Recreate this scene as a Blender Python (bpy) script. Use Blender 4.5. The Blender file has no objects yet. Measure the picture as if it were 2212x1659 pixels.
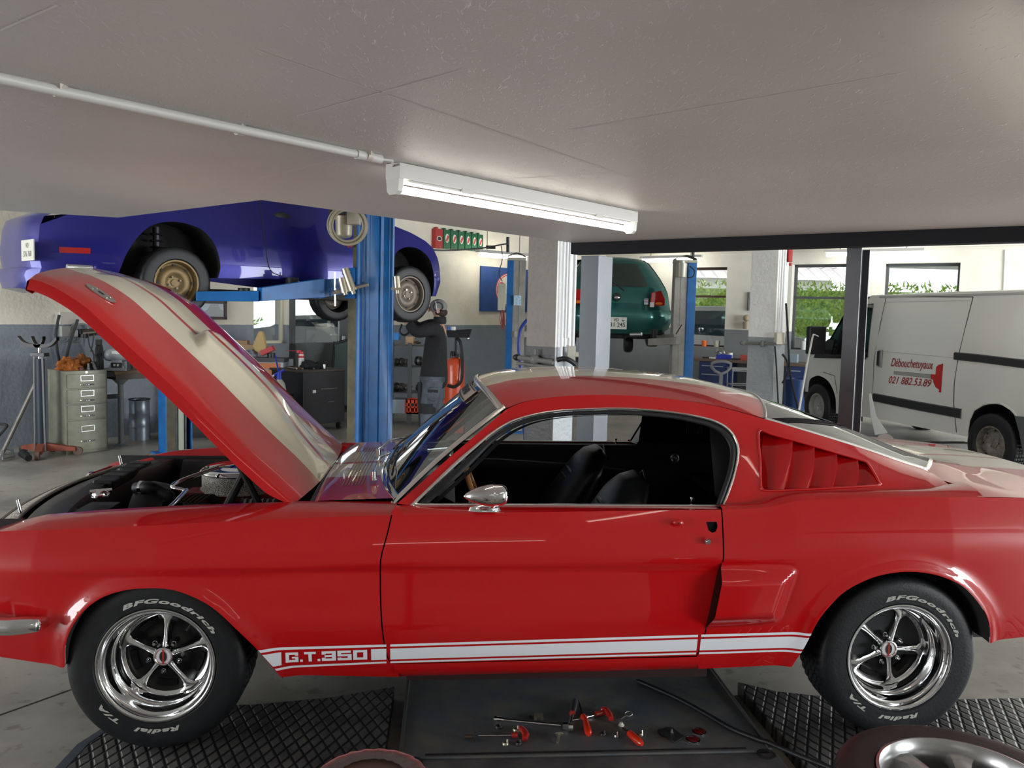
import bpy, bmesh, math, random
from mathutils import Vector, Matrix, noise
from mathutils.geometry import delaunay_2d_cdt
PI = math.pi
random.seed(7)
scene = bpy.context.scene
COL = scene.collection
V = Vector
# ------------------------------------------------------------ camera, world, exposure
CAM = V((0, 0, 1.66)); FPX = 1755.0; PITCH = .0742; ROLL = .0234; PPY = 801.0
cf = V((0, math.cos(PITCH), -math.sin(PITCH))); cu0 = V((0, math.sin(PITCH), math.cos(PITCH)))
cr = math.cos(ROLL)*V((1, 0, 0)) + math.sin(ROLL)*cu0
cu = -math.sin(ROLL)*V((1, 0, 0)) + math.cos(ROLL)*cu0
camd = bpy.data.cameras.new('camera'); camo = bpy.data.objects.new('camera', camd); COL.objects.link(camo)
camd.sensor_fit = 'HORIZONTAL'; camd.sensor_width = 36; camd.lens = FPX/2212*36
camd.shift_y = -(829.5-PPY)/2212; camd.clip_start = .05; camd.clip_end = 300
mw = Matrix(((cr.x, cu.x, -cf.x), (cr.y, cu.y, -cf.y), (cr.z, cu.z, -cf.z))).to_4x4(); mw.translation = CAM
camo.matrix_world = mw
scene.camera = camo
scene.view_settings.view_transform = 'Standard'; scene.view_settings.look = 'None'
scene.view_settings.gamma = 1; scene.view_settings.use_curve_mapping = False
scene.view_settings.exposure = 0.42
world = bpy.data.worlds.new('world'); scene.world = world; world.use_nodes = True
wn = world.node_tree; wn.nodes.clear()
wo = wn.nodes.new('ShaderNodeOutputWorld'); wb = wn.nodes.new('ShaderNodeBackground')
wg = wn.nodes.new('ShaderNodeTexCoord'); ws = wn.nodes.new('ShaderNodeSeparateXYZ'); wr = wn.nodes.new('ShaderNodeValToRGB')
wn.links.new(wg.outputs['Generated'], ws.inputs[0]); wn.links.new(ws.outputs['Z'], wr.inputs[0])
wr.color_ramp.elements[0].position = .0; wr.color_ramp.elements[0].color = (.95, .97, 1, 1)
wr.color_ramp.elements[1].position = .6; wr.color_ramp.elements[1].color = (.55, .75, 1, 1)
wn.links.new(wr.outputs[0], wb.inputs[0]); wb.inputs[1].default_value = 1.9
wn.links.new(wb.outputs[0], wo.inputs[0])
def area_light(name, loc, direction, sx, sy, power, color=(1, 1, 1)):
    l = bpy.data.lights.new(name, 'AREA'); l.shape = 'RECTANGLE'; l.size = sx; l.size_y = sy; l.energy = power; l.color = color
    o = bpy.data.objects.new(name, l); COL.objects.link(o); o.location = loc
    o.rotation_euler = V(direction).to_track_quat('-Z', 'Y').to_euler(); return o
sun = bpy.data.lights.new('sun', 'SUN'); sun.energy = 5; sun.angle = .01; sun.color = (1, .95, .85)
suno = bpy.data.objects.new('sun', sun); COL.objects.link(suno); suno.rotation_euler = (math.radians(48), 0, math.radians(200))
# added area lights standing in for unseen daylight, front pair clear of car reflections
area_light('front_fill_right', (10.5, -2.2, 1.4), (-1, .42, .12), 3.6, 2.5, 520, (.93, .97, 1))
area_light('front_fill_left', (-9.0, -2.0, 1.4), (1, .42, .14), 3.6, 2.5, 300, (.95, .97, 1))
area_light('hall_fill_right', (11.0, 6.5, 1.7), (-1, .35, -.0), 6, 2.6, 880, (.93, .97, 1))  # added fill that brightens the hall from the right
area_light('hall_fill_left', (-7.8, 4.0, 1.6), (1, .35, -.05), 3.0, 2.4, 150, (.9, .95, 1))  # added fill for the left part of the hall
# ------------------------------------------------------------ measuring helpers (pixel of the photo -> point on a real plane)
def ray(x, y): return cf + cr*((x-1106)/FPX) - cu*((y-PPY)/FPX)
def atz(x, y, z=0.0):
    d = ray(x, y); return CAM + d*((z-CAM.z)/d.z)
def aty(x, y, Y):
    d = ray(x, y); return CAM + d*(Y/d.y)
def onplane(x, y, p0, n):
    d = ray(x, y); n = V(n); return CAM + d*((V(p0)-CAM).dot(n)/d.dot(n))
def interp(x, xs, ys):
    if x <= xs[0]: return ys[0]
    for i in range(len(xs)-1):
        if x <= xs[i+1]: return ys[i]+(ys[i+1]-ys[i])*(x-xs[i])/(xs[i+1]-xs[i])
    return ys[-1]
def sstep(a, b, x):
    t = min(1, max(0, (x-a)/(b-a))); return t*t*(3-2*t)
def smooth_curve(pts, n, closed=False):   # Catmull-Rom resampling, n points in all
    P = [V(p) for p in pts]; m = len(P); segs = m if closed else m-1; out = []
    for k in range(n):
        t = k*segs/(n if closed else n-1); i = min(int(t), segs-1); u = t-i
        g = (lambda j: P[j % m]) if closed else (lambda j: P[max(0, min(m-1, j))])
        p0, p1, p2, p3 = g(i-1), g(i), g(i+1), g(i+2)
        out.append(.5*((2*p1)+(p2-p0)*u+(2*p0-5*p1+4*p2-p3)*u*u+(3*p1-p0-3*p2+p3)*u*u*u))
    return out
# ------------------------------------------------------------ materials
MATS = {}
def mat(name, color, rough=.5, metal=0, coat=0, noise_scale=0, noise_amt=.0, bump=0, bump_scale=None, spec=.5, trans=0, alpha=1, emit=None, estr=0, color2=None, stretch=None, coords='Object', ior=1.45):
    if name in MATS: return MATS[name]
    m = bpy.data.materials.new(name); m.use_nodes = True; t = m.node_tree; b = t.nodes['Principled BSDF']
    c = (*color, 1) if len(color) == 3 else color
    b.inputs['Base Color'].default_value = c; b.inputs['Roughness'].default_value = rough; b.inputs['Metallic'].default_value = metal
    b.inputs['Coat Weight'].default_value = coat; b.inputs['Coat Roughness'].default_value = .02
    b.inputs['Specular IOR Level'].default_value = spec; b.inputs['Transmission Weight'].default_value = trans; b.inputs['IOR'].default_value = ior
    b.inputs['Alpha'].default_value = alpha
    if emit: b.inputs['Emission Color'].default_value = (*emit, 1); b.inputs['Emission Strength'].default_value = estr
    if noise_scale:
        tc = t.nodes.new('ShaderNodeTexCoord'); mp = t.nodes.new('ShaderNodeMapping'); n = t.nodes.new('ShaderNodeTexNoise')
        t.links.new(tc.outputs[coords], mp.inputs[0]); t.links.new(mp.outputs[0], n.inputs['Vector'])
        if stretch: mp.inputs['Scale'].default_value = stretch
        n.inputs['Scale'].default_value = noise_scale; n.inputs['Detail'].default_value = 6; n.inputs['Roughness'].default_value = .6
        r = t.nodes.new('ShaderNodeValToRGB'); t.links.new(n.outputs['Fac'], r.inputs[0])
        c2 = color2 if color2 else tuple(max(0, x*(1-noise_amt)) for x in color[:3])
        r.color_ramp.elements[0].position = .35; r.color_ramp.elements[0].color = (*c2, 1)
        r.color_ramp.elements[1].position = .62; r.color_ramp.elements[1].color = c
        t.links.new(r.outputs[0], b.inputs['Base Color'])
        if bump:
            n2 = t.nodes.new('ShaderNodeTexNoise'); n2.inputs['Scale'].default_value = bump_scale or noise_scale*4; n2.inputs['Detail'].default_value = 4
            t.links.new(mp.outputs[0], n2.inputs['Vector'])
            bp = t.nodes.new('ShaderNodeBump'); bp.inputs['Strength'].default_value = bump; bp.inputs['Distance'].default_value = .01
            t.links.new(n2.outputs['Fac'], bp.inputs['Height']); t.links.new(bp.outputs[0], b.inputs['Normal'])
    MATS[name] = m; return m
def glass_mat(name, tint, alpha=.25, rough=.0):
    """thin pane: mostly see-through with a clear gloss on top"""
    if name in MATS: return MATS[name]
    m = bpy.data.materials.new(name); m.use_nodes = True; t = m.node_tree; t.nodes.clear()
    o = t.nodes.new('ShaderNodeOutputMaterial'); tr = t.nodes.new('ShaderNodeBsdfTransparent'); gl = t.nodes.new('ShaderNodeBsdfGlossy')
    fr = t.nodes.new('ShaderNodeFresnel'); fr.inputs[0].default_value = 1.5; mx = t.nodes.new('ShaderNodeMixShader')
    tr.inputs[0].default_value = (*tint, 1); gl.inputs['Roughness'].default_value = rough
    mm = t.nodes.new('ShaderNodeMath'); mm.operation = 'MULTIPLY_ADD'; mm.inputs[1].default_value = 1.3; mm.inputs[2].default_value = alpha*.1
    t.links.new(fr.outputs[0], mm.inputs[0]); t.links.new(mm.outputs[0], mx.inputs[0])
    t.links.new(tr.outputs[0], mx.inputs[1]); t.links.new(gl.outputs[0], mx.inputs[2]); t.links.new(mx.outputs[0], o.inputs[0])
    MATS[name] = m; return m
red = mat('red_paint', (.47, .003, .005), .32, coat=1, spec=.25)
cream = mat('cream_stripe_paint', (.72, .66, .50), .3, coat=1)
white_decal = mat('white_decal', (.82, .84, .88), .3, coat=.6)
chrome = mat('chrome', (.82, .83, .84), .06, metal=1)
brushed = mat('brushed_metal', (.6, .6, .6), .3, metal=1)
blackpl = mat('black_plastic', (.02, .02, .022), .45)
rubber = mat('black_rubber', (.009, .010, .012), .5, noise_scale=30, noise_amt=.4, bump=.1)
darksteel = mat('dark_steel', (.06, .06, .065), .45, metal=.6, noise_scale=12, noise_amt=.5)
bay = mat('engine_bay_black', (.012, .012, .013), .6)
# ------------------------------------------------------------ mesh builder
class MB:
    def __init__(s): s.v = []; s.f = []; s.mi = []; s.m = 0
    def add(s, vs, fs, M=None):
        o = len(s.v)
        for p in vs: s.v.append(M @ V(p) if M else V(p))
        for f in fs: s.f.append(tuple(i+o for i in f)); s.mi.append(s.m)
        return s
    def box(s, x0, x1, y0, y1, z0, z1, M=None):
        vs = [(x0,y0,z0),(x1,y0,z0),(x1,y1,z0),(x0,y1,z0),(x0,y0,z1),(x1,y0,z1),(x1,y1,z1),(x0,y1,z1)]
        return s.add(vs, [(0,3,2,1),(4,5,6,7),(0,1,5,4),(1,2,6,5),(2,3,7,6),(3,0,4,7)], M)
    def cyl(s, p, q, r, r2=None, n=16, M=None, cap=True):
        p = V(p); q = V(q); d = q-p; r2 = r if r2 is None else r2
        a = d.orthogonal().normalized(); b = d.normalized().cross(a)
        vs = [p+(a*math.cos(t)+b*math.sin(t))*r for t in [2*PI*i/n for i in range(n)]]+[q+(a*math.cos(t)+b*math.sin(t))*r2 for t in [2*PI*i/n for i in range(n)]]
        fs = [(i, (i+1) % n, n+(i+1) % n, n+i) for i in range(n)]
        if cap: fs += [tuple(range(n))[::-1], tuple(range(n, 2*n))]
        return s.add(vs, fs, M)
    def tube(s, pts, r, n=10, M=None, cap=True):
        P = [V(p) for p in pts]; R = r if isinstance(r, (list, tuple)) else [r]*len(P)
        rings = []; T = (P[1]-P[0]).normalized(); a = T.orthogonal().normalized()
        for i, p in enumerate(P):
            T2 = (P[min(i+1, len(P)-1)]-P[max(i-1, 0)]).normalized()
            a = (a-T2*a.dot(T2)).normalized(); b = T2.cross(a)
            rings.append([p+(a*math.cos(2*PI*k/n)+b*math.sin(2*PI*k/n))*R[i] for k in range(n)])
        vs = [q for g in rings for q in g]; fs = []
        for i in range(len(P)-1):
            for k in range(n): fs.append((i*n+k, i*n+(k+1) % n, (i+1)*n+(k+1) % n, (i+1)*n+k))
        if cap: fs += [tuple(range(n))[::-1], tuple(range((len(P)-1)*n, len(P)*n))]
        return s.add(vs, fs, M)
    def lathe(s, prof, n=32, M=None, closed=False):
        """profile of (radius, height) about local z"""
        vs = []; fs = []; m = len(prof)
        for i in range(n):
            t = 2*PI*i/n
            for (r, h) in prof: vs.append((r*math.cos(t), r*math.sin(t), h))
        for i in range(n):
            for j in range(m if closed else m-1):
                j2 = (j+1) % m
                fs.append((i*m+j, ((i+1) % n)*m+j, ((i+1) % n)*m+j2, i*m+j2))
        return s.add(vs, fs, M)
    def prism(s, poly, z0, z1, M=None):
        n = len(poly); vs = [(x, y, z0) for x, y in poly]+[(x, y, z1) for x, y in poly]
        return s.add(vs, [tuple(range(n))[::-1], tuple(range(n, 2*n))]+[(i, (i+1) % n, n+(i+1) % n, n+i) for i in range(n)], M)
    def ball(s, c, r, n=14, M=None):
        r = (r, r, r) if not isinstance(r, (tuple, list)) else r; c = V(c); m = n//2; vs = []; fs = []
        for i in range(m+1):
            a = PI*i/m
            for k in range(n): b = 2*PI*k/n; vs.append(c+V((r[0]*math.sin(a)*math.cos(b), r[1]*math.sin(a)*math.sin(b), r[2]*math.cos(a))))
        for i in range(m):
            for k in range(n): fs.append((i*n+k, (i+1)*n+k, (i+1)*n+(k+1) % n, i*n+(k+1) % n))
        return s.add(vs, fs, M)
    def loft(s, rows, M=None, closed=False, flip=False):
        n = len(rows[0]); vs = [p for r in rows for p in r]; fs = []
        for i in range(len(rows)-1):
            for k in range(n if closed else n-1):
                q = (i*n+k, i*n+(k+1) % n, (i+1)*n+(k+1) % n, (i+1)*n+k)
                fs.append(q[::-1] if flip else q)
        return s.add(vs, fs, M)
    def build(s, name, m=None, parent=None, bev=0, smooth=35, seg=2, solid=0, sub=0, M=None, recalc=True, merge=True):
        me = bpy.data.meshes.new(name)
        bm = bmesh.new(); bv = [bm.verts.new(p) for p in s.v]
        for f, i in zip(s.f, s.mi):
            if len(set(f)) < 3: continue
            try: ff = bm.faces.new([bv[k] for k in f]); ff.material_index = i
            except ValueError: pass
        if merge: bmesh.ops.remove_doubles(bm, verts=bm.verts, dist=1e-5)
        if recalc: bmesh.ops.recalc_face_normals(bm, faces=bm.faces)
        if solid: bmesh.ops.solidify(bm, geom=bm.faces[:], thickness=solid)
        if bev:
            bm.normal_update()
            es = [e for e in bm.edges if len(e.link_faces) == 2 and e.calc_face_angle(0) > .6]
            if es: bmesh.ops.bevel(bm, geom=es, offset=bev, segments=seg, affect='EDGES', profile=.6, clamp_overlap=True)
        bm.to_mesh(me); bm.free()
        ms = m if isinstance(m, (list, tuple)) else [m]
        for q in ms: me.materials.append(q)
        if smooth:
            me.shade_smooth()
            if smooth < 180: me.set_sharp_from_angle(angle=math.radians(smooth))
        o = bpy.data.objects.new(name, me); COL.objects.link(o)
        if parent: o.parent = parent
        if M: o.matrix_world = M
        if bev and smooth:
            wn_ = o.modifiers.new('weighted', 'WEIGHTED_NORMAL'); wn_.keep_sharp = True
        if sub:
            sm = o.modifiers.new('sub', 'SUBSURF'); sm.levels = sub; sm.render_levels = sub
        return o
def tag(o, label=None, cat=None, group=None, kind=None):
    if label: o['label'] = label
    if cat: o['category'] = cat
    if group: o['group'] = group
    if kind: o['kind'] = kind
    return o
def thing(name, label, cat, loc=(0, 0, 0), rz=0, group=None, rot=None):
    o = bpy.data.objects.new(name, None); COL.objects.link(o); o.empty_display_size = .1
    o.location = loc; o.rotation_euler = rot or (0, 0, rz); return tag(o, label, cat, group)
def struct(o): o['kind'] = 'structure'; return o
def copy_tree(o, parent=None):
    c = o.copy(); COL.objects.link(c)
    if parent: c.parent = parent
    for ch in [x for x in bpy.data.objects if x.parent == o]: copy_tree(ch, c)
    return c
def seat(o, anchor):
    """make the object's origin the given world point (mesh given in world coordinates)"""
    o.data.transform(Matrix.Translation(-V(anchor))); o.location = anchor; return o
def frame(o, x, y=None, z=None):
    """4x4 with origin o and columns x,y,z"""
    x = V(x).normalized(); z = V(z).normalized(); y = z.cross(x).normalized(); z = x.cross(y)
    return Matrix(((x.x, y.x, z.x, o[0]), (x.y, y.y, z.y, o[1]), (x.z, y.z, z.z, o[2]), (0, 0, 0, 1)))
def text_geo(txt, size=1, shear=0, extrude=0, offset=0, align='CENTER', spacing=1, bold=0, sx=1):
    c = bpy.data.curves.new('t', 'FONT'); c.body = txt; c.size = size; c.shear = shear; c.extrude = extrude; c.offset = bold
    c.align_x = align; c.align_y = 'CENTER'; c.space_character = spacing; c.resolution_u = 4
    o = bpy.data.objects.new('t', c); COL.objects.link(o); bpy.context.view_layer.update()
    me = bpy.data.meshes.new_from_object(o); vs = [V((v.co.x*sx, v.co.y, v.co.z)) for v in me.vertices]; fs = [tuple(p.vertices) for p in me.polygons]
    bpy.data.objects.remove(o); bpy.data.meshes.remove(me); bpy.data.curves.remove(c); return vs, fs
def inside(p, poly):
    x, y = p; c = False; j = len(poly)-1
    for i in range(len(poly)):
        xi, yi = poly[i][0], poly[i][1]; xj, yj = poly[j][0], poly[j][1]
        if (yi > y) != (yj > y) and x < (xj-xi)*(y-yi)/(yj-yi)+xi: c = not c
        j = i
    return c
def patch(name, outline, fn, m, parent=None, step=.03, holes=(), mirror=False, solid=0, stepv=None, lines=(), both=False, flip=False):
    """trim a surface fn(u,v)->3D to a 2D outline: triangulated with interior points, normals taken from fn"""
    stepv = stepv or step
    def dens(poly):
        out = []
        for i in range(len(poly)):
            a = V(poly[i][:2]); b = V(poly[(i+1) % len(poly)][:2]); n = max(1, int((b-a).length/min(step, stepv)+.5))
            for k in range(n): out.append(a+(b-a)*k/n)
        return out
    loops = [dens(outline)]+[dens(h) for h in holes]
    vs = []; es = []
    for L in loops:
        o = len(vs); vs += L; es += [(o+i, o+(i+1) % len(L)) for i in range(len(L))]
    for ln in lines:      # crease lines kept as edges
        o = len(vs); vs += [V(p) for p in ln]; es += [(o+i, o+i+1) for i in range(len(ln)-1)]
    u0 = min(v.x for v in loops[0]); u1 = max(v.x for v in loops[0]); v0 = min(v.y for v in loops[0]); v1 = max(v.y for v in loops[0])
    bpts = [tuple(v) for L in loops for v in L]
    cell = {}
    for b in bpts: cell.setdefault((int(b[0]/step), int(b[1]/stepv)), []).append(b)
    i = 0; u = u0+step/2
    while u < u1:
        w = v0+stepv/2
        while w < v1:
            p = (u, w)
            if inside(p, loops[0]) and not any(inside(p, h) for h in loops[1:]):
                ci, cj = int(u/step), int(w/stepv)
                near = any(abs(b[0]-u) < step*.35 and abs(b[1]-w) < stepv*.35 for a in (-1, 0, 1) for c in (-1, 0, 1) for b in cell.get((ci+a, cj+c), ()))
                if not near: vs.append(V(p))
            w += stepv
        u += step
    r = delaunay_2d_cdt([V((q[0], q[1])) for q in vs], es, [], 0, 1e-6)
    P, F = r[0], r[2]
    G2 = []
    for f in F:
        c = ((P[f[0]].x+P[f[1]].x+P[f[2]].x)/3, (P[f[0]].y+P[f[1]].y+P[f[2]].y)/3)
        if inside(c, loops[0]) and not any(inside(c, h) for h in loops[1:]): G2.append(f)
    F = G2
    objs = []
    for sgn in ((1, -1) if both else ((-1,) if mirror else (1,))):
        S = Matrix.Diagonal((1, sgn, 1)).to_3x3(); co = []; no = []
        for q in P:
            a = fn(q.x, q.y); e = 2e-3; du = fn(q.x+e, q.y)-fn(q.x-e, q.y); dv = fn(q.x, q.y+e)-fn(q.x, q.y-e)
            n = du.cross(dv); n = n.normalized() if n.length > 1e-12 else V((0, 0, 1))
            if flip: n = -n
            co.append(S @ a); no.append((S @ n))
        me = bpy.data.meshes.new(name)
        fs = []
        for f in F:
            a, b, c = (co[k] for k in f); g = (b-a).cross(c-a)
            fs.append(tuple(f) if g.dot(no[f[0]]+no[f[1]]+no[f[2]]) >= 0 else tuple(f)[::-1])
        me.from_pydata(co, [], fs); me.materials.append(m); me.shade_smooth()
        if not solid: me.normals_split_custom_set_from_vertices(no)
        o = bpy.data.objects.new(name, me); COL.objects.link(o)
        if parent: o.parent = parent
        if solid:
            sm = o.modifiers.new('solid', 'SOLIDIFY'); sm.thickness = solid; sm.offset = -1
        objs.append(o)
    return objs if both else objs[0]
# ------------------------------------------------------------ the workshop shell
def floor_mat():
    m = bpy.data.materials.new('workshop_floor'); m.use_nodes = True; t = m.node_tree; b = t.nodes['Principled BSDF']
    tc = t.nodes.new('ShaderNodeTexCoord'); n1 = t.nodes.new('ShaderNodeTexNoise'); n1.inputs['Scale'].default_value = .9; n1.inputs['Detail'].default_value = 8; n1.inputs['Roughness'].default_value = .65
    n2 = t.nodes.new('ShaderNodeTexNoise'); n2.inputs['Scale'].default_value = 14; n2.inputs['Detail'].default_value = 5
    r1 = t.nodes.new('ShaderNodeValToRGB'); r1.color_ramp.elements[0].position = .36; r1.color_ramp.elements[0].color = (.20, .19, .165, 1); r1.color_ramp.elements[1].position = .62; r1.color_ramp.elements[1].color = (.42, .40, .35, 1)
    r2 = t.nodes.new('ShaderNodeValToRGB'); r2.color_ramp.elements[0].position = .3; r2.color_ramp.elements[0].color = (.62, .6, .57, 1); r2.color_ramp.elements[1].position = .40; r2.color_ramp.elements[1].color = (1, 1, 1, 1)
    mx = t.nodes.new('ShaderNodeMixRGB'); mx.blend_type = 'MULTIPLY'; mx.inputs[0].default_value = 1
    t.links.new(tc.outputs['Object'], n1.inputs['Vector']); t.links.new(tc.outputs['Object'], n2.inputs['Vector'])
    t.links.new(n1.outputs['Fac'], r1.inputs[0]); t.links.new(n2.outputs['Fac'], r2.inputs[0])
    t.links.new(r1.outputs[0], mx.inputs[1]); t.links.new(r2.outputs[0], mx.inputs[2]); t.links.new(mx.outputs[0], b.inputs['Base Color'])
    rr = t.nodes.new('ShaderNodeMapRange'); rr.inputs[3].default_value = .22; rr.inputs[4].default_value = .5
    t.links.new(n1.outputs['Fac'], rr.inputs[0]); t.links.new(rr.outputs[0], b.inputs['Roughness'])
    bp = t.nodes.new('ShaderNodeBump'); bp.inputs['Strength'].default_value = .12; bp.inputs['Distance'].default_value = .01; t.links.new(n2.outputs['Fac'], bp.inputs['Height']); t.links.new(bp.outputs[0], b.inputs['Normal'])
    return m
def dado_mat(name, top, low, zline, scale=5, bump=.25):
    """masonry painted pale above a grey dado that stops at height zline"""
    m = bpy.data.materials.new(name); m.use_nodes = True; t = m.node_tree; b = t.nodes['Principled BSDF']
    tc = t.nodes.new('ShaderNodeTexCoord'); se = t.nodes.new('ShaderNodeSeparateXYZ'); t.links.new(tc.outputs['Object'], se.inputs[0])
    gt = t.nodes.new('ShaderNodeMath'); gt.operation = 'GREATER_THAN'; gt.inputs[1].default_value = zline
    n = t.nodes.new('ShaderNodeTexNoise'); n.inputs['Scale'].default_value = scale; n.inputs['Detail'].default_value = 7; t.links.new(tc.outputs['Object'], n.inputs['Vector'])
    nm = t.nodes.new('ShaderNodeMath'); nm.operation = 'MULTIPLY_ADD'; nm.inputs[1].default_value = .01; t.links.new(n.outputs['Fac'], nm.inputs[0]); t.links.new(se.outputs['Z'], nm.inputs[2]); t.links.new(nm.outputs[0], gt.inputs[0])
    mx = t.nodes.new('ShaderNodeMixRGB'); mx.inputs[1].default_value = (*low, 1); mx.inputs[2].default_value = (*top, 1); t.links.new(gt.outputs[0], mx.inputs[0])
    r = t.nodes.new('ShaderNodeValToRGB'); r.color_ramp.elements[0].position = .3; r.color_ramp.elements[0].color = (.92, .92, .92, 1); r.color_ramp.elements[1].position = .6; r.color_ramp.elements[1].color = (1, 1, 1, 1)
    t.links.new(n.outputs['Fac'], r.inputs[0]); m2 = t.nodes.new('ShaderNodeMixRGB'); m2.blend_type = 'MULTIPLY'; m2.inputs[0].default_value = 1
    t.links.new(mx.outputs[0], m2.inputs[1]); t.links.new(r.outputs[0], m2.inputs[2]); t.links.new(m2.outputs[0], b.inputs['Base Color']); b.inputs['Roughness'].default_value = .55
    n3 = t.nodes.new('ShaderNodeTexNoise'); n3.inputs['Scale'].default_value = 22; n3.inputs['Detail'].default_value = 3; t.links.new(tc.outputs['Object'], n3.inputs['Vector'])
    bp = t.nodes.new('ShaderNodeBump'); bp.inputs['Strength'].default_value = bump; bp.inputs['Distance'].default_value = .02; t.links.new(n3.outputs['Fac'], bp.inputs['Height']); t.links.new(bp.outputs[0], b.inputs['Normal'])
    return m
fl = MB(); fl.box(-16, 18, -7, 24, -.2, 0); struct(fl.build('floor', floor_mat(), smooth=0))
# slab joints cut in the floor on the left
jm = mat('floor_joint_dark', (.03, .03, .028), .8)
A = V((.63, .777, 0)).normalized(); B = V((.795, -.607, 0)).normalized()      # the building's two directions
# concrete mezzanine over the red car
CEIL = 2.14; K = .48/.45
def sc(x, y): return V((x*K, y*K, CEIL))
def slab_mat():
    m = bpy.data.materials.new('painted_concrete_slab'); m.use_nodes = True; t = m.node_tree; b = t.nodes['Principled BSDF']
    tc = t.nodes.new('ShaderNodeTexCoord'); mp = t.nodes.new('ShaderNodeMapping'); mp.inputs['Rotation'].default_value = (0, 0, .65); mp.inputs['Scale'].default_value = (3, 1, 1)
    t.links.new(tc.outputs['Object'], mp.inputs[0])
    n = t.nodes.new('ShaderNodeTexNoise'); n.inputs['Scale'].default_value = .8; n.inputs['Detail'].default_value = 6; t.links.new(tc.outputs['Object'], n.inputs['Vector'])
    r = t.nodes.new('ShaderNodeValToRGB'); r.color_ramp.elements[0].position = .3; r.color_ramp.elements[0].color = (.58, .565, .54, 1); r.color_ramp.elements[1].position = .7; r.color_ramp.elements[1].color = (.67, .655, .63, 1)
    t.links.new(n.outputs['Fac'], r.inputs[0])
    # flaked strand relief
    vr = t.nodes.new('ShaderNodeTexVoronoi'); vr.inputs['Scale'].default_value = 22; vr.feature = 'DISTANCE_TO_EDGE'
    dn = t.nodes.new('ShaderNodeTexNoise'); dn.inputs['Scale'].default_value = 9; t.links.new(tc.outputs['Object'], dn.inputs['Vector'])
    ad = t.nodes.new('ShaderNodeMixRGB'); ad.inputs[0].default_value = .25; t.links.new(tc.outputs['Object'], ad.inputs[1]); t.links.new(dn.outputs['Color'], ad.inputs[2])
    t.links.new(ad.outputs[0], vr.inputs['Vector'])
    fn_ = t.nodes.new('ShaderNodeTexNoise'); fn_.inputs['Scale'].default_value = 26; fn_.inputs['Detail'].default_value = 5; fn_.inputs['Distortion'].default_value = 1.2; t.links.new(mp.outputs[0], fn_.inputs['Vector'])
    rp = t.nodes.new('ShaderNodeValToRGB'); rp.color_ramp.elements[0].position = .60; rp.color_ramp.elements[1].position = .75; t.links.new(fn_.outputs['Fac'], rp.inputs[0])
    f2 = t.nodes.new('ShaderNodeTexNoise'); f2.inputs['Scale'].default_value = 160; f2.inputs['Detail'].default_value = 3; t.links.new(tc.outputs['Object'], f2.inputs['Vector'])
    s = t.nodes.new('ShaderNodeMath'); s.operation = 'MULTIPLY_ADD'; s.inputs[1].default_value = .25; t.links.new(f2.outputs['Fac'], s.inputs[0]); t.links.new(rp.outputs[0], s.inputs[2])
    bp = t.nodes.new('ShaderNodeBump'); bp.inputs['Strength'].default_value = .5; bp.inputs['Distance'].default_value = .006; t.links.new(s.outputs[0], bp.inputs['Height']); t.links.new(bp.outputs[0], b.inputs['Normal'])
    t.links.new(r.outputs[0], b.inputs['Base Color']); b.inputs['Roughness'].default_value = .45
    return m
c1 = sc(.438, 5.437); c2 = sc(-1.098, 3.551); c3 = sc(-2.146, 4.432); c4 = sc(-2.65, 4.223)
e1 = c1+B*7.0
poly = [(c4-V((2.6, 1.1, 0)))[:2], c4[:2], c3[:2], c2[:2], c1[:2], e1[:2], (e1-A*8)[:2], (-6.5, -1.6)]
s_ = MB(); s_.prism([tuple(p) for p in poly], CEIL, CEIL+.18); struct(s_.build('ceiling', slab_mat(), smooth=0))
# board joints on the slab's underside
for i, (a, b_) in enumerate([((730, 180), (1100, 300)), ((1100, 300), (1500, 425)), ((1106, 285), (1900, 165)), ((60, 400), (330, 405))]):
    pass
jn = mat('slab_joint', (.74, .72, .69), .6)
for a, b_ in [((560, 110), (1480, 423)), ((1480, 423), (1760, 492)), ((0, 65), (125, 10)), ((640, 250), (1000, 150)), ((1230, 281), (1960, 155)), ((560, 385), (720, 345)), ((1000, 392), (1330, 372)), ((10, 432), (200, 432))]:
    p = atz(*a, CEIL); q = atz(*b_, CEIL); j = MB(); d = (q-p).normalized(); w = V((-d.y, d.x, 0))*.0028
    j.add([p-w-V((0, 0, .0006)), p+w-V((0, 0, .0006)), q+w-V((0, 0, .0006)), q-w-V((0, 0, .0006))], [(0, 1, 2, 3)]); j.add([p-w+V((0, 0, .002)), p+w+V((0, 0, .002)), q+w+V((0, 0, .002)), q-w+V((0, 0, .002))], [(0, 1, 2, 3)])
    struct(j.build('trim_1', jn, smooth=0))
# dark steel channel along the slab edge
steel = mat('grey_painted_steel', (.075, .08, .09), .4, noise_scale=3, noise_amt=.25)
st = MB(); n_ = A*.012; h = .075
M_ = frame((c1.x, c1.y, CEIL), B, z=(0, 0, 1))
st.box(-.02, 7, -.10, .02, -.078, .2, M_); o = st.build('steel_beam', mat('beam_steel', (.016, .017, .020), .7, spec=.2), bev=.004); tag(o, 'dark steel beam running along the right edge of the mezzanine slab', 'beam')
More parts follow.
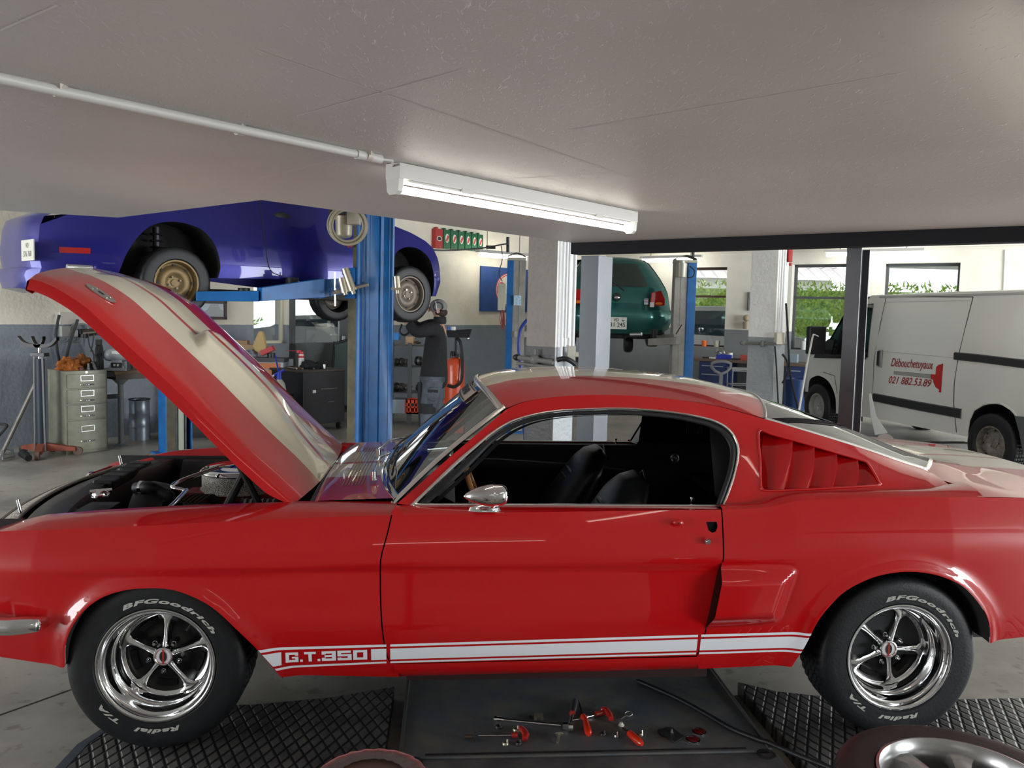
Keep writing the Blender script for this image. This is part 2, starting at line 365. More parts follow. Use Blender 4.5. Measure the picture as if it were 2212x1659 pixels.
# ------------------------------------------------------------ hall walls
HC = 3.15; PZ = 1.38
L0 = V((-5.5, 9.1, 0)); L1 = V((-.3, 15.4, 0)); LD = (L1-L0).normalized(); LN = V((LD.y, -LD.x, 0))   # left wall, normal into the hall
R0w = V((4.5, 16.6, 0)); RD = V((.83, -.56, 0)).normalized(); RN = V((-RD.y, RD.x, 0))*-1
if RN.y > 0: RN = -RN
tt = (R0w-L0); den = LD.x*RD.y-LD.y*RD.x; tA = (tt.x*RD.y-tt.y*RD.x)/den; CORN = L0+LD*tA
wallL = dado_mat('left_wall_paint', (.78, .73, .61), (.22, .25, .29), PZ, 4, .35)
wallR = dado_mat('window_wall_paint', (.76, .74, .66), (.19, .20, .21), PZ, 4, .1)
def wall(name, p0, D, N, length, openings, m, th=.3, z1=HC):
    """wall with rectangular openings (s0,s1,z0,z1)"""
    b = MB(); Mw = frame(p0, D, z=(0, 0, 1)); side = 1 if (Mw.to_3x3() @ V((0, 1, 0))).dot(N) < 0 else -1
    ya, yb = (0, th) if side > 0 else (-th, 0)
    ss = sorted({0, length}|{v for o in openings for v in o[:2]}); zs = sorted({0, z1}|{v for o in openings for v in o[2:]})
    for i in range(len(ss)-1):
        for k in range(len(zs)-1):
            cs, cz = (ss[i]+ss[i+1])/2, (zs[k]+zs[k+1])/2
            if any(o[0] < cs < o[1] and o[2] < cz < o[3] for o in openings): continue
            b.box(ss[i], ss[i+1], ya, yb, zs[k], zs[k+1])
    o = b.build(name, m, smooth=0); o.matrix_world = Mw; struct(o); return Mw, side
def lw(px, py, off=0):   # point on left wall
    return onplane(px, py, L0+LN*off, LN)
def rw(px, py, off=0): return onplane(px, py, R0w+RN*off, RN)
WL0 = L0-LD*9.5; sL = lambda p: (p-WL0).dot(LD)
# glazed door and window of the left wall
a0 = lw(548, 650); a1 = lw(620, 742); d0 = lw(622, 742); d1 = lw(850, 742)
opL = [(sL(a0), sL(a1), a1.z, 2.15), (sL(d0)+.02, sL(d0)+2.0, .0, 2.15)]
ML, sideL = wall('wall_left', WL0, LD, LN, sL(CORN), opL, wallL)
# window wall: openings from the photo
sR = lambda p: (p-CORN).dot(RD)
def ropen(x0, x1, yt, yb, off=0):
    p = rw(x0, yt); q = rw(x1, yt); r = rw(x0, yb); return (sR(p), sR(q), r.z, p.z)
w1 = ropen(1465, 1571, 578, 748); w2 = ropen(1712, 1842, 571, 757); w3 = ropen(1911, 2075, 569, 757)
w1 = (w1[0], w1[1], w1[2], w1[3]); w0 = ropen(1415, 1430, 590, 730)
opR = [w1, w2, w3, (w3[1]+1.2, w3[1]+3.2, w3[2], w3[3])]
MR, sideR = wall('wall_right', CORN, RD, RN, 16, opR, wallR)
# hall ceiling, high over the lifts, with the low mezzanine in front
hc = MB(); hc.box(-16, 18, 2.2, 24, HC, HC+.2); struct(hc.build('ceiling', mat('hall_ceiling', (.74, .72, .66), .6), smooth=0))
# unseen front facade, kept dark and opened only far aside for dark reflections
fw = MB()
for x0, x1 in [(-16, -11.0), (-8.4, 9.4), (12.4, 18)]: fw.box(x0, x1, -4.2, -3.9, 0, 3.6)
fw.box(-16, 18, -4.2, -3.9, 2.6, 3.6); struct(fw.build('wall_front', mat('front_wall_paint', (.30, .29, .27), .7), smooth=0))
fr = MB(); fr.box(-16, 18, -4.2, 2.2, 3.4, 3.6); struct(fr.build('ceiling', mat('front_roof', (.4, .4, .38), .7), smooth=0))
sw = MB(); sw.box(-12.2, -12, -4.2, 3, 0, 3.6); struct(sw.build('wall_left', mat('side_wall_paint', (.6, .58, .52), .6), smooth=0))
sw = MB(); sw.box(14.6, 14.8, -4.2, 9, 0, 3.6); struct(sw.build('wall_right', mat('side_wall_paint', (.6, .58, .52), .6), smooth=0))
gl = glass_mat('window_pane', (.97, .99, .99))
def window(n, op, Mw, side, bars, fm, depth=.2, fw_=.05):
    s0, s1, z0, z1 = op; y = depth*side
    f = MB()
    for a, b, c, d in [(s0, s1, z0, z0+fw_), (s0, s1, z1-fw_, z1), (s0, s0+fw_, z0, z1), (s1-fw_, s1, z0, z1)]+[(s0, s1, zz-.022, zz+.022) for zz in bars]:
        f.box(a, b, y-.03, y+.03, c, d)
    o = f.build(f'window_{n}', fm, smooth=0); o.matrix_world = Mw; struct(o)
    g = MB(); g.box(s0+fw_, s1-fw_, y-.003, y+.003, z0+fw_, z1-fw_); p = g.build('pane', gl, o, smooth=0); return o
wfm = mat('window_frame_grey', (.07, .075, .08), .5)
zb2 = rw(1780, 643).z
window(1, w1, MR, sideR, [rw(1530, 640).z], mat('window_frame_brown', (.10, .06, .045), .5))
window(2, w2, MR, sideR, [zb2], wfm); window(3, w3, MR, sideR, [zb2], wfm); window(5, opR[3], MR, sideR, [zb2], wfm)
sl = MB()
for w in opR: sl.box(w[0], w[1], .0*sideR if sideR > 0 else -.19, .19*sideR if sideR > 0 else 0, w[2]-.005, w[2]+.02)
o = sl.build('window_4', mat('sill_grey', (.2, .2, .21), .5), smooth=0); o.matrix_world = MR; struct(o)
# left glazed screen + door
window(6, opL[0], ML, sideL, [], mat('screen_frame_pale', (.72, .68, .5), .5), .12, .04)
dm = mat('grey_door_paint', (.12, .13, .135), .5, noise_scale=3, noise_amt=.3)
s0, s1 = opL[1][0], opL[1][1]; y = .1*sideL
dr = MB(); zg = d0.z
for a, b, c, d in [(s0, s1, 0, zg), (s0, s1, 2.05, 2.15), (s0, s0+.16, 0, 2.15), (s0+.98, s0+1.16, 0, 2.15), (s1-.08, s1, 0, 2.15)]: dr.box(a, b, y-.03, y+.03, c, d)
o = dr.build('door_1', dm, bev=.004); o.matrix_world = ML; struct(o)
g = MB(); g.box(s0+.16, s0+.98, y-.003, y+.003, zg, 2.05); g.box(s0+1.16, s1-.08, y-.003, y+.003, zg, 2.05); g.build('pane', gl, o, smooth=0)
hd = MB(); yy = y-.05*sideL; hd.box(s0+1.0, s0+1.05, yy-.02, yy+.02, .95, 1.2); hd.cyl((s0+1.03, yy-.03*sideL, 1.1), (s0+.9, yy-.03*sideL, 1.1), .01); hd.build('door_handle', brushed, o)
# ledge line high on the window wall and a surface conduit
tr = MB(); tr.box(0, 16, -.03 if sideR > 0 else 0, 0 if sideR > 0 else .03, rw(1714, 545).z, rw(1714, 545).z+.03); o = tr.build('trim_2', mat('pale_trim', (.70, .68, .6), .5), smooth=0); o.matrix_world = MR; struct(o)
p = rw(2172, 540); q = rw(2168, 640); c_ = MB(); c_.cyl(p+RN*.02, q+RN*.02, .012); tag(c_.build('wall_conduit', mat('white_paint', (.8, .8, .78), .4)), 'thin white conduit running down the wall above the white van', 'conduit')
# ------------------------------------------------------------ concrete pillars and steel posts
pilm = dado_mat('pillar_paint_front', (.52, .48, .42), (.17, .17, .165), 1.25, 9, .5)
pilw = dado_mat('pillar_paint_white', (.80, .80, .79), (.36, .39, .42), 1.25, 9, .7)
def pillar(name, px0, px1, px2, d, zline, label, mats, yref=700, H_=None):
    """three image columns: near face from px0 to px1, side face px1 to px2; d = depth of the shared edge"""
    e = aty(px1, yref, d); a = onplane(px0, yref, e, A); 
    a = onplane(px0, yref, e, A); b = onplane(px2, yref, e, B)
    wB = (a-e).length; wA = (b-e).length
    m0 = frame((e.x, e.y, 0), B, z=(0, 0, 1))
    g = MB(); H_ = H_ or HC; g.box(-wB, 0, 0, wA, 0, H_)
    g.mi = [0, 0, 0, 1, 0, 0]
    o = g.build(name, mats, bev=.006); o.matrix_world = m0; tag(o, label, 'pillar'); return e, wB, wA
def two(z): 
    return [dado_mat('pillar_shaded%d' % int(z*100), (.26, .23, .195), (.09, .09, .085), z, 9, .5), dado_mat('pillar_lit%d' % int(z*100), (.80, .80, .79), (.36, .39, .42), z, 9, .8)]  # left face painted darker and browner for its weaker light
P1 = pillar('concrete_pillar', 1139, 1200, 1243, 6.9, 1.2, 'white concrete pillar, its left face darkened as shade, with grey base left of the dark steel post', two(aty(1197, 749, 6.9).z), H_=HC)
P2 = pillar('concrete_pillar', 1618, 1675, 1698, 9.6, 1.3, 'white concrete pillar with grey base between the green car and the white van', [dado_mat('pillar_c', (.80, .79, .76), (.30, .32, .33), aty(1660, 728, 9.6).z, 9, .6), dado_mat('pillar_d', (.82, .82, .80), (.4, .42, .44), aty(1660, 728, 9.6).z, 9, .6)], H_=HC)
def hpost(px0, px1, d, ztop, label, split=.5):
    """rolled H-section post"""
    e = aty(px0, 720, d); f_ = onplane(px1, 720, e, A); w = (f_-e).length
    m0 = frame((e.x, e.y, 0), B, z=(0, 0, 1)); g = MB()
    g.box(0, w, 0, .012, .0, ztop); g.box(0, w, .17, .182, 0, ztop); g.box(w/2-.005, w/2+.005, .012, .17, 0, ztop)
    g.box(-.04, w+.04, -.04, .22, 0, .015)
    o = g.build('steel_post', steel, bev=.002); o.matrix_world = m0; tag(o, label, 'post'); return o
g = MB()
# left post: box section standing where the slab corner is (two faces seen, the right one lit)
e = aty(1292, 600, 5.9); m0 = frame((e.x, e.y, 0), B, z=(0, 0, 1)); wl = (onplane(1255, 600, e, A)-e).length; wr_ = (onplane(1316, 600, e, B)-e).length
g.box(-wl, 0, 0, .2, 0, CEIL-.07); o = g.build('steel_post', mat('post_steel_pale', (.11, .13, .155), .38, noise_scale=3, noise_amt=.2), bev=.004); o.matrix_world = m0; tag(o, 'grey steel post standing under the corner of the dark beam beside the concrete pillar', 'post')
e = aty(1852, 720, 4.75); m0 = frame((e.x, e.y, 0), B, z=(0, 0, 1)); wl = (onplane(1820, 720, e, A)-e).length
g = MB(); wa = .19
g.box(-wl, 0, 0, .012, 0, CEIL-.07); g.box(-wl, 0, wa-.012, wa, 0, CEIL-.07); g.box(-wl/2-.006, -wl/2+.006, .012, wa-.012, 0, CEIL-.07); g.box(-wl-.05, .05, -.05, wa+.05, 0, .015)
o = g.build('steel_post', steel, bev=.0015); o.matrix_world = m0; tag(o, 'dark grey H-section steel post standing in front of the white van', 'post')
p, q = atz(-20, 1552, .0), atz(170, 1484, .0); b = MB(); d = (q-p).normalized(); w = V((-d.y, d.x, 0))*.004; p = p-d*4; q = q+d*1.5
b.add([p-w+V((0, 0, .0015)), p+w+V((0, 0, .0015)), q+w+V((0, 0, .0015)), q-w+V((0, 0, .0015)), p-w, p+w, q+w, q-w], [(0, 1, 2, 3), (0, 1, 5, 4), (1, 2, 6, 5), (2, 3, 7, 6), (3, 0, 4, 7)]); struct(b.build('trim_3', jm, smooth=0))
# ------------------------------------------------------------ red fastback: car space, x to the tail, y away from the camera, z up from the tyre contact
TH = .0799; PLZ = .06
CT = V((-1.302, 3.599, PLZ)); EX = V((math.cos(TH), math.sin(TH), 0)); EY = V((-math.sin(TH), math.cos(TH), 0))
redcar = thing('fastback_car', 'red fastback coupe with twin cream stripes and its bonnet propped wide open', 'car', CT, TH)
def cpt(px, py, y):
    d = ray(px, py); t = ((CT-CAM).dot(EY)+y)/d.dot(EY); P = CAM+d*t-CT; return V((P.dot(EX), y, P.z))
def SIDE(pts, y): return [(cpt(a, b, -y).x, cpt(a, b, -y).z) for a, b in pts]
def W(x): return interp(x, [-.8, -.6, -.4, 0, 2.0, 2.3, 2.9, 3.3, 3.78], [.77, .81, .835, .85, .85, .856, .862, .845, .76])
_rx = [-.80, -.62, -.53, -.353, -.139, .181, .797, 1.586, 2.052, 2.21, 2.275, 2.338, 2.60, 2.80, 3.22, 3.6, 3.78]
_rz = [.730, .775, .787, .798, .809, .828, .856, .874, .882, .893, .908, .920, .932, .936, .931, .915, .90]
_rid = smooth_curve([(a, b, 0) for a, b in zip(_rx, _rz)], 160); _rx2 = [p.x for p in _rid]; _rz2 = [p.y for p in _rid]
def ZR(x): return interp(x, _rx2, _rz2)
def ZC(x): return interp(x, [-.8, -.41, .27, .8, 1.24, 2.03, 3.8], [.655, .665, .683, .695, .701, .704, .70])
ARF = [(-.310,.315),(-.301,.337), (-.292,.404), (-.266,.472), (-.222,.534), (-.163,.578), (-.089,.603), (-.016,.611), (.059,.608), (.132,.586), (.208,.544), (.282,.477), (.358,.393), (.408,.317), (.443,.262)]
ARR = [(2.32,.290), (2.327,.313), (2.346,.359), (2.371,.429), (2.394,.485), (2.434,.542), (2.481,.593), (2.547,.633), (2.608,.657), (2.684,.671), (2.762,.671), (2.84,.657), (2.922,.624), (2.978,.582), (3.036,.515), (3.066,.45), (3.078,.385)]
def sm2(pts, n): return [(p.x, p.y) for p in smooth_curve([(a, b, 0) for a, b in pts], n)]
ARF = sm2(ARF, 60); ARR = sm2(ARR, 70)
def segdist(x, z, L, closed=False):
    best = 1e9
    for i in range(len(L)-(0 if closed else 1)):
        a = L[i]; b = L[(i+1) % len(L)]; dx, dz_ = b[0]-a[0], b[1]-a[1]; q = dx*dx+dz_*dz_
        t = 0 if q == 0 else max(0, min(1, ((x-a[0])*dx+(z-a[1])*dz_)/q)); d = (x-a[0]-t*dx)**2+(z-a[1]-t*dz_)**2
        if d < best: best = d
    return math.sqrt(best)
def darch(x, z):
    return segdist(x, z, ARF if x < 1 else ARR)
def SY(x, z):
    w = W(x); zc = ZC(x); zr = ZR(x); k = sstep(-.5, -.1, x)*(1-sstep(2.0, 2.35, x))
    if z >= zc: t = (z-zc)/(zr-zc); y = w-.006*t-.048*max(0, t)**1.7
    else:
        t = zc-z; y = w-k*(.016*sstep(0, .035, t)-.010*sstep(.05, .25, t)) - .012*(1-k)*sstep(0, .3, t)
        if z < .50: y -= .055*((.50-z)/.25)**2
    if x > 2.05: y += .012*sstep(2.05, 2.6, x)*math.exp(-((z-.80)/.10)**2)
    if z < .75 and (-.45 < x < .6 or 2.2 < x < 3.25):
        d = darch(x, z); y += .020*math.exp(-(d/.034)**2)
    return y
def FS(x, z): return V((x, -SY(x, z), z))
# ---- side panels; both flanks share the same outlines
zb = .262
def sillz(x): return interp(x, [.43, .835, 1.435, 2.315], [.246, .253, .263, .281])
doorF = sm2([(.83, .888), (.822, .86), (.807, .789), (.787, .70), (.789, .55), (.800, .418), (.815, .34), (.834, .315)], 20)
doorR = sm2([(2.034, .882), (2.031, .80), (2.029, .695), (2.016, .60), (2.002, .53), (1.979, .443), (1.960, .355), (1.955, .335)], 20)
G_ = .0025
ridge = lambda a, b, n: [(a+(b-a)*i/n, ZR(a+(b-a)*i/n)) for i in range(n+1)]
fend = [(p[0]-G_, p[1]) for p in doorF]
fender_out = ridge(-.76, fend[0][0], 60)+fend[1:]+[(.848, .312), (.855, .254)]+ARF[::-1][1:]+[(-.324, .315), (-.53, .34), (-.70, .38), (-.76, .45)]
patch('front_fender', fender_out, FS, red, redcar, step=.017, both=True, flip=True)
door_out = [(p[0]+G_, p[1]) for p in doorF[::-1]]+ridge(doorF[0][0]+G_, doorR[0][0]-G_, 40)[1:]+[(p[0]-G_, p[1]) for p in doorR[1:]]
HOLE = SIDE([(1530, 1131), (1553, 1131), (1554, 1140), (1549, 1150), (1541, 1153), (1533, 1148)], .84)
patch('door', door_out, FS, red, redcar, step=.025, both=False, holes=[HOLE], flip=True)
patch('door', door_out, FS, red, redcar, step=.03, mirror=True, flip=True)
SCO = SIDE([(1562, 1216), (1600, 1216), (1680, 1217), (1712, 1221), (1724, 1228), (1727, 1240), (1712, 1290), (1697, 1335), (1688, 1350), (1668, 1358), (1600, 1361), (1528, 1364)], .86)
LOUV = SIDE([(1661, 941), (1690, 947), (1760, 966), (1830, 987), (1888, 1004), (1897, 1012), (1899, 1040), (1891, 1047), (1800, 1051), (1720, 1055), (1652, 1058), (1643, 1048), (1650, 1000)], .72)
qf = [(p[0]+G_, p[1]) for p in doorR]
quarter_out = qf[::-1]+ridge(qf[0][0], 3.74, 80)[1:]+[(3.775, .885), (3.785, .60), (3.74, .47), (3.5, .42), (3.2, .395)]+ARR[::-1]+[(2.313, .290), (1.97, .275), (1.955, .33)]
patch('quarter_panel', quarter_out, FS, red, redcar, step=.015, both=True, flip=True)
# rocker under the doors
rows = []
for i in range(50):
    x = .838+(1.972-.838)*i/49; zt = interp(x, [.838, 1.97], [.3125, .330]); s = sillz(x)
    rows.append([V((x, -SY(x, zt), zt)), V((x, -SY(x, zt)+.002, zt-.02)), V((x, -SY(x, s+.02), s+.02)), V((x, -SY(x, s)+.006, s)), V((x, -SY(x, s)+.045, s-.012))])
for sg in (1, -1):
    b = MB(); b.loft([[V((p.x, p.y*sg, p.z)) for p in r] for r in rows]); b.build('rocker_panel', red, redcar, smooth=60)
# pinch weld below the sill
for sg in (1, -1):
    b = MB(); b.box(.88, 2.02, min(-.75*sg, -.72*sg), max(-.75*sg, -.72*sg), .222, .26); b.build('sill_flange', mat('underbody_maroon', (.022, .004, .004), .8), redcar)
# inner lining that closes the gaps and wheel houses
b = MB()
for sg in (1, -1):
    y0 = -.765*sg
    for x0, x1, z0, z1 in [(.44, 2.30, .27, .84), (-.72, -.34, .36, .70), (3.12, 3.70, .42, .86)]: b = MB(); b.box(x0, x1, min(y0, y0+.02*sg), max(y0, y0+.02*sg), z0, z1); b.build('body_lining', bay, redcar, smooth=0)
b = MB()
for arc in (ARF, ARR):
    for sg in (1, -1):
        b = MB()
        a = [V((p[0], -.845*sg if False else -(SY(p[0], p[1])-.004)*sg, p[1])) for p in arc]; c = [V((p[0], -.815*sg, p[1]+.004)) for p in arc]; d = [V((p[0], -.48*sg, p[1]+.012)) for p in arc]
        b.loft([a, c, d]); e = [V((p[0], -.48*sg, .30)) for p in arc]; b.loft([d, e])
        b.build('wheel_house', mat('wheel_house_black', (.015, .015, .016), .85), redcar, smooth=50)
b = MB(); b.box(-.5, 3.5, -.47, .47, .25, .27); b.build('underbody', bay, redcar, smooth=0)
# ---- shelf between the shoulder and the bonnet / glass
ZI = lambda x: interp(x, [-.70, -.596, -.499, -.427, -.237, -.06, .129, .453, .90], [.72, .772, .803, .820, .838, .850, .859, .872, .876])
def topstrip(x0, x1, n, yin, zin, name, k=6):
    for sg in (1, -1):
        rows = []
        for i in range(n+1):
            x = x0+(x1-x0)*i/n; yr = SY(x, ZR(x)); zr = ZR(x); yi = yin(x); zi = zin(x); r = []
            for j in range(k+1):
                t = j/k; r.append(V((x, -(yr+(yi-yr)*t)*sg, zr+(zi-zr)*(1-(1-t)**2.2))))
            r.append(V((x, -(yi-.004)*sg, zi-.006))); r.append(V((x, -(yi-.006)*sg, zi-.05))); rows.append(r)
        b = MB(); b.loft(rows); b.build(name, red, redcar, smooth=50)
topstrip(-.76, .46, 70, lambda x: interp(x, [-.76, -.6, -.3], [.60, .645, .66]), ZI, 'fender_top')
topstrip(.46, .834, 20, lambda x: .66, lambda x: .874, 'fender_top')
topstrip(.834, 2.034, 40, lambda x: .738, lambda x: .879, 'door_top')
# ---- cowl panel with stripes
def wsx(y): return .742+.093*(abs(y)/.69)**2.6
ys = [-.66, -.55, -.42, -.29, -.16, -.02, .02, .16, .29, .42, .55, .66]
b = MB()
for i in range(len(ys)-1):
    ya, yb = ys[i], ys[i+1]; b.m = 1 if (-.29 <= ya < -.02 or .02 <= ya < .29) else 0
    rows = []
    for y in (ya, (ya+yb)/2, yb):
        xa = .525-.02*(1-(y/.66)**2); xb = wsx(y)-.005; r = [V((xa+.004, y, .84)), V((xa, y, .868+.012*(1-(y/.66)**2)))]
        for t in (.05, .3, .6, 1): r.append(V((xa+(xb-xa)*t, y, .875+.014*(1-(y/.66)**2)+.012*t)))
        rows.append(r)
    b.loft(rows)
b.build('cowl', [red, cream], redcar, smooth=40)
for i in range(7):
    b = MB(); x = .60+.013*i; rows = [[V((x+q, y, .8775+.014*(1-(y/.66)**2)+.012*(x-.525)/.22+.0012+h)) for q, h in ((0, -.0006), (.0035, -.0006))] for y in [-.46+.046*k for k in range(21)]]
    b.loft(rows); b.build('cowl_slot', mat('vent_slot_dark', (.30, .26, .19), .6), redcar, smooth=0)
# seal and firewall edge behind the bonnet gap
b = MB(); b.tube([(.515-.02*(1-(y/.66)**2), y, .858) for y in [(-.64+.064*k) for k in range(21)]], .011); b.build('bonnet_seal', rubber, redcar)
# ---- greenhouse
YE = lambda x: interp(x, [1.1, 1.3, 1.6, 2.0, 2.4, 2.8, 3.05], [.585, .600, .605, .595, .570, .535, .50])   # roof / rear glass edge half width
_e = [(1.238, 1.219), (1.30, 1.247), (1.40, 1.268), (1.55, 1.281), (1.72, 1.281), (1.90, 1.268), (2.05, 1.247), (2.16, 1.222), (2.274, 1.192), (2.371, 1.166), (2.664, 1.083), (2.883, 1.015), (3.0, .982)]
_e = sm2(_e, 90)
def ZE(x): return interp(x, [p[0] for p in _e], [p[1] for p in _e])
_c = sm2([(1.155, 1.288), (1.21, 1.306), (1.293, 1.325), (1.506, 1.340), (1.721, 1.340), (1.939, 1.328), (2.159, 1.304), (2.40, 1.248), (2.56, 1.202), (2.76, 1.138), (2.975, 1.060), (3.21, .965)], 90)
def ZCc(x): return interp(x, [p[0] for p in _c], [p[1] for p in _c])
_sb = [(2.064, .886), (2.13, .887), (2.197, .893), (2.261, .920), (2.36, .937), (2.629, .944), (2.832, .948), (2.96, .958), (3.05, .965)]
_sb = sm2(_sb, 50)
def ZSB(x): return interp(x, [.8]+[p[0] for p in _sb], [.878]+[p[1] for p in _sb])
def YSB(x): return interp(x, [.8, 2.0, 2.2, 2.5, 2.9, 3.05], [.735, .738, .745, .745, .72, .66])
def UY(x, z):
    zb_, ze = ZSB(x), ZE(x) if x > 1.24 else interp(x, [.83, 1.238], [.876, 1.219]); ye = YE(x)
    if x < 1.24: return .735-(z-.878)*(.735-.60)/(1.219-.878)
    t = (z-zb_)/max(.02, ze-zb_)
    t = max(-.2, min(1.2, t)); y = YSB(x)+(ye-YSB(x))*(t**1.15 if t > 0 else t)
    if x > 2.1: y += .02*math.sin(PI*max(0, min(1, t)))*sstep(2.1, 2.5, x)-0
    return y
def FU(x, z): return V((x, -UY(x, z), z))
def up(pts): # pixels -> (x,z) on the greenhouse flank
    out = []
    for a, b in pts:
        y = .65
        for _ in range(12): p = cpt(a, b, -y); y = .5*y+.5*UY(p.x, p.z)
        out.append((p.x, p.z))
    return out
DLO = up([(884, 1092), (930, 1048), (980, 1000), (1020, 966), (1055, 938), (1085, 918), (1120, 902), (1180, 888), (1250, 882), (1350, 880), (1450, 888), (1520, 900), (1555, 912), (1580, 930), (1594, 955), (1597, 980), (1590, 1020), (1577, 1060), (1565, 1089)])
DLOI = up([(922, 1092), (960, 1057), (1000, 1021), (1035, 986), (1065, 956), (1100, 931), (1135, 915), (1180, 904), (1250, 897), (1350, 896), (1450, 904), (1510, 916), (1545, 928), (1565, 944), (1576, 965), (1577, 990), (1570, 1025), (1558, 1060), (1547, 1089)])
DLO = sm2(DLO, 60); DLOI = sm2(DLOI, 60)
WSB = up([(858, 1088)])[0]; HDR = (1.238, 1.219)
ap_out = [WSB, ((WSB[0]+HDR[0])/2, (WSB[1]+HDR[1])/2+.004), HDR]+[(p[0], p[1]) for p in _e if 1.245 < p[0] < 3.0]+[(3.0, .982)]+[(p[0], p[1]) for p in _sb[::-1] if p[0] < 2.99]+[(DLO[-1][0], .886)]+DLO[::-1][1:]+[(DLO[0][0], .878)]
patch('roof_side', ap_out, FU, red, redcar, step=.022, both=False, holes=[LOUV], flip=True)
patch('roof_side', ap_out, FU, red, redcar, step=.025, mirror=True, holes=[LOUV], flip=True)
# concave step between sail panel foot and the quarter's shoulder, then the deck corner
for sg in (1, -1):
    rows = []
    for i in range(50):
        x = 2.036+(3.05-2.036)*i/49; a = V((x, -SY(x, ZR(x)), ZR(x))); c = V((x, -YSB(x), ZSB(x))); r = []
        for j in range(7):
            t = j/6; p = a.lerp(c, t); p.z += .010*math.sin(PI*t)*(1-.0*t); r.append(V((p.x, p.y*sg, p.z)))
        rows.append(r)
    b = MB(); b.loft(rows); b.build('quarter_shoulder', red, redcar, smooth=60)
# chrome around the side window, rubber inside it
def ribbon(name, outer, inner, fn, m, raise_=.006, parent=redcar, both=True, off=0):
    for sg in ((1, -1) if both else (1,)):
        rows = []
        for o, i in zip(outer, inner):
            a = fn(*o); c = fn(*i); mid = (a+c)/2; e = V((0, -1, .25)).normalized()*raise_
            pts = [a+e*.1, a.lerp(c, .2)+e, mid+e*1.25, a.lerp(c, .8)+e, c-e*.6]; rows.append([V((p.x, p.y*sg, p.z)) for p in pts])
        b = MB(); b.loft(rows); b.build(name, m, parent, smooth=60)
mid = [(o[0]*.62+i[0]*.38, o[1]*.62+i[1]*.38) for o, i in zip(DLO, DLOI)]
mid0 = [(o[0]*.70+i[0]*.30, o[1]*.70+i[1]*.30) for o, i in zip(DLO, DLOI)]
pale_chrome = mat('satin_trim', (.74, .72, .68), .22, metal=.85)
ribbon('window_trim', DLO, mid0, FU, pale_chrome, .007)
ribbon('weatherstrip', mid, DLOI, FU, rubber, .004)
for sg in (1, -1):
    b = MB(); b.box(.90, 2.06, min(-.742*sg, -.728*sg), max(-.742*sg, -.728*sg), .878, .886); b.build('belt_trim', pale_chrome, redcar, bev=.003)
# ---- roof skin with stripes
def hx(y): return 1.238-.083*(1-(abs(y)/.60)**2)
def rgx(y): return 2.274+.125*(1-(abs(y)/.58)**2)
def RZ(x, y):
    ye = YE(x); t = min(1, abs(y)/ye); return ZE(max(1.238, x))*1.0+(ZCc(x)-ZE(max(1.238, x)))*(1-t**2.3)
fr_ = [-1, -.93, -.85, -.75, -.62, 'a', -.30, -.15, 'b', 0, 'c', .15, .30, 'd', .62, .75, .85, .93, 1]
def ycols(x):
    ye = YE(x); return [(-.29 if f == 'a' else -.02 if f == 'b' else .02 if f == 'c' else .29 if f == 'd' else f*ye) for f in fr_]
def striped(x0, x1, n, ztop, name, mats, colw=ycols, sm=60):
    b = MB(); rows = []
    for i in range(n+1):
        t = i/n; r = []
        for y in colw(x0(0)+(x1(0)-x0(0))*t):
            x = x0(y)+(x1(y)-x0(y))*t; ye = YE(x); y2 = y if abs(y) < .3 else y/abs(y)*min(abs(y), ye)
            r.append(V((x, y2, ztop(x, y2))))
        rows.append(r)
    for k in range(len(rows[0])-1):
        ym = (colw(2)[k]+colw(2)[k+1])/2; b.m = 1 if .02 < abs(ym) < .29 else 0
        b.loft([r[k:k+2] for r in rows], flip=True)
    return b.build(name, mats, redcar, smooth=sm)
striped(hx, rgx, 40, RZ, 'roof', [red, cream])
# rear glass and its trim
rgb = lambda y: 3.215-.215*(abs(y)/.50)**2.2
rear_glass = glass_mat('rear_glass', (.30, .36, .34), .9)
g = MB(); rows = []
def rgpt(y, t, off=0):
    x = rgx(y)+(rgb(y*.5/.58)-rgx(y))*t; ye = YE(x); s = y/.58; yy = s*ye*.985; return V((x, yy, RZ(x, yy)-.006+off))
for i in range(31): rows.append([rgpt(-.58+1.16*j/24, i/30) for j in range(25)])
g.loft(rows); g.build('rear_window', rear_glass, redcar, smooth=80)
b = MB(); loop = [rgpt(-.58, i/30, .004) for i in range(31)]+[rgpt(-.58+1.16*j/24, 1, .004) for j in range(1, 25)]+[rgpt(.58, 1-i/30, .004) for i in range(1, 31)]+[rgpt(.58-1.16*j/24, 0, .004) for j in range(1, 24)]
b.tube(loop+[loop[0]], .008, 8); b.build('rear_window_trim', pale_chrome, redcar)
